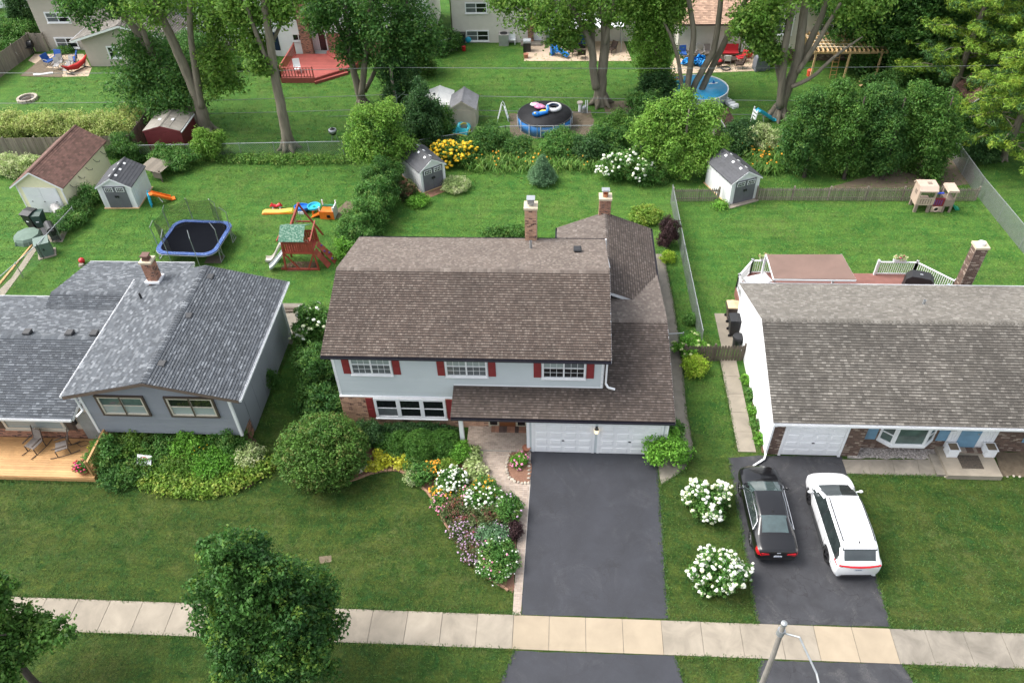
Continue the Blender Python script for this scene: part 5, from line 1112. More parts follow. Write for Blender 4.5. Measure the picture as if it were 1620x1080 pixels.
def board_fence(name, label, a, b, h, bw=.14, gap=.012, mat=None, tip='flat', post=2.4, th=.02, rails=2, side=1, back=True):
    mat = mat or wood_grey; d = (b-a); L = d.length; d.normalize(); ang = math.atan2(d.y, d.x); t = thing(name, label, 'fence', (a.x,a.y,0), ang)
    pr = {'flat': [(0,0),(bw,0),(bw,1),(0,1)], 'dog': [(0,0),(bw,0),(bw,.94),(bw*.72,1),(bw*.28,1),(0,.94)], 'point': [(0,0),(bw,0),(bw,.9),(bw/2,1),(0,.9)]}[tip]
    src = LB().prism([(u,0,v*h) for u, v in pr], (0,-th,0)).build('board', mat, t); n = int(L/(bw+gap))
    for i in range(1, n):
        inst('board', src.data, t, (i*(bw+gap), random.uniform(-.004,.004), random.uniform(-.015,.015)), (random.uniform(-.008,.008), random.uniform(-.01,.01), 0), (random.uniform(.96,1.0),1,1))
    for r in range(rails): z = h*(.22+.56*r/max(1,rails-1)); LB().box((0,.002,z-.045),(L,.05,z+.045)).build('rail', mat, t)
    k = max(1, round(L/post))
    for i in range(k+1): LB().box((L*i/k-.05,.051,-.05),(L*i/k+.05,.15,h*1.03)).build('post', mat, t)
    return t
chain_fence('grey chain-link fence between middle and right back gardens', [G(1061,322), G(1080,420), G(1107,553)], 1.45, sp=.055, wr=.011)
chain_fence('chain-link fence beside the pine running past play castle', [G(1500,245), G(1545,310), G(1650,440)], 1.45, sp=.055, wr=.011)
chain_fence('rear chain-link fence past bare grey trunk', [G(226,252), G(330,250), G(545,246)], 1.2, sp=.1)
chain_fence('chain-link fence with leaning rail beside garage patio', [G(2,470), G(70,410), G(124,350)], 1.15, sp=.1)
chain_fence('low chain-link fence behind rear shrubs below pool', [G(640,246), G(800,220), G(950,219), G(1010,219)], 1.1, sp=.1)
chain_fence('small chain-link gate fence beside cream house wall', [G(682,92), G(722,80)], 1.3, sp=.1)
chain_fence('short chain-link gate beside yellow spirea', [Vector((5.4,32.6,0)), Vector((6.9,32.75,0))], 1.2, post=1.5, sp=.07)
board_fence('grey_board_fence', 'weathered grey board fence behind yellow garage', G(-30,252), G(214,247), 1.75, .14, tip='flat')
board_fence('grey_board_fence', 'dark board fence running back beside red shed', G(215,247), G(258,185), 1.75, .14, mat=wood_dk)
board_fence('grey_board_fence', 'board fence along lawn below the tan house', G(-20,138), G(56,82), 1.8, .15)
board_fence('grey_board_fence', 'short board fence joining the tan house corner', G(57,82), G(78,82), 1.8, .15)
board_fence('grey_board_fence', 'grey board gate between tan and white houses', G(338,96), G(378,92), 1.8, .15)
PK = dict(bw=.085, gap=.05, tip='point', post=2.3)
board_fence('picket_fence', 'short weathered picket fence between steel fence and right shed', G(1064,319), G(1136,318), 1.05, **PK)
board_fence('picket_fence', 'long weathered picket fence in front of tree row', G(1196,317), G(1543,318), 1.05, **PK)
board_fence('gate_fence', 'brown board gate fence joining right house to steel fence', Vector((6.95,31.75,0)), Vector((10.2,31.9,0)), 1.15, .13, .03, wood_dk, 'dog', 1.6)
# utility pole with its wires
PB = G(625,190); PB = Vector((PB.x, 60.0, 0)); q = FP(618,109,60.0); b0 = FP(626,178,60.0)
pole = thing('utility_pole', 'grey wooden utility pole beside dark evergreens', 'utility pole', (b0.x,60,0))
MB().tube([(b0.x+.05,60,-.1),(q.x,60,q.z)],[.15,.11],10).build('pole', wood_grey, pole)
MB().cyl((b0.x+.22,59.9,0),(q.x+.18,59.9,q.z-1.7),.045,n=8).build('conduit', galv, pole)
MB().cyl((q.x,60,q.z),(q.x,60,q.z+.18),.035,n=8).build('insulator', white, pole)
MB().beam((q.x,59.9,q.z-2.6),(q.x+.9,59.9,q.z-1.9),.05,.05).build('bracket', galv, pole)
MB().tube([(q.x,59.95,q.z-2.6),(q.x-.5,59.8,q.z-2.9),(q.x-1.0,59.7,q.z-3.8),(q.x-1.05,59.7,q.z-4.2)],.02,5).build('drop_cable', blackp, pole)
def wire(label, pl, pr, zp, sag=.5, r=.022):
    """from a pixel at the left frame edge by way of the pole to one at the right"""
    A = FP(*pl, 60.); Bw = FP(*pr, 60.); P = Vector((q.x,60.,zp))
    pts = []
    for (a, b) in ((A+(A-P)*.25, P),(P, Bw+(Bw-P)*.25)):
        for i in range(13): f = i/12; v = a.lerp(b, f); v.z -= sag*.5*math.sin(math.pi*f); pts.append(v)
    m = MB().tube(pts, r, 5); return tag(m.build('power_line', mk('wire grey',(.22,.24,.23),rough=.5), None), label, 'wire', 'overhead lines')
wire('topmost overhead line tied to top of utility pole', (0,113), (1620,100), q.z+.1)
wire('second overhead line, tied below the pole top', (0,161), (1620,158), q.z-2.15)
wire('thick overhead cable, third below pole top', (0,180), (1540,180), FP(623,172,60).z)
wire('thin lowest overhead cable on utility pole', (0,190), (1520,190), FP(624,181,60).z, r=.014)
# street lamp by the road
lt = G(1240,987,9.0)
lamp = thing('street_lamp', 'grey street lamp post with curved arm beside right driveway apron', 'street lamp', (lt.x-.12,lt.y-.55,0))
lx, ly = lt.x-.12, lt.y-.55
MB().tube([(lx,ly,-.05),(lx+.1,ly+.4,7.5),(lt.x,lt.y,9.)],[.11,.08,.068],10).build('pole', mk('weathered grey pole',(.27,.25,.22),(.20,.185,.165),rough=.8), lamp)
MB().lathe((lt.x,lt.y,8.98),[(.09,0),(.09,.1),(.03,.14)],10).build('cap', galv, lamp)
MB().tube([(lt.x+.02,lt.y-.02,8.55),(lt.x+.45,lt.y-.25,8.75),(lt.x+.85,lt.y-1.1,8.3),(lt.x+.95,lt.y-2.0,8.0),(lt.x+.95,lt.y-2.8,7.95)],.033,7).build('arm', galv, lamp)
MB().cyl((lt.x-.01,lt.y-.02,8.45),(lt.x+.01,lt.y+.0,8.68),.12,n=10).build('clamp', galv, lamp)
MB().sph((lt.x+.95,lt.y-3.1,7.93),(.14,.36,.09)).build('lamp_head', galv, lamp)
# edging and stones
ed = thing('garden_edging', 'low scalloped brick edging around front flower bed', 'edging', G(640,760))
emesh = None; pts = [G(*p) for p in bed_front]; acc = []
for a, b in zip(pts, pts[1:]):
    n = max(1, round((b-a).length/.2)); acc += [a.lerp(b, i/n) for i in range(n)]
for i, (a, b) in enumerate(zip(acc, acc[1:])):
    d = b-a; c = a.lerp(b, .5)
    if emesh is None: emesh = LB().cb((0,0,.04),(.185,.10,.09)).build('edging_brick', edger_m, ed); o = emesh
    else: o = inst('edging_brick', emesh.data, ed)
    o.location = (c.x-ed.location.x, c.y-ed.location.y, random.uniform(-.01,.01)); o.rotation_euler = (random.uniform(-.05,.05),0,math.atan2(d.y,d.x)+random.uniform(-.1,.1))
def rock(name, label, x, y, s, mat=None, z=0, cat='stone', group=None):
    iv, jf = ico(); rg = random.Random(int(x*1000+y*77)); k = [1+rg.uniform(-.22,.22) for _ in iv]
    m = MB(); m.local = True; m.add([(p[0]*s*q, p[1]*s*q*rg.uniform(.7,.9), p[2]*s*q*.6) for p, q in zip(iv, k)], jf)
    o = m.build(name, mat or stone_m); o.location = (x,y,z+s*.3); o.rotation_euler = (0,0,rg.random()*6); o.modifiers.new('round','SUBSURF').levels = 1; o.modifiers[0].render_levels = 1
    return tag(o, label, cat, group)
for lab, px, py, s in (('pale rock between golden hostas and boxwood', 622, 723, .24),('pale boulder below large boxwood in front bed', 661, 720, .25),('grey boulder at foot of olive shrub', 579, 740, .28),('grey rock beside olive shrub edging', 569, 746, .24),('flat rock beside paver walk under hostas', 757, 765, .2)):
    g = G(px,py); rock('garden_rock', lab, g.x, g.y, s)
ring = thing('stone_ring', 'ring of field stones around small island bed', 'stones', G(820,742)); rp = [G(*p) for p in [(808,716),(803,726),(801,738),(802,748),(806,756),(814,762),(826,765),(836,764),(837,750),(837,738),(837,726),(836,716)]]
for i, p in enumerate(rp):
    for j in range(2):
        c = p.lerp(rp[(i+1)%len(rp)], j/2) if i < len(rp)-1 else p
        o = rock('stone', '', c.x, c.y, random.uniform(.10,.15)); del o['label']; del o['category']; o.parent = ring; o.location = (c.x-ring.location.x, c.y-ring.location.y, .05)
pot = MB().lathe((G(836,716).x-.1,G(836,716).y+.1,0),[(.14,0),(.2,.3),(.22,.3),(.17,.28)],12).build('clay_pot', mk('terracotta',(.36,.15,.09))); tag(pot, 'small terracotta pot at garage corner by island bed', 'pot')
gv_pts = []
a0, b0_, c0, d0 = G(1349,709), G(1487,709), G(1490,726), G(1340,724)
for i in range(700):
    u, v = random.random(), random.random(); p = a0.lerp(b0_,u).lerp(d0.lerp(c0,u), v); gv_pts.append((p.x,p.y,.03))
heads('gravel_stones', np.array(gv_pts), .045, gravel_m, gv, .5)
for i in range(16):
    g = G(1495+i*9+random.uniform(-2,2), 753.5+random.uniform(-1,1)); rock('border_stone', 'round beige stone in border below entry stoop and soil bed', g.x, g.y, random.uniform(.07,.11), group='border stones below stoop')
# ---------------------------------------------------------------- sheds and garages
def shed(name, label, bl, br, depth, hw, hp, wallm, roofm, over=.12, exp=.16, tw=.25, cat='shed', trim=None, floor=None):
    a = G(*bl); b = G(*br); d = b-a; W = d.length; ang = math.atan2(d.y, d.x); t = thing(name, label, cat, (a.x,a.y,0), ang)
    m = LB().box((0,0,.02),(W,depth,hw)); m.prism([(0,0,hw),(W,0,hw),(W/2,0,hp)], (0,depth,0)); m.build('wall', wallm, t)
    ov = over; dz = (hp-hw)/(W/2)
    r = LB().prism([(-ov,-ov,hw-ov*dz+.05),(W/2,-ov,hp+.05),(W+ov,-ov,hw-ov*dz+.05),(W+ov,-ov,hw-ov*dz),(W/2,-ov,hp),(-ov,-ov,hw-ov*dz)], (0,depth+2*ov,0)).build('roof', roofm, t)
    L = math.hypot(W/2+ov, (W/2+ov)*dz)
    for O, U, Vv in ((Vector((-ov,depth+ov,hw-ov*dz+.054)), -YP, Vector((1,0,dz))),(Vector((W+ov,-ov,hw-ov*dz+.054)), YP, Vector((-1,0,dz)))):
        mm = LB(); Vv = Vv.normalized(); tile(mm, rect(depth+2*ov, L), O, U, Vv, U.cross(Vv), exp, tw, .006, .018, True, .5, vgap=0).build('shingles', roofm, r, kind='stuff')
    rc = LB(); rc.prism([(W/2-.09,-ov,hp+.05),(W/2,-ov,hp+.10),(W/2+.09,-ov,hp+.05)], (0,depth+2*ov,0)); rc.build('ridge_cap', roofm, r)
    for s in (-1,1): LB().prism([(W/2,-ov-.02,hp+.045),(W/2+s*(W/2+ov),-ov-.02,hw-ov*dz+.045),(W/2+s*(W/2+ov),-ov-.02,hw-ov*dz-.07),(W/2,-ov-.02,hp-.07)], (0,.018,0)).build('fascia', trim or white, t)
    return t, W
def resin_shed(label, bl, br, depth):
    sh = mk('white resin panel', (.72,.73,.74), (.67,.68,.69), rough=.55); t, W = shed('resin_shed', label, bl, br, depth, 1.75, 2.42, sh, sh_char, .1, .22, .5)
    gd = mk('slate grey door', (.135,.135,.155), rough=.5); x0, x1 = W/2-.78, W/2+.78; top = 1.78
    for k, (u0, u1) in enumerate(((x0,W/2-.006),(W/2+.006,x1))):
        dr = LB().box((u0,-.045,.08),(u1,-.002,top)).build('door', gd, t)
        f = LB(); wz0, wz1 = top-.42, top-.08; LB().box((u0+.09,-.06,wz0),(u1-.09,-.046,wz1)).build('window_frame', white, dr)
        for i in range(4):
            for j in range(2): w = (u1-u0-.26)/4; LB().box((u0+.13+i*w+.015,-.066,wz0+.03+j*.15),(u0+.13+(i+1)*w-.015,-.0605,wz0+.03+j*.15+.12)).build('pane', glass_d, dr)
        LB().cb((W/2+(-.08 if k == 0 else .08),-.07,.98),(.10,.05,.16)).build('latch', blackm, dr)
    for s in (0, W-.14): LB().box((s,-.02,.02),(s+.14,-.001,1.72)).build('corner_panel', white, t)
    for i in range(8):
        LB().box((-.012,.12+i*(depth-.2)/8,.05),(-.001,.12+(i+.9)*(depth-.2)/8,1.7)).build('side_panel', sh, t); LB().box((W+.001,.12+i*(depth-.2)/8,.05),(W+.012,.12+(i+.9)*(depth-.2)/8,1.7)).build('side_panel', sh, t)
    for i in range(3):
        for s in (-1,1): LB().cb((W/2+s*.22,depth*(.18+.3*i),2.42-.22*.63+.10),(.16,.2,.03), ry=s*.56).build('skylight', white, t)
    LB().box((-.08,-.10,-.02),(W+.08,depth+.06,.05)).build('base_frame', wood_frame, t)
    LB().prism([(W/2-.1,-.012,2.08),(W/2+.1,-.012,2.08),(W/2,-.012,2.2)], (0,.01,0)).build('gable_vent', white, t)
    return t
resin_shed('white resin shed with grey doors beside yellow garage', (167.5,329.5), (219.5,329), (G(246,297)-G(219.5,329)).length)
resin_shed('white resin shed with grey doors below yellow flowers', (668,306), (706,292), 3.0)
resin_shed('white resin shed with grey doors at picket fence', (1152,325), (1196,314), 3.1)
MB().prism([G(1154,331),G(1200,318),G(1196,314),G(1151,325)],(0,0,.06)).build('door_ramp', wood_grey); tag(bpy.data.objects['door_ramp'], 'weathered plank ramp before right shed doors', 'ramp')
MB().prism([G(668,306),G(706,292),G(712,300),G(680,313)],(0,0,.02)).build('dirt_patch', mulch); struct(bpy.data.objects[[o.name for o in bpy.data.objects if o.name.startswith('dirt_patch')][-1]])
# pale yellow garage
t, W = shed('yellow_garage', 'pale yellow garage with reddish shingle roof and white door', (46,335), (116,337), (G(178,266)-G(116,337)).length, 2.3, 3.35, sid_yel, sh_red, .28, .16, .25, 'garage')
dep = (G(178,266)-G(116,337)).length
for O, U, pl in ((Vector((0,0,0)), XP, [(0,0),(W,0),(W,2.3),(W/2,3.3),(0,2.3)]),(Vector((W,0,0)), YP, rect(dep,2.25))):
    m = LB(); tile(m, pl, O, U, ZP, U.cross(ZP), .14, 99, 0, .016).build('siding', sid_yel, t, kind='stuff')
dr = LB().box((W/2-1.25,-.06,.03),(W/2+1.25,-.017,2.05)).build('garage_door', white, t)
for i in range(2):
    for j in range(3): LB().box((W/2-1.2+i*1.21,-.075,.08+j*.66),(W/2-1.2+i*1.21+1.18,-.061,.08+j*.66+.62)).build('door_panel', white, dr)
for sx in (-.9,.0,.9): LB().cb((W/2+sx,-.09,.95),(.10,.03,.04)).build('hinge', blackm, dr)
for s in (0,W-.1): LB().box((s,-.03,.02),(s+.1,-.001,2.25)).build('corner_board', white, t)
for k in range(5): LB().tube([(W+.02,.9+k*1.15,1.75),(W+.08,1.05+k*1.15,1.45),(W+.28,1.15+k*1.15,1.42),(W+.34,1.15+k*1.15,1.55)],.018,5).build('wall_hook', blackm, t)
# red metal shed
t, W = shed('red_shed', 'dark red metal shed with brown roof under big maple', (239,240), (296,240), (G(319,212)-G(296,240)).length, 1.75, 2.15, mk('barn red metal',(.185,.035,.04),(.16,.03,.034),rough=.5), mk('tan grey metal roof',(.30,.275,.24),(.24,.22,.19),rough=.6,isl=.12), .05, .9, .2, trim=mk('barn red metal',(.185,.035,.04)))
dep = (G(319,212)-G(296,240)).length
for k in range(24): LB().box((k*W/24+.01,-.022,.05),((k+.78)*W/24,-.002,1.72)).build('rib', MT['barn red metal'], t)
for k in range(20): LB().box((W+.002,k*dep/20+.01,.05),(W+.02,(k+.78)*dep/20,1.72)).build('rib', MT['barn red metal'], t)
LB().box((W+.03,-.05,1.66),(W+.15,dep+.05,1.74)).build('eave_trim', white, t)
for u in (.32,.68): LB().cb((W*u,dep*.45,1.75+.4*(1-abs(u-.5)*2)+.09),(.22,.3,.03)).build('skylight', white, t)
# lean-to behind the left resin shed
t = thing('lean_to', 'small lean-to with grey board roof behind white shed', 'lean-to', G(252,278), -.25)
for k in range(8): LB().cb((-.75+k*.22,.0,.95-.02*k),(.21,1.6,.03), ry=.18).build('roof_board', wood_grey, t)
for x, y in ((-.7,-.7),(.8,-.7),(.8,.7),(-.7,.7)): LB().box((x-.04,y-.04,0),(x+.04,y+.04,.95)).build('post', wood_dk, t)
LB().box((.2,-.75,.3),(.9,-.70,.85)).build('side_board', wood_grey, t)
# white and tan sheds by the covered pool
t, W = shed('metal_shed', 'white shed with white roof beside tan shed', (672,205), (714,205), 3.0, 1.8, 2.2, mk('white shed metal',(.66,.65,.60),rough=.5), mk('white metal roof',(.78,.77,.72),rough=.5), .08, .9, .25)
LB().lathe((W/2-.3,1.6,2.2),[(.07,0),(.1,.1),(.02,.14)],8).build('roof_vent', blackp, t)
t, W = shed('plastic_shed', 'tan plastic shed with grey gable roof beside white shed', (713,207), (754,207), 2.3, 1.85, 2.5, mk('tan plastic',(.46,.42,.33),(.42,.38,.30),rough=.6), mk('grey plastic roof',(.20,.20,.21),rough=.7,isl=.12), .1, .2, .4, trim=mk('tan plastic',(.46,.42,.33)))
for k in range(2): LB().box((W/2-.75+k*.76,-.03,.06),(W/2-.02+k*.76,-.002,1.75)).build('door', MT['tan plastic'], t)
# playhouse and brown-roofed shed at the right
t, W = shed('playhouse', 'small tan playhouse with brown shingle roof behind light green tree', (1126,218), (1146,222), 1.6, 1.1, 1.7, sid_tan, sh_red, .15, .15, .25, 'playhouse')
LB().box((W/2-.2,-.03,.1),(W/2+.2,-.002,.9)).build('door', brn, t); LB().lathe((W+.01,.7,.6),[(.2,0),(.2,.02)],12).build('window', white, t)
t, W = shed('brown_shed', 'shed with brown shingle roof half hidden by pines', (1525,196), (1570,196), 3.0, 1.9, 2.9, brn, sh_red, .2, .16, .25)
# ---------------------------------------------------------------- decks, pergola
def boards(parent, name, x0, x1, y0, y1, z, bw, mat, along='x', th=.03, gap=.008):
    """deck planks, each an object"""
    src = None; n = int(((y1-y0) if along == 'x' else (x1-x0))/(bw+gap)); L = (x1-x0) if along == 'x' else (y1-y0); P = root_of(parent).location
    for i in range(n):
        if src is None:
            m = LB().box((0,0,0),(L,bw,th)) if along == 'x' else LB().box((0,0,0),(bw,L,th)); src = m.build(name, mat, parent); o = src
        else: o = inst(name, src.data, parent)
        o.location = (x0-P.x, y0+i*(bw+gap)-P.y, z-th-P.z) if along == 'x' else (x0+i*(bw+gap)-P.x, y0-P.y, z-th-P.z)
def railing(parent, a, b, h, mat, pw=.09, sp=.12, bal=.03, cap=True, posts=True):
    a = Vector(a); b = Vector(b); d = b-a; L = d.length; u = d.normalized(); r = MB().beam(a+ZP*h, b+ZP*h, .10, .045).build('top_rail', mat, parent)
    MB().beam(a+ZP*.1, b+ZP*.1, .05, .06).build('bottom_rail', mat, parent)
    if posts:
        for p in (a, b):
            MB().box((p.x-pw/2,p.y-pw/2,p.z),(p.x+pw/2,p.y+pw/2,p.z+h+.10)).build('post', mat, parent)
            if cap: MB().lathe((p.x,p.y,p.z+h+.10),[(pw*.85,0),(pw*.85,.03),(pw*.4,.07)],4).build('post_cap', mat, parent)
    n = int(L/sp)
    for i in range(1, n): p = a+d*(i/n); MB().beam(p+ZP*.13, p+ZP*(h-.02), bal, bal, up=u).build('baluster', mat, parent)
# honey deck before the grey house
D1 = thing('wood_deck', 'honey coloured front deck of grey house', 'deck', (-27, 23.8, 0))
MB().box((-35.9,22.62,-.05),(-22.42,25.05,.25)).build('deck_base', wood_new, D1)
boards(D1, 'deck_board', -36, -22.38, 22.60, 25.05, .30, .135, wood_new)
MB().box((-36,22.57,.02),(-22.36,22.598,.255)).build('fascia_board', wood_new, D1)
railing(D1, (-22.48,22.75,.3), (-22.55,25.0,.3), .92, wood_new, sp=.13)
# red deck behind the white house
dk = [G(447,131,.0),G(500,131,.0),G(542,113,.0)]
D2 = thing('red_deck', 'red stained deck with railing behind white house', 'deck', (-22, 68, 0))
zd = .45; P = [FP(447,128,66.2), FP(500,126,66.4)]
x0, x1, xa = -24.9, -21.8, -18.6; ya, yb = 66.2, 71.4
MB().prism([(x0,ya,0),(x1,ya,0),(xa-.8,68.2,0),(xa,69.0,0),(xa,yb,0),(x0,yb,0)],(0,0,zd-.03)).build('deck_base', wood_red, D2)
src = None; y = ya
while y < yb-.1:
    xr_ = x1+(xa-.8-x1)*min(1,(y-ya)/(68.2-ya)) if y < 68.2 else xa-.8+.8*min(1,(y-68.2)/.8)
    MB().box((x0-.02,y,zd-.03),(xr_+.02,y+.14,zd)).build('deck_board', wood_red, D2); y += .15
MB().prism([(xa-3.3,yb-.1,zd),(xa-2.4,yb-1.2,zd),(xa-.1,yb-1.2,zd),(xa-.1,yb+.3,zd),(xa-3.3,yb+.3,zd)],(0,0,.16)).build('landing', wood_red, D2)
MB().prism([(x1,ya-.3,0),(xa-.6,67.9,0),(xa-.8,68.2,0),(x1,ya,0)],(0,0,.22)).build('step', wood_red, D2)
railing(D2, (x0+.05,ya+.05,zd), (x1-.1,ya+.05,zd), .95, wood_red, sp=.25, bal=.06, cap=False); railing(D2, (x0+.05,ya+.05,zd), (x0+.05,yb,zd), .95, wood_red, sp=.25, bal=.06, cap=False); railing(D2, (xa-.1,68.9,zd), (xa-.1,70.6,zd), .95, wood_red, sp=.25, bal=.06, cap=False)
# composite deck with white rails behind the ranch
D3 = thing('composite_deck', 'red brown deck with white railings behind ranch house', 'deck', (16.5, 37.3, 0)); zd = .55
out = [(10.55,35.3),(10.55,37.55),(11.55,39.0),(21.3,39.0),(22.9,37.2),(22.9,35.3)]
MB().prism([(x,y,-.02) for x, y in out],(0,0,zd-.02)).build('deck_base', deck_brn, D3)
y = 35.3
while y < 38.95:
    sp_ = spans(out, y+.07)
    for a, b in sp_: MB().box((a-.03,y,zd-.02),(b+.03,y+.138,zd+.008)).build('deck_board', deck_brn, D3)
    y += .145
zt = zd+.01
for a, b in (((10.6,35.4),(10.6,37.5)),((10.6,37.5),(11.6,38.95)),((11.6,38.95),(13.4,38.95)),((19.0,38.95),(21.25,38.95)),((21.25,38.95),(22.85,37.2)),((22.85,37.2),(22.85,35.4))): railing(D3, (*a,zt), (*b,zt), .95, white, .12, .12, .035)
# canopy over the deck
cn = thing('patio_canopy', 'flat brown fabric canopy on white posts over rear deck', 'canopy', (14.1, 37.2, 0))
cs = mk('brown canopy fabric', (.195,.125,.10), (.17,.11,.088), rough=.85, sc=.8, stain=.15)
ca = [G(1213,403,2.75),G(1332,403,2.75),G(1353,450,2.75),G(1224,450,2.75)]; ca = [Vector((p.x, max(p.y,35.35), 2.75+(.25 if i > 1 else 0))) for i, p in enumerate(ca)]
MB().prism(ca,(0,0,.03)).build('canopy_fabric', cs, cn)
for p, q_ in zip(ca, ca[1:]+ca[:1]): MB().beam(p+ZP*-.06, q_+ZP*-.06, .07, .09).build('frame', white, cn)
for p in ca[:2]: MB().box((p.x-.06,p.y+.02,zt),(p.x+.06,p.y+.14,2.68)).build('post', white, cn)
MB().beam((ca[3].x,35.5,2.9),(ca[0].x+.9,38.0,zt+.1),.08,.08).build('brace', white, cn)
db = thing('deck_box', 'white storage box on corner of rear deck', 'storage box', (11.75,37.6,zt), .35)
LB().box((-.7,-.38,0),(.7,.38,.55)).build('box', white, db); LB().prism([(-.74,-.42,.55),(.74,-.42,.55),(.74,-.42,.60),(-.74,-.42,.60)],(0,.84,0)).build('lid', white, db); LB().box((-.5,-.2,.601),(.5,.2,.625)).build('lid_panel', whitepvc, db)
def covered_grill(name, label, loc, rz, w, d, h, mat, cat='grill', arch=True):
    t = thing(name, label, cat, loc, rz); m = LB()
    pr = [(-w/2*1.04,0),(-w/2,h*.75),(-w*.33,h*.97),(0,h),(w*.33,h*.97),(w/2,h*.75),(w/2*1.04,0)]
    m.prism([(x,-d/2,z) for x, z in pr],(0,d,0)); m.build('cover', mat, t)
    for k in range(5): LB().tube([(-w/2+.1+k*w/5,-d/2-.005,.02),(-w/2+.13+k*w/5,-d/2-.02,h*.6)],[.035,.01],5).build('fold', mat, t)
    LB().box((-.08,-.06,h-.01),(.08,.06,h+.006)).build('logo_patch', galv, t); return t
covered_grill('grill', 'black covered grill on rear deck by railing', (21.0,37.55,zt), -.3, 1.5, .7, 1.15, mk('black cover',(.016,.016,.018),(.024,.024,.026),rough=.55))
tw = MB().prism([(22.3,36.9,zt+1.0),(22.8,36.3,zt+1.0),(22.75,36.2,zt+.25),(22.2,36.85,zt+.25)],(.04,.05,.0)).build('towel', mk('pale blue towel',(.36,.48,.62),(.30,.42,.56),rough=.9)); tag(tw, 'pale blue towel draped beside covered grill', 'towel')
for lab, x in (('flower box on rail above white storage box', 12.4),('flower box on rail beside black covered grill', 20.2)):
    t = thing('flower_box', lab, 'flower box', (x,39.0,zt+.98)); LB().box((-.35,-.1,0),(.35,.1,.16)).build('box', white, t); foliage('foliage', [((x,39.0,zt+1.25),(.42,.16,.14))], L_vari, t, .1, .1, 10, .9); heads('flower_heads', np.array([[x,39.0,zt+1.3]])+RNG.normal(size=(8,3))*np.array([.22,.07,.05]), .05, R_fl, t)
# raw timber pergola
xL, xR, yN, yF, zp_ = FP(1283,103,66.5).x, FP(1396,102,66.5).x, 66.5, 70.3, 2.55
PG = thing('timber_pergola', 'raw lumber pergola roof frame behind pink-roofed house wing', 'pergola', ((xL+xR)/2,68.4,0))
for yy in (yN, yF, 68.4): MB().box((xL-.2,yy-.04,zp_-.2),(xR+.2,yy+.04,zp_)).build('beam', wood_frame, PG)
n = 16
for i in range(n+1): x = xL+(xR-xL)*i/n; MB().box((x-.025,yN-.25,zp_+.002),(x+.025,yF+.1,zp_+.19)).build('rafter', wood_frame, PG)
for yy, l in ((66.9,1.),(67.5,.62),(68.2,.5),(69.2,.45)): MB().box((xL-.1,yy-.07,zp_+.192),(xL-.1+(xR-xL)*l,yy+.07,zp_+.23)).build('batten', mk('pale planed lumber',(.72,.60,.45)), PG)
for x in (xL+.2,xL+3.0,xR-.3):
    for yy in (yN,yF-.1): MB().box((x-.07,yy-.07,0),(x+.07,yy+.07,zp_-.2)).build('post', wood_frame, PG)
sl_ = thing('step_ladder', 'wooden step ladder leaning under timber pergola', 'ladder', (xL+2.2,66.9,0))
for s in (-.25,.25): LB().beam((s,0,0),(s,.35,2.3),.05,.05).build('rail', wood_new, sl_)
for k in range(6): LB().beam((-.25,.05+.05*k,.3+.35*k),(.25,.05+.05*k,.3+.35*k),.06,.03).build('rung', wood_new, sl_)
for i, (px, py) in enumerate(((1378,128),(1385,124),(1372,133))):
    g = G(px,py); tag(MB().cb((g.x,g.y,.05+.06*i),(2.2,.2,.05), rz=.3+.2*i).build('loose_lumber', wood_frame), 'loose pale lumber board lying beside pergola', 'lumber', 'loose lumber boards')
# ---------------------------------------------------------------- trampoline, playset, toys
pa, pb, pc, pd = G(239,402,.9), G(336,406,.9), G(374,350,.9), G(281,348,.9)
cen = (pa+pb+pc+pd)/4; TR = thing('trampoline', 'rounded rectangular trampoline with blue pad and safety net', 'trampoline', (cen.x,cen.y,0), math.atan2((pb-pa).y,(pb-pa).x))
hw = ((pb-pa).length+(pc-pd).length)/4; hd = ((pd-pa).length+(pc-pb).length)/4*.98
def rrect(a, b, r, n=6):
    o = []
    for cx_, cy_, s in ((a-r,b-r,0),(-a+r,b-r,1),(-a+r,-b+r,2),(a-r,-b+r,3)):
        for i in range(n+1): t = math.pi/2*(s+i/n); o.append((cx_+r*math.cos(t), cy_+r*math.sin(t)))
    return o
oo, ii = rrect(hw,hd,.75), rrect(hw-.25,hd-.25,.66); n = len(oo)
bluep = mk('blue and white pad', (.030,.075,.24), (.22,.30,.46), rough=.7, sc=14, lo=.58, hi=.66)
for k in range(8):                      # pad sections
    i0, i1 = k*n//8, (k+1)*n//8
    m = LB()
    for i in range(i0, i1):
        j = (i+1) % n
        m.add([(*oo[i],.88),(*oo[j],.88),(*ii[j],.90),(*ii[i],.90),(*oo[i],.95),(*oo[j],.95),(*ii[j],.955),(*ii[i],.955)],[(4,5,6,7),(0,1,5,4),(3,2,6,7)][:2]+[(2,3,7,6)])
    m.build('pad_section', bluep, TR)
LB().prism([(x,y,.90) for x, y in ii],(0,0,.015)).build('jumping_mat', mk('black trampoline mat',(.006,.007,.010),rough=.95,spec=.05), TR)
LB().tube([(*p,.86) for p in oo]+[(*oo[0],.86)],.03,6).build('frame', galv, TR)
for sx in (-1,1):
    for sy in (-.55,.55): LB().tube([(sx*(hw-.05),hd*sy,.86),(sx*(hw+.05),hd*sy-.3,.04),(sx*(hw+.05),hd*sy+.3,.04),(sx*(hw-.05),hd*sy,.86)],.028,6).build('leg', galv, TR)
net_m = mk('black safety net', (.02,.025,.02), rough=.9, alpha=.24, spec=.05); npts = []
pp = [(-hw-.08,-hd*.5),(-hw-.08,hd*.5),(-hw*.45,hd+.08),(hw*.45,hd+.08),(hw+.08,hd*.5),(hw+.08,-hd*.5),(hw*.45,-hd-.08),(-hw*.45,-hd-.08)]
tops = []
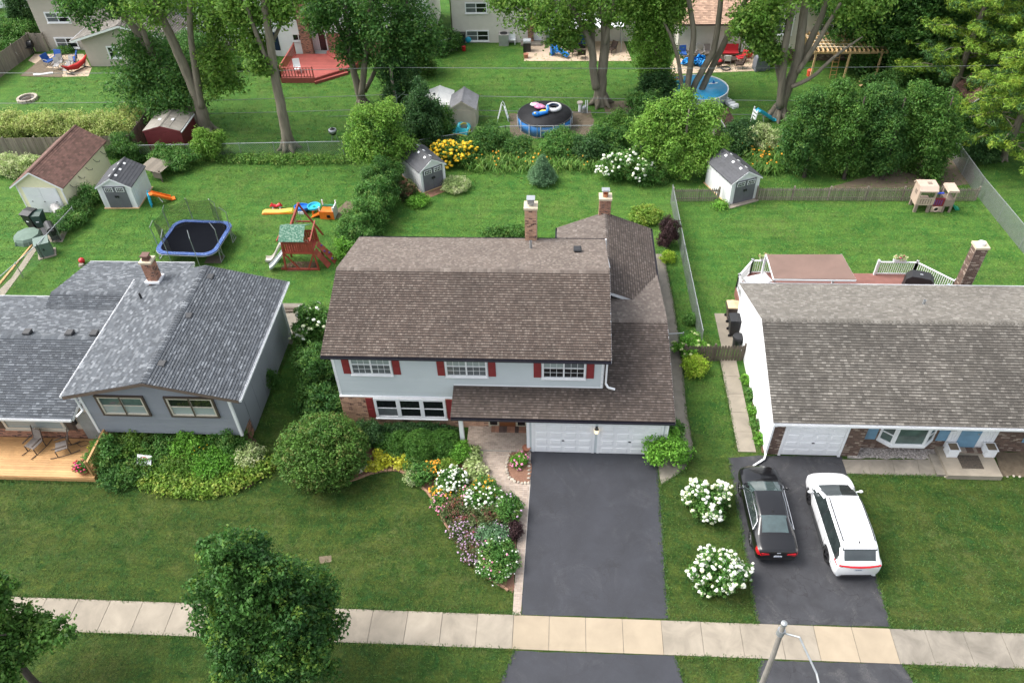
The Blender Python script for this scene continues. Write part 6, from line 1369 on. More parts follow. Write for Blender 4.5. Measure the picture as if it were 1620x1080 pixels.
for i, (x, y) in enumerate(pp):
    k = 1.0; inx, iny = x*.88, y*.88
    LB().tube([(x,y,.05),(x,y,1.6),(x*1.02,y*1.02,2.3),(inx,iny,2.75)],.024,6).build('net_pole', galv, TR); tops.append((inx,iny,2.7))
for i in range(8):
    j = (i+1) % 8
    if i in (4,5,6): continue
    a, b = Vector(tops[i]), Vector(tops[j]); a0_ = Vector((a.x*.98,a.y*.98,.95)); b0__ = Vector((b.x*.98,b.y*.98,.95)); rows = []
    for r in range(9):
        rows.append([])
        for c in range(13):
            f = c/12; g_ = r/8; p = a0_.lerp(b0__,f).lerp(a.lerp(b,f),g_); s = math.sin(math.pi*f)*.16*g_; p.z -= s*.8; p.x *= 1-s*.25; p.y *= 1-s*.25; rows[-1].append(p)
    m = LB()
    for r in range(8):
        for c in range(13): m.beam(rows[r][c],rows[r+1][c],.008,.008)
    for r in range(9):
        for c in range(12): m.beam(rows[r][c],rows[r][c+1],.008,.008)
    m.build('net_strands', blackp, TR, kind='stuff')
    m = LB()
    for r in range(8):
        for c in range(12): m.poly([rows[r][c],rows[r][c+1],rows[r+1][c+1],rows[r+1][c]])
    m.build('net_panel', net_m, TR)
dm_ = MB().box((G(340,412).x-.6,G(340,412).y-.3,.0),(G(340,412).x+.5,G(340,412).y+.5,.03)).build('wood_mat', wood_dk); tag(dm_, 'brown board lying under trampoline edge', 'board')
# redwood playset
b0p, b1p = G(456,426), G(501,430); PS = thing('wooden_playset', 'redwood playset with green canopy, slides and climbing ramps', 'playset', ((b0p.x+b1p.x)/2,b0p.y,0))
w_ = (b1p-b0p).length; dpt = 1.25; zf = 1.35; zr_ = 2.35
X0, X1 = -w_/2, w_/2
for x in (X0, X1):
    for y in (0, dpt): LB().beam((x*1.12,y-.05 if y == 0 else y+.05,0),(x*.92,y,2.45),.10,.10).build('post', cedar, PS)
for i in range(11): LB().box((X0+.02+i*(w_-.04)/11,.0,zf),(X0+.02+(i+.93)*(w_-.04)/11,dpt,zf+.03)).build('floor_board', cedar, PS)
for i in range(12): LB().box((X0+.05+i*(w_-.1)/12,-.03,zf-.05),(X0+.05+(i+.82)*(w_-.1)/12,-.005,zf+.75)).build('wall_slat', cedar, PS); LB().box((X0+.05+i*(w_-.1)/12,dpt+.005,zf-.05),(X0+.05+(i+.82)*(w_-.1)/12,dpt+.03,zf+.75)).build('wall_slat', cedar, PS)
for y in (-.05,dpt+.05):
    for z in (zf-.02,zf+.75): LB().beam((X0,y,z),(X1,y,z),.05,.11).build('rail', cedar, PS)
LB().beam((X0-.4,-.05,.08),(X1+.1,-.05,.08),.09,.10).build('ground_beam', cedar, PS)
LB().beam((X0+.02,-.02,1.25),(X0+.75,-.02,.1),.06,.10).build('brace', cedar, PS); LB().beam((X1-.02,-.02,1.25),(X1-.55,-.02,.1),.06,.10).build('brace', cedar, PS)
cv = mk('green patterned canopy', (.03,.115,.07), (.16,.25,.19), rough=.8, sc=9, lo=.45, hi=.6)
cw = w_*.82
LB().prism([(X0-.02,-.32,zr_+.05),(X0-.02,dpt*.5,zr_+.62),(X0-.02,dpt+.32,zr_+.05),(X0-.02,dpt+.30,zr_+.02),(X0-.02,dpt*.5,zr_+.59),(X0-.02,-.30,zr_+.02)],(cw,0,0)).build('canopy', cv, PS)
for k in range(7): LB().cyl((X0+.05+k*cw/7,-.3,zr_+.04),(X0+.05+(k+1)*cw/7-.04,-.3,zr_+.04),.045,n=6).build('canopy_scallop', cv, PS)
LB().beam((X0-.15,-.2,zr_),(X0-.15,dpt+.2,zr_),.07,.09).build('roof_rail', cedar, PS); LB().beam((X1+.02,-.2,zr_),(X1+.02,dpt+.2,zr_+.4),.07,.09).build('roof_rail', cedar, PS)
ap = G(472,323,2.45)-PS.location
LB().beam((X0+.35,dpt,2.45),(ap.x,ap.y,2.5),.10,.15).build('swing_beam', cedar, PS)
for sx in (-1.15,1.15): LB().beam((ap.x+sx,ap.y+.05,0),(ap.x-sx*.05,ap.y,2.55),.10,.10).build('swing_leg', cedar, PS)
LB().beam((ap.x-.5,ap.y,1.1),(ap.x+.5,ap.y,1.1),.06,.10).build('cross_tie', cedar, PS)
for f in (.35,.7):
    p = Vector((X0+.35,dpt,2.38)).lerp(Vector((ap.x,ap.y,2.43)), f)
    for s in (-.2,.2): LB().cyl(p+Vector((s,0,0)),p+Vector((s,0,-1.9)),.012,n=5).build('swing_chain', galv, PS)
    LB().cb(p+Vector((0,0,-1.92)),(.46,.18,.03)).build('swing_seat', mk('teal plastic',(.03,.25,.22)), PS)
def slide(parent, a, b, w, mat, wavy=0.):
    a = Vector(a); b = Vector(b); d = b-a; s = Vector((d.y,-d.x,0)).normalized()*(-1); m = LB(); K = 12; prev = None
    for i in range(K+1):
        f = i/K; p = a.lerp(b, f); p.z += wavy*math.sin(f*math.pi*2)*.25+(.12*max(0,f-.8)*5 if wavy == 0 else .1*max(0,f-.8)*5)
        ring = [p-s*w/2+ZP*.14, p-s*w*.42, p+s*w*.42, p+s*w/2+ZP*.14, p+s*w*.5+ZP*.08-ZP*.1, p-s*w*.5-ZP*.02]
        m.v.extend(tuple(q) for q in ring)
    for i in range(K):
        for j in range(6): m.f.append((i*6+j, i*6+(j+1)%6, (i+1)*6+(j+1)%6, (i+1)*6+j))
    m.f += [(5,4,3,2,1,0), tuple(K*6+j for j in range(6))]
    return m.build('slide', mat, parent)
S = lambda px, py, z=0: (G(px,py,z)-PS.location)
slide(PS, (X0,dpt-.2,zf+.05), S(421,412,.08), .5, mk('ivory plastic',(.62,.59,.52),rough=.4), 1.)
slide(PS, (X0,.3,zf-.05), S(427,426,.05), .5, mk('pale grey plastic',(.50,.53,.54),rough=.4))
for (a, b, q0, q1) in (((X1,.02,zf-.05),(X1,.6,zf-.05),S(519,425),S(524,418)),((X1,.7,zf),(X1,1.25,zf),S(530,418),S(534,409))):
    a, b, q0, q1 = Vector(a), Vector(b), Vector(q0), Vector(q1)
    for k in range(5):
        f0, f1 = k/5+.01, (k+1)/5-.01; t = [a.lerp(q0,f0),a.lerp(q0,f1),b.lerp(q1,f1),b.lerp(q1,f0)]; LB().prism(t,(0,0,.04)).build('ramp_board', cedar, PS)
        if a.y > .5 and k > 0: c_ = a.lerp(q0,f0).lerp(b.lerp(q1,f0), .3+.4*(k%2)); LB().sph(c_+ZP*.06,(.09,.09,.06),8,4).build('climbing_hold', mk('violet hold',(.10,.05,.22)), PS)
for k, (y, z) in enumerate(((.0,2.0),(dpt,1.9))): LB().torus((X1*.6,y+.2,z),.12,.02,12,5,rx=1.2).build('steering_ring', mk('cream plastic',(.65,.55,.35)), PS)
MB().prism([G(446,421),G(462,414),G(502,414),G(505,428),G(455,429)],(0,0,.012)).build('dirt_patch', soil); struct(bpy.data.objects[[o.name for o in bpy.data.objects if o.name.startswith('dirt_patch')][-1]])
# plastic toys on the lawn
redp = mk('red toy plastic',(.55,.02,.03),rough=.35); yelp = mk('yellow toy plastic',(.75,.62,.05),(.72,.38,.12),rough=.35,sc=.6); blup = mk('blue toy plastic',(.02,.16,.55),rough=.35); cyap = mk('cyan toy plastic',(.03,.42,.62),rough=.35); orap = mk('orange toy plastic',(.78,.17,.02),rough=.35); grnp = mk('green toy plastic',(.02,.30,.18),rough=.35)
g = G(440,336); t = thing('toy_seesaw', 'yellow toy seesaw ramp lying on lawn', 'toy', (g.x,g.y,0), .06)
LB().prism([(-1.1,-.22,.05),(-.9,-.22,.16),(0,-.22,.12),(1.0,-.22,.2),(1.15,-.22,.06),(1.1,-.22,.01),(-1.1,-.22,.01)],(0,.44,0)).build('ramp', yelp, t); LB().box((-1.05,-.26,0),(1.05,-.225,.06)).build('edge', orap, t)
g = G(438,330); t = thing('toy_rocker', 'red toy rocker behind yellow ramp', 'toy', (g.x,g.y,0), .1)
LB().tube([(-.42,0,.2),(-.3,0,.32),(0,0,.2),(.3,0,.32),(.42,0,.2)],[.06,.13,.12,.13,.06],8).build('body', redp, t)
for x in (-.25,.25): LB().cyl((x,-.15,.06),(x,.15,.06),.06,n=10).build('wheel', white, t); LB().cyl((x,0,.32),(x,0,.48),.04,n=6).build('handle', redp, t)
g = G(479,334); t = thing('toy_water_table', 'blue oval toy water table on lawn', 'toy', (g.x,g.y,0)); LB().lathe((0,0,.1),[(.42,0),(.55,.15),(.55,.32),(.48,.32),(.45,.2)],18,1,.7).build('basin', blup, t); LB().box((-.2,-.42,.0),(.2,-.36,.22)).build('step', white, t)
for a in (-.3,.3): LB().box((a-.05,-.05,0),(a+.05,.05,.12)).build('leg', blup, t)
g = G(499,337); t = thing('toy_sand_table', 'round cyan toy sand table on one orange leg', 'toy', (g.x,g.y,0)); LB().lathe((0,0,.42),[(.3,0),(.46,.08),(.46,.2),(.38,.2),(.34,.1),(.05,.1)],18).build('tray', cyap, t); LB().lathe((0,0,.52),[(.12,0),(.1,.05)],10).build('island', grnp, t)
for k in range(3): a = k*2.1; LB().cyl((math.cos(a)*.25,math.sin(a)*.2,0),(math.cos(a)*.2,math.sin(a)*.16,.45),.06,n=8).build('leg', orap, t)
g = G(521,341); t = thing('toy_climber', 'orange and green toddler climber with small slide', 'toy', (g.x,g.y,0), -.05)
for x, y, mm in ((0,-.45,orap),(0,.42,grnp)): LB().box((-.5,y-.03,0),(.5,y+.03,.62)).build('panel', mm, t)
LB().box((.46,-.42,0),(.52,.40,.85)).build('panel', white, t); LB().box((-.5,-.42,.4),(.46,.4,.45)).build('platform', orap, t)
LB().lathe((.12,-.49,.25),[(.0001,0),(.13,0)],12).build('porthole', blackp, t); LB().cb((.12,-.485,.25),(.24,.012,.24)).build('porthole', blackp, t)
for x in (-.47,.47): LB().box((x-.04,-.44,.6),(x+.04,-.38,.95)).build('post', white, t); LB().box((x-.04,.38,.6),(x+.04,.44,1.0)).build('post', white, t)
LB().prism([(-.5,-.4,.42),(-1.15,-.4,.06),(-1.2,-.4,.0),(-.5,-.4,.30)],(0,.36,0)).build('slide', orap, t)
def little_slide(label, px, py, rz, sc, step, chute):
    g = G(px,py); t = thing('toy_slide', label, 'toy', (g.x,g.y,0), rz); h = .95*sc
    for s in (-.24*sc,.24*sc): LB().beam((0,s,0),(.1*sc,s,h),.07,.10).build('side', step, t)
    for k in range(4): LB().box((-.05+.02*k,-.22*sc,.12+k*.22*sc),(.12+.02*k,.22*sc,.17+k*.22*sc)).build('step', step, t)
    LB().prism([(.1*sc,-.2*sc,h*.86),(.35*sc,-.2*sc,h*.86),(1.35*sc,-.2*sc,.12),(1.55*sc,-.2*sc,.10),(1.55*sc,-.2*sc,.05),(1.3*sc,-.2*sc,.05),(.3*sc,-.2*sc,h*.78)],(0,.4*sc,0)).build('chute', chute, t)
    for s in (-.22*sc,.22*sc): LB().beam((.3*sc,s,h*.9),(1.35*sc,s,.18),.035,.10).build('lip', chute, t)
    LB().beam((.75*sc,0,0),(.55*sc,0,h*.6),.06,.06).build('brace', white, t); return t
little_slide('small blue toy slide with orange chute beside white shed', 239, 325, .55, 1.1, cyap, orap)
t = little_slide('small teal toy slide on far lawn', 1190, 195, .25, 1.3, white, cyap)
bl_ = MB().sph(tuple(G(131,416)+ZP*.2),.2,12,8).build('toy_ball', redp, None, True); tag(bl_, 'red ball on grey post near grey roof', 'ball')
tag(MB().cyl(G(129,420),G(129,420)+ZP*.12,.2,.16,8).build('stump', wood_grey), 'small grey stump beneath red ball', 'stump')
# play castle by the picket fence
pt = mk('beige play plastic',(.52,.40,.32),(.47,.36,.29),rough=.5); pb_ = mk('brown stone plastic',(.22,.17,.14),(.28,.22,.18),rough=.6,sc=6); pr_ = mk('maroon play plastic',(.22,.02,.035),rough=.5)
g0, g1 = G(1444,335), G(1505,336); PC = thing('play_castle', 'beige plastic play castle with green slide by picket fence', 'playhouse', (g0.x,g0.y,0), math.atan2((g1-g0).y,(g1-g0).x)); CW = (g1-g0).length
f = CW/2.9
for x in (.05,1.0): 
    for y in (0,.9): LB().box((x*f-.05,y-.08,0),(x*f+.13,y+.08,.6)).build('leg', pb_, PC)
LB().box((0,-.05,.55),(1.25*f,1.0,.65)).build('floor', pt, PC)
LB().box((-.04,-.05,.5),(.04,1.0,1.75)).build('side_wall', pt, PC); LB().cb((-.05,.45,1.35),(.03,.3,.3)).build('porthole', pb_, PC)
for k in range(6): LB().box((.1+k*.19*f,-.06,.65),(.2+k*.19*f,-.02,1.05)).build('baluster', pt, PC)
LB().box((.04,-.08,1.05),(1.25*f,-.01,1.13)).build('rail', pt, PC)
for x in (.0,1.17*f): LB().box((x,-.07,.65),(x+.09,.02,1.72)).build('post', pt, PC)
LB().prism([(-.1,-.18,1.62),(-.1,.1,1.86),(-.1,.85,1.86),(-.1,1.1,1.62),(-.1,1.1,1.70),(-.1,.88,1.96),(-.1,.08,1.96),(-.1,-.18,1.70)],(1.4*f,0,0)).build('roof', pt, PC); LB().cb((.75*f,.45,1.97),(.28,.28,.03)).build('skylight', pb_, PC)
LB().box((1.26*f,-.06,.5),(2.05*f,.02,1.1)).build('net_wall', pr_, PC)
for k in range(4): LB().box((1.3*f+k*.17*f,-.08,.62),(1.36*f+k*.17*f,-.062,1.02)).build('window_bar', mk('violet play plastic',(.12,.06,.25)), PC)
LB().box((1.26*f,-.05,.05),(2.05*f,.03,.5)).build('crawl_wall', pt, PC); LB().torus((1.62*f,-.07,.27),.17,.05,14,6,rx=math.pi/2).build('crawl_ring', pt, PC); LB().cb((1.62*f,-.056,.27),(.28,.01,.28)).build('crawl_hole', blackp, PC)
LB().cb((1.68*f,.3,1.30),(.5,.08,.08)).build('toy_bar', mk('bright blue toy',(.05,.12,.9)), PC)
for x in (2.08,2.62): 
    for y in (-.05,.72): LB().box((x*f,y,0),(x*f+.13,y+.13,1.02)).build('leg', pb_, PC)
LB().box((2.06*f,-.07,.5),(2.78*f,.80,.98)).build('tower_wall', pb_, PC)
for x in (2.08,2.68):
    for y in (-.05,.72): LB().box((x*f,y,.98),(x*f+.07,y+.07,1.62)).build('tower_post', pt, PC)
LB().prism([(2.0*f,-.15,1.60),(2.86*f,-.15,1.60),(2.80*f,-.15,1.74),(2.06*f,-.15,1.74)],(0,1.05,0)).build('tower_roof', pt, PC)
LB().prism([(2.78*f,.25,.72),(3.4*f,.25,.1),(3.6*f,.25,.06),(3.55*f,.25,0),(3.3*f,.25,0),(2.78*f,.25,.55)],(0,.42,0)).build('slide', grnp, PC)
# ---------------------------------------------------------------- cars
def catmull(vals, ts, t):
    i = max(0, min(len(ts)-2, int(np.searchsorted(ts, t)-1))); t0, t1 = ts[i], ts[i+1]; f = (t-t0)/(t1-t0)
    a, b, c, d = vals[max(i-1,0)], vals[i], vals[i+1], vals[min(i+2,len(vals)-1)]
    m0 = (c-a)/max(1e-6, ts[i+1]-ts[max(i-1,0)])*(t1-t0); m1 = (d-b)/max(1e-6, ts[min(i+2,len(ts)-1)]-ts[i])*(t1-t0)
    m0 = np.clip(m0, -abs(c-b)*2.2-.02, abs(c-b)*2.2+.02); m1 = np.clip(m1, -abs(c-b)*2.2-.02, abs(c-b)*2.2+.02)
    f2, f3 = f*f, f*f*f; return (2*f3-3*f2+1)*b+(f3-2*f2+f)*m0+(-2*f3+3*f2)*c+(f3-f2)*m1
def car(name, label, loc, rz, st, paint, wheels, wr, ww, cowl, roofF, roofR, deck, pillars, tail, plate_z, rails=None, chrome=None, rim=None, fin=None, rearglass_in=.1, topz=None):
    t = thing(name, label, 'car', loc, rz); ts = np.array([s[0] for s in st]); arr = np.array([s[1] for s in st])   # (S,7,2)
    ys = np.unique(np.concatenate([np.arange(ts[0], ts[-1]+.001, .05), [cowl,roofF,roofR,deck]])); sub = 4
    def ring(y):
        p = catmull(arr, ts, y); yw = min(wheels, key=lambda q: abs(q-y)); dy = abs(y-yw); ra = wr+.055
        if dy < ra:
            zl = wr+math.sqrt(ra*ra-dy*dy)
            for k, off in ((0,0),(1,.02),(2,.04)): p[k,1] = max(p[k,1], zl+off*1.0)
            p[3,1] = max(p[3,1], p[2,1]+.04)
        out = []
        for k in range(6):
            for j in range(sub):
                f = j/sub; a, b, c, d = p[max(k-1,0)], p[k], p[k+1], p[min(k+2,6)]
                m0 = (c-a)*.5; m1 = (d-b)*.5
                if k in (2,3): m0 = (c-b) if k == 3 else m0; m1 = (c-b)*.8 if k == 3 else m1
                f2, f3 = f*f, f*f*f; out.append((2*f3-3*f2+1)*b+(f3-2*f2+f)*m0+(-2*f3+3*f2)*c+(f3-f2)*m1)
        out.append(p[6]); return out
    R_ = [ring(y) for y in ys]; n = len(R_[0]); parts = {}
    def put(part, vs): m = parts.setdefault(part, LB()); m.add(vs, [(0,1,2,3)])
    vid = {}
    for i in range(len(ys)-1):
        y0, y1 = ys[i], ys[i+1]; ym = (y0+y1)/2
        for j in range(n-1):
            k = j//sub; kk = (j % sub+.5)/sub
            xm = (R_[i][j][0]+R_[i][j+1][0]+R_[i+1][j][0]+R_[i+1][j+1][0])/4; zm = (R_[i][j][1]+R_[i+1][j+1][1])/2
            for s in (-1,1):
                part = 'body'
                if k >= 4 or (k == 3 and kk > .75 and (roofF-.02 < ym < cowl or deck < ym < roofR)):
                    if roofF+.03 < ym < cowl-.02 and xm < .70: part = 'windshield'
                    elif deck+.05 < ym < roofR-.06 and xm < arr[len(st)//2][4][0]+.02-rearglass_in: part = 'rear_window'
                elif k == 3 and .06 < kk < .93:
                    lo, hi = deck+.38*(roofR-deck), cowl-.12
                    f0 = (ym-roofF)/(cowl-roofF) if ym > roofF else 0; f1 = (roofR-ym)/(roofR-deck) if ym < roofR else 0
                    if lo < ym < hi and kk < 1-.85*max(f0,0)**1.2 and kk < 1-.75*max(f1,0):
                        w = sum(ym > q for q in pillars)
                        part = 'window_pillar' if any(abs(ym-q) < .035 for q in pillars) else 'side_window%d_%d' % (w, s)
                elif tail(ym, xm, zm, k): part = 'taillight_%d' % s if tail is not None and tail(ym, xm, zm, k) == 1 else 'taillight_bar'
                q = [(s*R_[i][j][0],y0,R_[i][j][1]),(s*R_[i+1][j][0],y1,R_[i+1][j][1]),(s*R_[i+1][j+1][0],y1,R_[i+1][j+1][1]),(s*R_[i][j+1][0],y0,R_[i][j+1][1])]
                put(part, q if s < 0 else q[::-1])
    for yi in (0, -1):                   # close nose and tail
        rg = R_[yi]; pl = [(-p[0],ys[yi],p[1]) for p in rg]+[(p[0],ys[yi],p[1]) for p in rg[::-1]]; parts['body'].add(pl, [tuple(range(len(pl)))])
    mats = {'body': paint}
    for nm, m in parts.items():
        base = nm.split('_')[0]
        mt = blackp if nm == 'window_pillar' else (glass_rear if nm in ('rear_window','windshield') and paint is paint_k else glass_car) if ('window' in nm or nm == 'windshield') else (tail_m if base == 'taillight' else paint)
        label_ = 'body' if nm == 'body' else ('side_window' if nm.startswith('side') else ('taillight' if base == 'taillight' else nm))
        o = m.build(label_, mt, t, True)
        bm_ = o.data; import bmesh; b = bmesh.new(); b.from_mesh(bm_); bmesh.ops.remove_doubles(b, verts=b.verts, dist=.0008); bmesh.ops.recalc_face_normals(b, faces=b.faces); b.to_mesh(bm_); b.free()
        for p in bm_.polygons: p.use_smooth = True
    LB().box((-ww+.25,ts[0]+.25,.17),(ww-.25,ts[-1]-.25,.42)).build('underbody', rubber, t)
    for y in wheels:
        for s in (-1,1):
            x1 = s*(ww-.015); x0 = s*(ww-.235); w = LB()
            prof = [(wr*.62,0),(wr*.93,0),(wr,.035),(wr,.19),(wr*.93,.225),(wr*.62,.225)]
            vs = []; N_ = 22
            for (r, dx) in prof:
                for a in range(N_): an = 2*math.pi*a/N_; vs.append((x0+(x1-x0)*dx/.225, y+r*math.cos(an), wr+r*math.sin(an)))
            fs = [(i*N_+a, i*N_+(a+1)%N_, (i+1)*N_+(a+1)%N_, (i+1)*N_+a) for i in range(5) for a in range(N_)]
            wo = w.add(vs, fs).build('wheel', rubber, t, True)
            r2 = LB().cyl((x0+(x1-x0)*.25,y,wr),(x1-s*.05,y,wr),wr*.63,n=20); r2.build('rim_barrel', blackm, wo)
            for k in range(5):
                an = 2*math.pi*k/5+.3; c0 = Vector((x1-s*.03,y,wr)); LB().beam(c0+Vector((0,math.cos(an)*.03,math.sin(an)*.03)), c0+Vector((s*.005,math.cos(an)*wr*.62,math.sin(an)*wr*.62)), .075, .03, up=(1,0,0)).build('spoke', rim, wo)
            LB().cyl((x1-s*.05,y,wr),(x1-s*.005,y,wr),.055,n=10).build('hub_cap', rim, wo)
            LB().cyl((s*(ww-.5),y,wr+.02),(s*(ww-.24),y,wr+.02),wr+.05,n=16).build('wheel_well', rubber, t)
    zb = catmull(arr, ts, cowl-.35)[3]
    for s in (-1,1):
        mr = LB().sph((s*(zb[0]+.16),cowl-.38,zb[1]+.08),(.11,.075,.075),10,6).build('mirror', paint if chrome is None else paint, t, True); LB().beam((s*(zb[0]-.02),cowl-.36,zb[1]+.02),(s*(zb[0]+.1),cowl-.37,zb[1]+.06),.05,.04).build('mirror_arm', paint, mr)
        for y in pillars[:2]: q = catmull(arr, ts, y-.18)[3]; LB().cb((s*(q[0]+.012),y-.2,q[1]-.10),(.03,.17,.028)).build('door_handle', paint, t)
        pts = []
        if chrome:
            for y in np.linspace(deck+.38*(roofR-deck), cowl-.15, 18):
                q = R_[int(np.argmin(abs(ys-y)))][3*sub]; pts.append((s*(q[0]+.006), y, q[1]+.012))
            LB().tube(pts, .011, 5).build('chrome_trim', chrome, t)
            up = []
            for y in np.linspace(roofR-.25, roofF+.15, 12):
                q = R_[int(np.argmin(abs(ys-y)))][4*sub-1]; up.append((s*(q[0]+.006), y, q[1]))
            LB().tube([pts[0]]+up+[pts[-1]], .011, 5).build('chrome_trim', chrome, t)
        if rails:
            rp_ = []
            for y in np.linspace(rails[0], rails[1], 12):
                q = R_[int(np.argmin(abs(ys-y)))][4*sub+2]; rp_.append((s*q[0], y, q[1]+.06))
            LB().tube(rp_, .024, 6).build('roof_rail', blackp, t)
    seam = mk('panel gap', (.02,.02,.022), rough=.8)
    for s in (-1,1):
        for y in list(pillars)+[cowl-.30, deck+.42]:
            rg = R_[int(np.argmin(abs(ys-y)))]; yy = ys[int(np.argmin(abs(ys-y)))]
            LB().tube([(s*(p[0]+.002), yy, p[1]) for p in rg[1:3*sub+1]], .006, 4).build('door_gap', seam, t)
    for y in (deck-.06, cowl+.06):
        rg = R_[int(np.argmin(abs(ys-y)))]; yy = ys[int(np.argmin(abs(ys-y)))]; hp = [(-p[0], yy, p[1]+.002) for p in rg[4*sub-2:]]+[(p[0], yy, p[1]+.002) for p in rg[4*sub-2:][::-1]]
        LB().tube(hp, .006, 4).build('lid_gap', seam, t)
    if fin:
        q = R_[int(np.argmin(abs(ys-fin)))][-1]; LB().prism([(-.02,fin-.10,q[1]-.01),(-.02,fin+.10,q[1]-.01),(-.02,fin-.07,q[1]+.06)],(.04,0,0)).build('antenna_fin', blackp, t)
    pz = LB().box((-.17,ts[0]-.018,plate_z-.05),(.17,ts[0]-.001,plate_z+.05)).build('licence_plate', mk('number plate',(.62,.66,.72)), t)
    pm = LB()
    for k, w in enumerate((.03,.02,.03,.03,.02,.03,.03)): pm.box((-.125+k*.037,ts[0]-.0205,plate_z-.025),(-.125+k*.037+w*.8,ts[0]-.0182,plate_z+.025))
    pm.build('plate_characters', mk('plate print',(.05,.07,.16)), pz, kind='stuff')
    return t
glass_car = mk('tinted car glass', (.018,.024,.024), (.03,.04,.04), rough=.05, spec=.9, coat=.6)
glass_rear = mk('teal tinted car glass', (.055,.085,.085), (.04,.06,.06), rough=.06, spec=.9, coat=.6)
tail_m = mk('red tail lamp', (.42,.008,.015), (.5,.012,.02), rough=.18, coat=.6)
chrome_m = mk('chrome', (.75,.76,.77), rough=.15, metal=1.)
paint_k = mk('black car paint', (.004,.004,.005), (.005,.005,.006), rough=.3, coat=.8, spec=.3)
paint_w = mk('white car paint', (.80,.81,.82), (.78,.79,.80), rough=.25, coat=1.)
alloy = mk('silver alloy', (.52,.53,.54), rough=.3, metal=.8); alloy_d = mk('dark alloy', (.05,.05,.055), rough=.3, metal=.7)
lowA = [(.84,.22),(.92,.45),(.925,.68)]
sedan = [(-2.43,[(.60,.40),(.70,.46),(.73,.62),(.70,.80),(.62,.87),(.35,.90),(0,.91)]),(-2.36,[(.74,.30),(.82,.44),(.84,.65),(.80,.90),(.70,.985),(.4,1.02),(0,1.03)]),(-2.2,[(.80,.24),(.88,.43),(.90,.66),(.85,.95),(.73,1.03),(.4,1.06),(0,1.07)]),
 (-1.75,[(.83,.22),(.91,.45),(.92,.68),(.87,.97),(.74,1.06),(.42,1.10),(0,1.11)]),(-1.58,lowA+[(.88,.97),(.72,1.09),(.40,1.13),(0,1.14)]),(-.78,lowA+[(.89,.97),(.61,1.37),(.40,1.425),(0,1.44)]),(-.1,lowA+[(.90,.96),(.625,1.41),(.42,1.465),(0,1.48)]),
 (.45,lowA+[(.90,.95),(.615,1.385),(.40,1.43),(0,1.45)]),(1.28,lowA+[(.90,.92),(.76,.985),(.45,1.03),(0,1.045)]),(1.8,[(.83,.22),(.91,.45),(.92,.66),(.88,.84),(.73,.93),(.42,.97),(0,.985)]),(2.2,[(.74,.24),(.84,.44),(.85,.60),(.80,.75),(.66,.83),(.38,.87),(0,.88)]),(2.43,[(.50,.30),(.58,.42),(.58,.52),(.54,.62),(.46,.68),(.28,.71),(0,.72)])]
def tail_s(y, x, z, k): return 1 if (y < -2.08 and .44 < x and .74 < z < .985 and k in (2,3)) else 0
car('black_sedan', 'glossy black sedan on right driveway, parked beside white SUV', (9.52,21.62,.012), R(1), sedan, paint_k, (-1.35,1.39), .335, .93, 1.28, .45, -.78, -1.58, (-.15,), tail_s, .70, chrome=chrome_m, rim=alloy, fin=-.62)
sd_ = [o for o in bpy.data.objects if o.name.startswith('black_sedan')][0]
LB().cb((0,-2.435,.93),(.16,.02,.05)).build('badge', chrome_m, sd_)
for s in (-1,1): LB().prism([(s*.36,-2.40,.80),(s*.69,-2.40,.74),(s*.72,-2.40,.90),(s*.42,-2.40,.88)],(0,-.05,.02)).build('taillight', tail_m, sd_)
for s in (-1,1): LB().sph((s*.66,2.12,.74),(.12,.16,.07),8,5).build('headlight', mk('clear lamp',(.55,.57,.58),rough=.1,coat=1.), sd_, True)
lowB = [(.90,.28),(.975,.5),(.985,.82)]
suv = [(-2.53,[(.70,.42),(.80,.5),(.85,.75),(.83,.98),(.76,1.05),(.4,1.09),(0,1.10)]),(-2.45,[(.82,.32),(.91,.5),(.94,.8),(.91,1.08),(.80,1.17),(.45,1.21),(0,1.22)]),(-2.25,[(.88,.28),(.96,.5),(.975,.82),(.945,1.12),(.80,1.34),(.47,1.39),(0,1.40)]),(-1.92,lowB+[(.955,1.13),(.76,1.66),(.50,1.72),(0,1.74)]),(-1.2,lowB+[(.97,1.12),(.77,1.715),(.53,1.77),(0,1.79)]),
 (.2,lowB+[(.97,1.10),(.765,1.71),(.53,1.765),(0,1.785)]),(.58,lowB+[(.97,1.09),(.74,1.655),(.5,1.71),(0,1.73)]),(1.62,lowB+[(.97,1.05),(.82,1.11),(.5,1.15),(0,1.17)]),(2.05,[(.88,.28),(.96,.5),(.965,.78),(.94,.99),(.80,1.07),(.45,1.11),(0,1.13)]),(2.38,[(.80,.3),(.88,.5),(.90,.70),(.86,.86),(.72,.94),(.4,.98),(0,.99)]),(2.55,[(.58,.34),(.66,.48),(.67,.62),(.63,.72),(.54,.80),(.3,.83),(0,.84)])]
def tail_v(y, x, z, k): return 2 if (y < -2.12 and 1.04 < z < 1.155 and (x > .62 or y < -2.4)) else 0
car('white_suv', 'white SUV with black roof rails parked beside black sedan', (12.66,21.1,.012), R(2), suv, paint_w, (-1.50,1.52), .375, .985, 1.62, .58, -1.92, -2.45, (-1.0,-.05), tail_v, .84, rails=(-1.75,.45), rim=alloy_d, fin=-1.75)
sv_ = [o for o in bpy.data.objects if o.name.startswith('white_suv')][0]
LB().prism([(-.70,-1.93,1.70),(.70,-1.93,1.70),(.67,-2.06,1.66),(-.67,-2.06,1.66)],(0,0,.03)).build('spoiler', paint_w, sv_)
LB().tube([(-.86,-2.475,1.10),(-.4,-2.545,1.075),(0,-2.56,1.07),(.4,-2.545,1.075),(.86,-2.475,1.10)],.05,6).build('light_bar', tail_m, sv_)
LB().box((-.62,-2.555,.36),(.62,-2.50,.46)).build('lower_bumper', blackp, sv_)
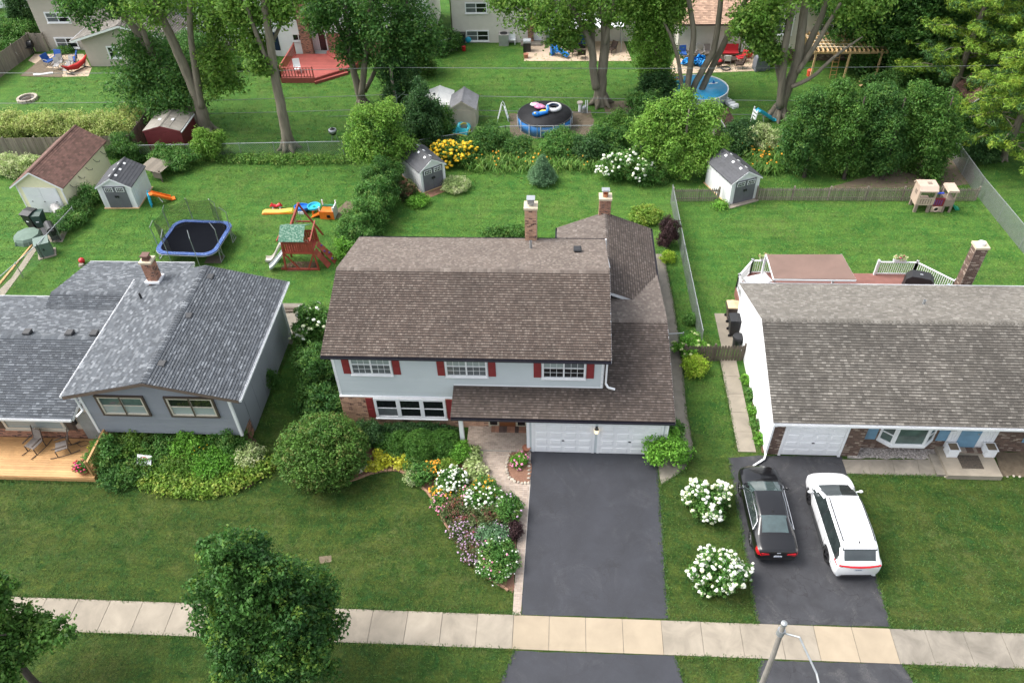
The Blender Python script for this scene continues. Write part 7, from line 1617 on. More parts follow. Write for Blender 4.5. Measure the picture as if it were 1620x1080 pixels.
for s in (-1,1): LB().cb((s*.72,-2.50,.36),(.22,.08,.05)).build('exhaust_tip', chrome_m, sv_)
for s in (-1,1): LB().box((min(s*.93,s*1.0),-1.1,.26),(max(s*.93,s*1.0),1.1,.33)).build('sill', blackp, sv_)
# ---------------------------------------------------------------- pools, furniture, bins, odds and ends
def pool(label, x, y, r, h, wallm, rimm, topm, posts, postm, cover):
    t = thing('round_pool', label, 'pool', (x,y,0))
    LB().lathe((0,0,0),[(r*.98,0),(r,h),(r-.05,h),(r-.06,.15)],40).build('pool_wall', wallm, t, True)
    LB().torus((0,0,h),r,.05,40,6).build('rim', rimm, t, True)
    LB().lathe((0,0,h-(.0 if cover else .22)),[(r-.02,0),(r-.02,.02),(.01,.012)],40).build('cover' if cover else 'water', topm, t, True)
    for k in range(posts): a = 2*math.pi*k/posts+.1; LB().cyl((math.cos(a)*(r+.04),math.sin(a)*(r+.04),0),(math.cos(a)*(r+.04),math.sin(a)*(r+.04),h),.035,n=8).build('upright', postm, t)
    return t
c1 = FP(862,183,59.4); zc = .95; q0, q1 = G(819,183,zc), G(905,183,zc); r = (q1-q0).length/2; pcx, pcy = (q0.x+q1.x)/2, G(862,180,zc).y
P1 = pool('round blue frame pool with black winter cover', pcx, pcy, r, zc, mk('blue pool wall',(.03,.20,.58),(.04,.25,.65),rough=.5), blackp, mk('black pool cover',(.012,.012,.014),(.020,.020,.022),rough=.6,spec=.2,sc=1.5,bump=.8,bsc=4), 14, whitepvc, True)
LB().box((-.3,-r-.012,.55),(.3,-r+.02,.68)).build('logo_stripe', whitepvc, P1)
pf_ = mk('pink float',(.75,.25,.42),rough=.3); wf_ = mk('white float',(.8,.8,.8),rough=.3); bf_ = mk('bright blue float',(.02,.22,.7),rough=.3); yf_ = mk('yellow float',(.8,.62,.08),rough=.3); cf_ = mk('turquoise float',(.05,.5,.6),rough=.3)
def at_pool(px, py, z): g = G(px,py,z); return g
g = at_pool(858,181,zc+.05); t = thing('pool_float', 'blue and yellow inflatable bird float on black cover', 'float', (g.x,g.y,zc+.03)); LB().tube([(-.5,-.25,.12),(-.1,-.1,.14),(.35,.1,.15),(.42,.35,.3),(.4,.55,.55)],[.2,.17,.14,.12,.09],8).build('body', bf_, t, True); LB().sph((-.5,-.3,.2),(.3,.22,.2),10,6).build('head', bf_, t, True); LB().sph((.1,.25,.15),(.35,.14,.13),8,5).build('wing', yf_, t, True); LB().sph((-.55,-.42,.32),.09,8,5).build('eye', yf_, t, True)
g = at_pool(853,171,zc+.05); t = thing('pool_float', 'pink float on black pool cover', 'float', (g.x,g.y,zc+.03)); LB().sph((0,0,.16),(.42,.36,.18),10,6).build('body', pf_, t, True); LB().sph((.3,-.2,.22),(.22,.2,.14),8,5).build('fin', pf_, t, True)
g = at_pool(846,167,zc+.05); t = thing('pool_float', 'white pillow float on black pool cover', 'float', (g.x,g.y,zc+.03)); LB().sph((0,0,.12),(.4,.3,.13),10,6).build('body', wf_, t, True); LB().box((-.2,-.05,.24),(.2,.05,.26)).build('seam', pf_, t)
g = at_pool(876,172,zc+.05); t = thing('pool_float', 'white and navy ring float on black pool cover', 'float', (g.x,g.y,zc+.03)); LB().torus((0,0,.15),.5,.16,20,8).build('ring', wf_, t, True); LB().torus((0,0,.19),.42,.1,20,8).build('ring_band', navy, t, True)
# clear pool of the pink-roofed house
q0, q1 = G(1062,138,1.05), G(1152,138,1.05); r2_ = (q1-q0).length/2; xc, yc = (q0.x+q1.x)/2, G(1107,138,1.05).y
P2 = pool('round open pool with light blue water and grey wall', xc, yc, r2_, 1.05, mk('grey pool wall',(.40,.47,.52),rough=.5), whitepvc, mk('pool water blue',(.06,.42,.62),(.08,.50,.70),rough=.06,spec=.6,bump=.25,bsc=3,sc=1.), 12, whitepvc, False)
LB().lathe((0,0,.1),[(r2_-.07,0),(r2_-.07,.92)],40).build('liner', mk('blue liner',(.05,.38,.66),rough=.3), P2, True)
g = G(1128,134,.9); t = thing('pool_float', 'white and blue shark float in open pool', 'float', (g.x,g.y,.86), .25); LB().sph((0,0,.08),(.75,.22,.10),12,6).build('body', wf_, t, True); LB().prism([(-.1,-.02,.15),(.2,-.02,.15),(.0,-.02,.42)],(0,.04,0)).build('fin', bf_, t)
g = G(1072,128,1.0); t = thing('pool_float', 'turquoise and yellow ring float on rim of open pool', 'float', (g.x,g.y,1.0)); LB().torus((0,0,.1),.42,.17,18,8).build('ring', cf_, t, True); LB().torus((.0,0,.2),.40,.1,18,6).build('ring_band', yf_, t, True)
g = G(1063,126,1.0); t = thing('pool_float', 'red and white ring float beside open pool', 'float', (g.x,g.y,.0)); LB().torus((0,0,.95),.42,.19,18,8,rx=.6).build('ring', mk('coral float',(.7,.16,.2),(.8,.75,.75),sc=3,rough=.3), t, True); LB().cyl((0,0,0),(0,0,.8),.1,n=6).build('stand', white, t)
g = G(1153,165); t = thing('pool_ladder', 'white plastic pool steps lying beside open pool', 'pool steps', (g.x,g.y,0), .5); LB().box((-.25,-.9,0),(.3,.9,.18)).build('base', whitepvc, t)
for k in range(4): LB().box((-.3,-.8+k*.42,.18),(.35,-.55+k*.42,.26)).build('step', whitepvc, t)
g = G(1160,166); t = thing('kickboard', 'yellow board on grey mat in lawn beside pool', 'board', (g.x,g.y,0), -.3); LB().box((-.35,-.3,0),(.4,.3,.02)).build('mat', wood_grey, t); LB().box((-.25,-.15,.02),(.2,.2,.1)).build('pad', yf_, t)
# folding step ladder and pump near the covered pool
g = G(796,190); t = thing('pool_ladder', 'white A-frame pool ladder standing on grass', 'ladder', (g.x,g.y,0))
for s in (-.28,.28):
    LB().tube([(-.45,s,0),(-.12,s,1.3),(0,s,1.5),(.12,s,1.3),(.45,s,0)],.03,6).build('rail', whitepvc, t)
for k in range(4):
    f = .2+.2*k; LB().beam((-.45+.36*f,-.28,1.3*f),(-.45+.36*f,.28,1.3*f),.08,.04).build('rung', whitepvc, t); LB().beam((.45-.36*f,-.28,1.3*f),(.45-.36*f,.28,1.3*f),.08,.04).build('rung', whitepvc, t)
g = G(924,178); t = thing('pool_pump', 'grey pool pump with white hoses beside twin-trunk tree', 'pump', (g.x,g.y,0)); LB().lathe((0,0,0),[(.2,0),(.2,.5),(.12,.6)],12).build('tank', galv, t, True); LB().lathe((-.35,.1,.75),[(.24,0),(.24,.12)],12).build('lid', sid_tan, t); LB().cyl((-.35,.1,0),(-.35,.1,.75),.14,n=10).build('stand', whitepvc, t)
for s in (.1,.25): LB().cyl((s,-.1,0),(s,-.1,1.1),.04,n=8).build('pipe', whitepvc, t)
g = G(724,208); t = thing('pool_float', 'yellow and teal surf float leaning at tan shed', 'float', (g.x+.3,g.y-.6,0), -.3); LB().cb((0,0,.35),(1.3,.5,.14), rx=.9).build('board', cf_, t); LB().cb((0,-.22,.14),(1.3,.1,.16), rx=.9).build('stripe', yf_, t)
g = G(738,200); t = thing('pool_float', 'round yellow rimmed teal float behind rear shrubs', 'float', (g.x-.1,g.y-.9,0), .2); LB().torus((0,0,.4),.42,.16,16,8,rx=.8).build('ring', cf_, t, True); LB().torus((0,-.1,.36),.44,.1,16,6,rx=.8).build('ring_band', yf_, t, True)
# concrete patios of the back houses
sheet('patio', [(829,97),(1000,97),(985,62),(838,62)], .02, mk('tan patio concrete',(.52,.40,.29),(.46,.36,.26),rough=.9,stain=.12))
sheet('patio', [(1055,118),(1212,112),(1205,86),(1070,86)], .02, MT['tan patio concrete'])
sheet('patio', [(45,96),(55,86),(132,86),(145,108),(140,121),(100,122)], .02, MT['tan patio concrete'])
sheet('garden_plot', [(32,121),(65,95),(88,96),(72,108),(100,110),(98,123)], .05, soil_bare)
wp_ = sheet('garage_patio', [(26,383),(48,358),(112,352),(99,383)], .02, concrete)
sheet('garage_path', [(-30,487),(18,440),(56,384),(66,384),(36,428),(-10,490)], .02, concrete)
eb = MB().prism([G(-2,449),G(53,384),G(55,384),G(1,450)],(0,0,.06)).build('path_edging', wood_new); tag(eb, 'timber edging along garage garden path', 'edging')
# furniture kit
def chair(name, label, px, py, rz, seatm, framem, w=.6, cushion=True, h=.95, g=None, group=None, rock=False):
    g = G(px,py) if g is None else g; t = thing(name, label, 'chair', (g.x,g.y,g.z), rz, group); d = .6
    for sx in (-1,1):
        for y in (-d/2,d/2): LB().beam((sx*w/2,y,0),(sx*w/2,y,.42 if y < 0 else .45),.04,.04).build('leg', framem, t)
        LB().beam((sx*w/2,-d/2,.62),(sx*w/2,d/2,.64),.05,.04).build('arm', framem, t)
        LB().beam((sx*w/2,d/2,.40),(sx*w/2,d/2+.18,h),.04,.04).build('back_post', framem, t)
    LB().cb((0,0,.42),(w-.02,d,.10 if cushion else .035), rx=.05).build('seat', seatm, t); LB().cb((0,d/2+.09,.72),(w-.02,.11 if cushion else .03,.58), rx=-.3).build('backrest', seatm, t)
    return t
blc = mk('royal blue cushion',(.015,.07,.28),(.02,.09,.33),rough=.85); rdc = mk('red cushion',(.42,.012,.02),rough=.85); tnc = mk('taupe sling',(.22,.19,.17),rough=.8); gry = mk('grey resin',(.36,.35,.34),rough=.5); brw = mk('dark wicker',(.05,.03,.022),rough=.8)
chair('patio_chair', 'blue cushioned chair under tan house window', 92, 98, 3.0-math.pi, blc, gry, .75); chair('patio_chair', 'blue cushioned chair facing side by garden plot', 80, 103, 1.2, blc, gry, .75)
chair('patio_chair', 'blue cushioned loveseat next to red hammock', 118, 101, -1.2, blc, gry, 1.3)
for lab, px, py, rz in (('grey resin chair between blue chairs', 97, 105, .3),('grey resin chair at corner of garden plot', 92, 110, .2),('grey resin chair beside hammock stand', 112, 108, -.3),('grey resin chair at patio edge by lawn', 108, 117, -.4)): chair('resin_chair', lab, px, py, rz, gry, gry, .5, False)
g = G(124,112); t = thing('hammock', 'red hammock on dark stand beside tan house', 'hammock', (g.x,g.y,0), 1.15); LB().tube([(-1.4,0,1.0),(-.9,0,.6),(0,0,.42),(.9,0,.6),(1.4,0,1.0)],[.05,.18,.28,.18,.05],8).build('hammock_cloth', mk('red hammock cloth',(.5,.02,.02),rough=.8), t, True)
for s in (-1,1): LB().beam((s*1.45,0,1.05),(s*.7,0,.05),.06,.06).build('stand_arm', blackm, t); LB().beam((s*.9,-.6,.04),(s*.9,.6,.04),.06,.06).build('foot', blackm, t)
LB().beam((-.95,0,.06),(.95,0,.06),.06,.06).build('base_beam', blackm, t)
g = G(45,84); t = thing('grill', 'black barrel grill in fence corner beside tan house', 'grill', (g.x+.2,g.y-.3,0), .2); LB().cyl((-.7,0,.95),(.7,0,.95),.33,n=14).build('barrel', blackm, t)
for sx in (-1,1):
    for y in (-.25,.25): LB().beam((sx*.55,y,0),(sx*.5,y*.6,.8),.05,.05).build('leg', blackm, t)
LB().box((-.7,-.6,.78),(.7,-.35,.82)).build('shelf', blackm, t); LB().cyl((0,0,1.2),(0,0,1.7),.06,n=8).build('stack', blackm, t)
g = G(31,97); tag(MB().lathe(tuple(g),[(.25,0),(.3,.75),(.32,.75),(.27,.72)],14).build('white_bin', whitepvc), 'white plastic bin on lawn by board fence', 'bin')
g = G(41,88); tag(MB().lathe(tuple(g),[(.18,0),(.2,.35),(.1,.5)],12).build('gas_bottle', galv), 'grey gas bottle beside barrel grill', 'gas bottle')
tag(MB().prism([G(53,119)+ZP*.06,G(84,116)+ZP*.06,G(85,118)+ZP*.06,G(54,121)+ZP*.06],(0,0,.06)).build('white_planks', white), 'white planks lying in garden plot', 'planks')
tag(MB().box((-42.4,72.6,0),(-41.2,73.4,1.0)).build('deck_box', gry), 'grey storage box in corner of tan house', 'storage box')
g = G(44,158); t = thing('fire_pit', 'round stone fire pit on far lawn', 'fire pit', (g.x,g.y,0)); 
for k in range(14): a = k*2*math.pi/14; LB().cb((math.cos(a)*.75,math.sin(a)*.75,.12),(.3,.2,.24), rz=a+math.pi/2).build('stone', stone_m, t)
LB().lathe((0,0,0),[(.65,0),(.6,.08),(.01,.1)],14).build('ash', mk('ash grey',(.12,.11,.10)), t)
for k in range(5): LB().cyl((-.4+.15*k,-.2,.12),(.2+.05*k,.3-.1*k,.2),.04,n=6).build('log', wood_dk, t)
# by the white house
g = G(472,118); zz = .45
t = thing('deck_chair', 'white folding deck chair on red deck', 'chair', (-23.6,67.4,.45), .3)
LB().cb((0,0,.4),(.6,.6,.04)).build('seat', whitepvc, t); LB().cb((0,.35,.75),(.6,.05,.7), rx=-.3).build('backrest', whitepvc, t)
for s in (-1,1): LB().beam((s*.28,-.3,0),(s*.28,.3,.6),.04,.04).build('leg', whitepvc, t); LB().beam((s*.28,.3,0),(s*.28,-.3,.6),.04,.04).build('leg', whitepvc, t)
def kettle(label, x, y, z):
    t = thing('kettle_grill', label, 'grill', (x,y,z)); LB().sph((0,0,.75),(.3,.3,.3),14,8).build('bowl', blackm, t, True); LB().cyl((0,0,1.05),(0,0,1.1),.05,n=8).build('knob', blackm, t)
    for k in range(3): a = k*2.1; LB().cyl((math.cos(a)*.3,math.sin(a)*.3,0),(math.cos(a)*.15,math.sin(a)*.15,.55),.02,n=6).build('leg', galv, t)
    return t
kettle('black kettle grill on red deck beside railing', -19.4, 69.6, .45)
g = G(529,222); t = kettle('black kettle grill standing on lawn by chain-link fence', g.x, g.y, 0); LB().lathe((0,0,.72),[(.33,0),(.33,.22),(.28,.24)],14).build('band', galv, t, True)
# by the cream house
g = G(797,73); t = thing('air_conditioner', 'grey air conditioner at cream house wall', 'air conditioner', (g.x,g.y+.4,0)); LB().box((-.45,-.45,0),(.45,.45,1.05)).build('case', gry, t); LB().lathe((0,0,1.05),[(.36,0),(.36,.03),(.3,.03)],16).build('fan_grille', blackp, t)
for k in range(9): LB().box((-.44+k*.1,-.46,.08),(-.40+k*.1,-.451,.98)).build('louvre', galv, t)
g = G(728,70); t = thing('trash_bin', 'black wheeled bin at corner of cream house', 'bin', (g.x+.2,g.y,0)); LB().prism([(-.28,-.3,0),(.28,-.3,0),(.33,-.3,1.0),(-.33,-.3,1.0)],(0,.6,0)).build('body', blackp, t); LB().cb((0,0,1.03),(.72,.72,.06)).build('lid', blackp, t)
g = G(727,75); tag(MB().lathe(tuple(g+Vector((.5,-.8,0))),[(.15,0),(.2,.4),(.17,.38)],12).build('red_bucket', redp), 'small red bucket beside black bin', 'bucket')
g = G(741,68); tag(MB().sph(tuple(g+ZP*.3),(.3,.2,.3),10,6).build('blue_sled', cyap), 'blue plastic toy by cream house wall', 'toy')
g = G(807,72); t = thing('garden_bench', 'small white garden bench beside air conditioner', 'bench', (g.x,g.y+.3,0)); LB().box((-.5,-.2,.4),(.5,.2,.45)).build('seat', whitepvc, t); LB().box((-.5,.18,.45),(.5,.22,.9)).build('backrest', whitepvc, t)
for s in (-.45,.45): LB().box((s-.03,-.2,0),(s+.03,.2,.4)).build('leg', whitepvc, t)
g = G(834,81); t = thing('gas_grill', 'black gas grill with steel lid on tan patio', 'grill', (g.x,g.y,0)); LB().box((-.35,-.3,0),(.35,.3,.8)).build('cabinet', blackm, t); LB().cyl((-.35,0,.92),(.35,0,.92),.28,n=12).build('lid', galv, t)
g = G(832,92); tag(MB().lathe(tuple(g),[(.18,0),(.24,.4),(.26,.4),(.2,.36)],12).build('clay_pot', MT['terracotta']), 'brown pot on tan patio corner', 'pot')
g = G(887,90); t = thing('toy_slide', 'bright blue plastic slide tipped on tan patio', 'toy', (g.x,g.y,0), -.5); LB().cb((0,0,.55),(1.7,.55,.14), ry=.35).build('chute', bf_, t); LB().box((-.95,-.3,0),(-.75,.3,1.0)).build('ladder', bf_, t); LB().box((-.74,-.1,.3),(-.3,.1,.5)).build('brace', bf_, t)
g = G(897,80); t = thing('patio_table', 'dark patio table with chairs on tan patio', 'table', (g.x+.6,g.y+.4,0)); LB().lathe((0,0,.7),[(.7,0),(.7,.03)],18).build('top', brw, t); LB().cyl((0,0,0),(0,0,.7),.05,n=8).build('stem', blackm, t); LB().lathe((0,0,0),[(.3,0),(.05,.05)],12).build('foot', blackm, t)
chair('patio_chair', 'dark metal chair beside patio table near blue slide', 906, 88, .6, brw, blackm, .5, False); chair('patio_chair', 'dark wicker armchair on tan patio before white canopy', 920, 92, math.pi, brw, blackm, .7); chair('patio_chair', 'dark chair beyond twin trunks on tan patio', 967, 84, -.8, brw, blackm, .6)
t = thing('patio_umbrella', 'large white shade canopy over tan patio', 'canopy', (2.6,73.3,0)); LB().prism([(-2.6,-.9,2.1),(2.9,-.9,2.35),(2.9,1.2,2.65),(-2.6,1.2,2.4)],(0,0,.05)).build('canopy_cloth', white, t)
for x, y, z in ((-2.5,-.8,2.1),(2.8,-.8,2.35),(2.8,1.1,2.6),(-2.5,1.1,2.4)): LB().cyl((x,y,0),(x,y,z),.04,n=8).build('post', galv, t)
t = thing('storage_bin', 'green grey storage cabinet at cream house wall', 'cabinet', (G(881,58).x,74.3,0)); LB().box((-1.0,-.3,0),(1.0,.3,1.1)).build('box', mk('grey green plastic',(.13,.19,.16)), t); LB().prism([(-1.04,-.34,1.1),(1.04,-.34,1.1),(1.04,.3,1.25),(-1.04,.3,1.25)],(0,0,.04)).build('lid', MT['grey green plastic'], t)
t = thing('swing_bench', 'blue cushioned swing bench under white canopy', 'bench', (G(913,60).x,73.6,0)); LB().cb((0,0,.5),(1.5,.5,.12)).build('seat', blc, t); LB().cb((0,.3,.85),(1.5,.12,.6)).build('backrest', blc, t); LB().box((-.75,-.25,0),(.75,.25,.42)).build('base', blackm, t)
# on the patio of the pink-roofed house
chair('patio_chair', 'navy chair at wall end of patio by pink-roofed house', 1080, 92, .1, blc, blackm, .6); chair('patio_chair', 'tan sling chair between hoop chair and red bench', 1118, 90, .1, tnc, gry, .6, False)
chair('patio_bench', 'red cushioned loveseat against cream wall', 1153, 90, 0, rdc, brw, 1.6, h=1.0); chair('patio_chair', 'red cushioned wicker chair facing loveseat side', 1170, 98, -1.3, rdc, brw, .7); chair('patio_chair', 'dark wicker chair at patio edge by covered grill', 1168, 108, -1.6, brw, brw, .7); chair('patio_chair', 'white sling chair with back to pool', 1150, 102, math.pi*.95, whitepvc, gry, .55, False)
for lab, px in (('round wire hoop chair behind blue tarp',1093),('round wire hoop chair next to tan sling chair',1105)):
    g = G(px,90); t = thing('hoop_chair', lab, 'chair', (g.x,g.y,0)); LB().torus((0,0,.75),.45,.025,20,5,rx=1.2).build('hoop', gry, t); LB().lathe((0,0,.35),[(.35,0),(.42,.12),(.1,.02)],14).build('seat', tnc, t)
    for k in range(4): a = k*1.57+.7; LB().cyl((math.cos(a)*.35,math.sin(a)*.3,0),(math.cos(a)*.2,math.sin(a)*.2,.36),.02,n=5).build('leg', blackm, t)
g = G(1104,103); o = foliage('blue_tarp', [((g.x-.3,g.y,.25),(.95,.6,.3)),((g.x+.3,g.y+.1,.4),(.5,.5,.35))], mk('blue tarp',(.01,.24,.62),(.02,.32,.72),rough=.4), None, .5, .2, 10, 1.2, wid=.9); o['kind'] = 'stuff'; del o['kind']; tag(o, 'crumpled bright blue tarp on patio behind pool', 'tarp')
t = thing('fire_table', 'low brown fire table before red loveseat', 'table', G(1150,99)); LB().box((-.8,-.4,.3),(.8,.4,.38)).build('top', brw, t); LB().box((-.6,-.3,0),(.6,.3,.3)).build('base', brw, t)
t = thing('coal_grill', 'small dark round grill with red lid on patio edge', 'grill', G(1136,107)); LB().sph((0,0,.45),(.35,.35,.28),12,7).build('bowl', brw, t, True); LB().sph((0,0,.6),(.3,.3,.16),12,6).build('lid', redp, t, True)
for k in range(3): a = k*2.1; LB().cyl((math.cos(a)*.35,math.sin(a)*.35,0),(math.cos(a)*.2,math.sin(a)*.2,.4),.025,n=5).build('leg', blackm, t)
tag(MB().torus(tuple(G(1148,110)+ZP*.1),.38,.05,18,6).build('hose_reel', blackp), 'dark coiled hose on patio before white sling chair', 'hose')
covered_grill('grill', 'tall grey covered grill on patio corner', tuple(G(1203,110)), .2, 1.25, .8, 1.6, mk('grey grill cover',(.17,.18,.21),(.12,.13,.15),rough=.7))
tag(MB().sph(tuple(G(1183,92)+ZP*.4),(.4,.3,.35),10,6).build('red_cooler', redp), 'round red cooler by back door post', 'cooler')
g = G(1280,120); tag(MB().lathe(tuple(g),[(.22,0),(.25,.5),(.1,.6)],12).build('orange_jug', mk('orange red jug',(.7,.09,.04))), 'orange red water jug beside pergola post', 'jug')
# bins and grills at the yellow garage
def wheelie(label, px, py, rz, mat, s=1., band=None):
    g = G(px,py); t = thing('wheeled_bin', label, 'bin', (g.x,g.y,0), rz); m = LB()
    m.add([(x*k*s,y*k2*s,z*s) for (z,k,k2) in ((.06,.24,.26),(1.0,.31,.36)) for x, y in ((-1,-1),(1,-1),(1,1),(-1,1))],[(0,3,2,1),(4,5,6,7),(0,1,5,4),(1,2,6,5),(2,3,7,6),(3,0,4,7)]); m.build('body', mat, t)
    LB().prism([(-.34*s,-.40*s,1.0*s),(-.34*s,.38*s,1.05*s),(-.34*s,.38*s,1.10*s),(-.34*s,0,1.12*s),(-.34*s,-.40*s,1.04*s)],(.68*s,0,0)).build('lid', band or mat, t); LB().cyl((-.3*s,.42*s,1.0*s),(.3*s,.42*s,1.0*s),.025,n=6).build('handle', mat, t)
    for x in (-.27,.27): LB().cyl((x*s-.03,.27*s,.1),(x*s+.03,.27*s,.1),.1,n=12).build('wheel', rubber, t)
    LB().cb((0,-.325*s,.55*s),(.2,.01,.08)).build('label_patch', white, t); return t
dgr = mk('dark green bin plastic',(.025,.06,.05),rough=.5)
wheelie('tall black wheeled bin at yellow garage', 56, 358, 2.9-math.pi, blackp, 1.15); wheelie('dark green wheeled bin at yellow garage', 68, 358, .1, dgr, 1.05)
g = G(95,352); t = thing('gas_grill', 'grey lidded grill by yellow garage door', 'grill', (g.x,g.y+.3,0), -.8); LB().box((-.5,-.28,0),(.5,.28,.75)).build('cabinet', blackm, t); LB().cyl((-.5,0,.85),(.5,0,.85),.3,n=12).build('lid', gry, t); LB().box((.5,-.25,.78),(.85,.25,.82)).build('shelf', gry, t)
g = G(88,378); t = thing('gas_grill', 'black pellet grill on garage patio beside fence', 'grill', (g.x,g.y,0), -.9); LB().cyl((-.55,0,.9),(.55,0,.9),.3,n=12).build('barrel', blackm, t)
for sx in (-.45,.45):
    for y in (-.25,.25): LB().beam((sx,y,0),(sx,y*.7,.75),.05,.05).build('leg', blackm, t)
LB().box((-.5,-.25,.2),(.5,.25,.24)).build('shelf', blackm, t); LB().box((-.55,-.55,.78),(.55,-.28,.81)).build('front_shelf', blackm, t); LB().box((.56,-.15,.7),(.8,.15,1.1)).build('hopper', blackm, t)
g = G(46,378); t = thing('covered_fire_pit', 'low round table under grey green cover on garage patio', 'covered table', (g.x,g.y,0)); LB().lathe((0,0,0),[(.95,0),(.9,.25),(.8,.42),(.1,.5)],9).build('cover', mk('grey green cover',(.14,.20,.16),(.10,.15,.12),rough=.8), t)
for k in range(6): a = k*1.05; LB().tube([(math.cos(a)*.97,math.sin(a)*.97,0),(math.cos(a)*.9,math.sin(a)*.9,.3)],[.06,.02],5).build('fold', MT['grey green cover'], t)
g = G(75,402); t = thing('utility_cabinet', 'grey green utility cabinet on concrete pad by fence', 'utility box', (g.x,g.y,0), .5); LB().box((-.55,-.5,-.02),(.55,.5,.06)).build('pad', concrete, t); ug = mk('utility green',(.12,.18,.15),rough=.5); LB().box((-.42,-.36,.06),(.42,.36,1.0)).build('cabinet', ug, t); LB().prism([(-.46,-.40,1.0),(.46,-.40,1.0),(.46,.40,1.12),(-.46,.40,1.12)],(0,0,.05)).build('lid', ug, t); LB().cb((0,-.37,.6),(.08,.02,.16)).build('latch', blackm, t)
# bins at the ranch side wall
t = wheelie('black wheeled bin with recycling mark at white gable wall', 1161, 527, math.pi/2, blackp, 1.1); rl = mk('pale print',(.6,.62,.6))
for k in range(3):
    a0 = k*2.094+.3; LB().tube([(math.cos(a0+.3*j)*.10-.0,-.405,.62+math.sin(a0+.3*j)*.10) for j in range(5)],.016,5).build('recycling_arrow', rl, t)
wheelie('tan lidded bin behind black bin at white gable wall', 1157, 505, math.pi/2, mk('brown bin',(.07,.05,.04)), 1.05, mk('tan lid',(.62,.46,.28)))
g = G(1168,548); t = thing('trash_can', 'round black trash can beside gate fence', 'bin', (g.x-.1,g.y,0)); LB().lathe((0,0,0),[(.25,0),(.3,.7),(.32,.7)],14).build('body', blackp, t); LB().lathe((0,0,.7),[(.34,0),(.3,.1),(.05,.14)],14).build('lid', blackp, t)
# deck furniture, sign, flowers at the grey house
for lab, x, y, rz in (('brown sling rocking chair on front deck, seen from its front', -26.1, 24.3, -.35),('brown sling rocking chair on front deck, turned to its side', -24.6, 24.2, -1.15)):
    t = chair('rocking_chair', lab, 0, 0, rz, tnc, brn, .62, False, 1.15, Vector((x,y,.30)))
    for s in (-1,1): LB().tube([(s*.31,-.65,.06),(s*.31,-.3,.0),(s*.31,.3,.0),(s*.31,.75,.1)],.022,6).build('rocker', brn, t)
tag(MB().tube([(-24.3,24.75,.31),(-23.9,24.5,.31),(-23.5,24.75,.31),(-23.9,24.9,.31),(-24.4,24.6,.31),(-25.2,24.8,.31),(-25.0,24.3,.31)],.015,5).build('garden_hose', blackp), 'thin dark hose lying on front deck', 'hose')
tag(MB().box((-23.2,24.2,.301),(-22.95,24.6,.31)).build('deck_grate', galv), 'small metal floor grate by front deck rail', 'grate')
g = G(134,742); 
t = thing('potted_flowers', 'pot of pink and red flowers at deck corner', 'flowers', (-23.0,22.95,.3)); MB().lathe((-23.0,22.95,.3),[(.2,0),(.26,.28),(.22,.26)],12).build('pot', MT['terracotta'], t); foliage('foliage', [((-23.0,22.95,.7),(.36,.3,.22))], L_grn, t, .09, .12, 12, .8)
pp_ = np.array([[-23.0,22.95,.74]])+unit(60)*np.array([.36,.3,.24]); heads('flower_heads', pp_[:35], .05, K_fl, t); heads('flower_heads', pp_[35:]-np.array([.15,0,0]), .05, redp, t)
g = G(236,742); t = thing('garden_sign', 'white garden sign with red ring tilted in flower bed', 'sign', (g.x,g.y,0), -.1)
for s in (-.28,.28): LB().cyl((s,.0,0),(s,.05,.62),.012,n=5).build('stake', galv, t)
sb = LB().cb((0,.0,.72),(.75,.02,.5), rx=-.75).build('board', white, t); m = LB(); mt_ = Matrix.Translation((0,0,.72)) @ Matrix.Rotation(-.75,4,'X')
pts = [mt_@Vector((math.cos(a)*.20,-.016,math.sin(a)*.17-.02)) for a in np.linspace(.15,math.pi-.15+.9,16)]; m.tube(pts,.018,5).build('red_arc', redp, sb); LB().sph(mt_@Vector((0,-.012,.02)),.04,8,5).build('dark_dot', blackp, sb)
# bundle of lumber on the side pad, gate detail
g = G(462,488)
for k in range(4): tag(MB().cb((g.x,g.y-.12*k,.06+.03*(k%2)),(1.0,.09,.06), rz=.03*k).build('timber', wood_dk), 'short weathered timber on side patio pad', 'timber', 'timbers on the side pad')
lg = G(1068,610); tag(MB().beam((5.75,27.2,.1),(5.75,29.6,.16),.10,.08).build('timber', wood_new), 'long orange timber lying beside garage side wall', 'timber')
# ---------------------------------------------------------------- real grass along edges and scattered through the lawns
def inpoly(P, poly):
    x, y = P[:,0], P[:,1]; r = np.zeros(len(P), bool); n = len(poly)
    for i in range(n):
        (x0,y0), (x1,y1) = poly[i], poly[(i+1)%n]; c = ((y0 > y) != (y1 > y)) & (x < (x1-x0)*(y-y0)/((y1-y0) or 1e-9)+x0); r ^= c
    return r
GP = lambda pts: [(G(*p).x, G(*p).y) for p in pts]
L_grass = leafmat('grass blade', (.022,.060,.011), (.050,.096,.018), (.095,.12,.028), .15, nsc=1.2, trans=.3)
L_grassb = leafmat('fresh grass blade', (.042,.110,.016), (.090,.160,.026), (.15,.19,.04), .15, nsc=1.2, trans=.3)
def blades(name, P, h, w, mat, label):
    N = len(P); a = RNG.random(N)*6.283; d = np.stack([np.cos(a),np.sin(a),np.zeros(N)],1); s = np.stack([-np.sin(a),np.cos(a),np.zeros(N)],1)*w
    hh = (h*(.5+RNG.random(N)))[:,None]; b = np.concatenate([P, np.zeros((N,1))],1); e = b+d*hh*.8+np.array([0,0,1.])*hh*.7
    v = np.stack([b-s,b+s,e+s*.5,e-s*.5],1).reshape(-1,3)
    o = fastmesh(name, v, np.arange(len(v)).reshape(-1,4), mat); o['kind'] = 'stuff'; o['label'] = label; o['category'] = 'grass'; return o
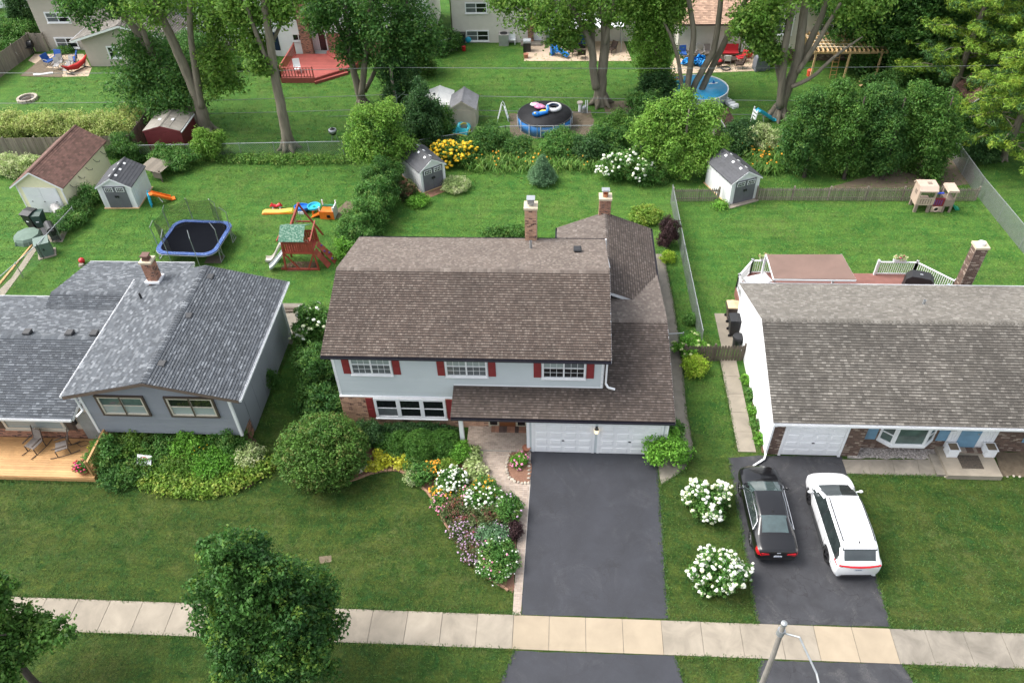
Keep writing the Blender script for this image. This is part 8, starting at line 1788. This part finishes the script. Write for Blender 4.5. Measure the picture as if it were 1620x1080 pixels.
EX = [[(XL-.1,YF-.1),(XR,YF-.1),(XR,YB),(XL-.1,YB)], [(GX0,GY-.1),(GX1,GY-.1),(GX1,41),(GX0,41)], [(-36,22.6),(-22.4,22.6),(-22.4,24.9),(-15.5,24.9),(-15.5,37),(-36,37)], [(10.2,25.3),(34,25.3),(34,35),(23,35),(23,39),(10.5,39),(10.2,35)],
      GP([(839,713),(1052,719),(1041,737),(1057,978),(825,972)]), GP([(812,1029),(1068,1037),(1092,1110),(780,1110)]), GP([(1152,724),(1332,722),(1340,745),(1409,991),(1197,986),(1175,853)]), GP([(1203,1044),(1428,1050),(1465,1115),(1190,1110)]), GP(bedpts), GP(walk_l+[(824,972),(839,765),(840,711)]),
      [(-200,SW0),(200,SW0),(200,SW1),(-200,SW1)], GP([(1034,402),(1050,402),(1064,470),(1078,560),(1087,655),(1096,700),(1094,722),(1083,742),(1046,766),(1041,737),(1052,720)]), [(8.9,25.4),(10.3,25.4),(10.3,32),(8.9,32)], GP([(1332,720),(1640,720),(1640,754),(1340,751)]),
      GP([(182,690),(400,690),(425,735),(418,755),(395,770),(350,783),(300,783),(240,770),(170,755),(155,730)]), GP([(1130,496),(1178,496),(1190,552),(1142,552)]), GP([(26,383),(48,358),(112,352),(99,383)]), GP([(-30,487),(18,440),(56,384),(66,384),(36,428),(-10,490)])]
def scatter(x0, x1, y0, y1, dens, clus=3):
    n = int((x1-x0)*(y1-y0)*dens/clus); c = np.stack([x0+(x1-x0)*RNG.random(n), y0+(y1-y0)*RNG.random(n)],1); P = np.repeat(c, clus, 0)+RNG.normal(size=(n*clus,2))*.05
    k = np.ones(len(P), bool)
    for e in EX: k &= ~inpoly(P, e)
    return P[k]
blades('grass', scatter(-27, 22, 12.4, 26.5, 90, 4), .055, .012, L_grass, 'short darker grass of the front lawns')
blades('grass', scatter(-40, 32, 26.5, 50, 55, 4), .07, .016, L_grassb, 'brighter green grass of the middle back lawns')
blades('grass', scatter(-48, 32, 50, 72, 26, 4), .09, .024, L_grassb, 'brighter green grass of the far back lawns')
def edge(pts, dens=110, sp=.05):
    o = []
    for a, b in zip(pts, pts[1:]):
        n = max(3, int((b-a).length*dens)); f = RNG.random(n)[:,None]; o.append(np.array(a)[None,:2]*(1-f)+np.array(b)[None,:2]*f+RNG.normal(size=(n,2))*sp)
    return np.concatenate(o)
V2 = lambda x, y: Vector((x,y,0))
E_ = [edge([V2(-30,SW1+.05),V2(-1.3,SW1+.05)]), edge([V2(4.9,SW1+.05),V2(8.4,SW1+.05)]), edge([V2(14.1,SW1+.05),V2(26,SW1+.05)]), edge([V2(-30,SW0-.05),V2(-1.4,SW0-.05)]), edge([V2(5.0,SW0-.05),V2(8.3,SW0-.05)]), edge([V2(14.0,SW0-.05),V2(24,SW0-.05)]),
      edge([G(1041,737),G(1057,978)]), edge([G(1152,724),G(1175,853),G(1197,986)]), edge([G(1341,750),G(1409,991)]), edge([G(812,1029),G(785,1100)]), edge([G(1068,1037),G(1090,1100)]), edge([G(1203,1044),G(1192,1100)]), edge([G(1428,1050),G(1462,1100)]), edge([G(*p) for p in bed_front], 60, .04),
      edge([G(1046,766),G(1083,742),G(1094,722),G(1096,700),G(1087,655),G(1078,560),G(1064,470),G(1050,402)]), edge([V2(8.93,25.5),V2(8.93,31.9)]), edge([G(1340,751),G(1494,754)]), edge([V2(-36,22.5),V2(-22.3,22.5)]), edge([V2(-15.4,25.5),V2(-15.3,33)])]
blades('grass', np.concatenate(E_), .085, .013, L_grass, 'longer grass fringing the paving edges')
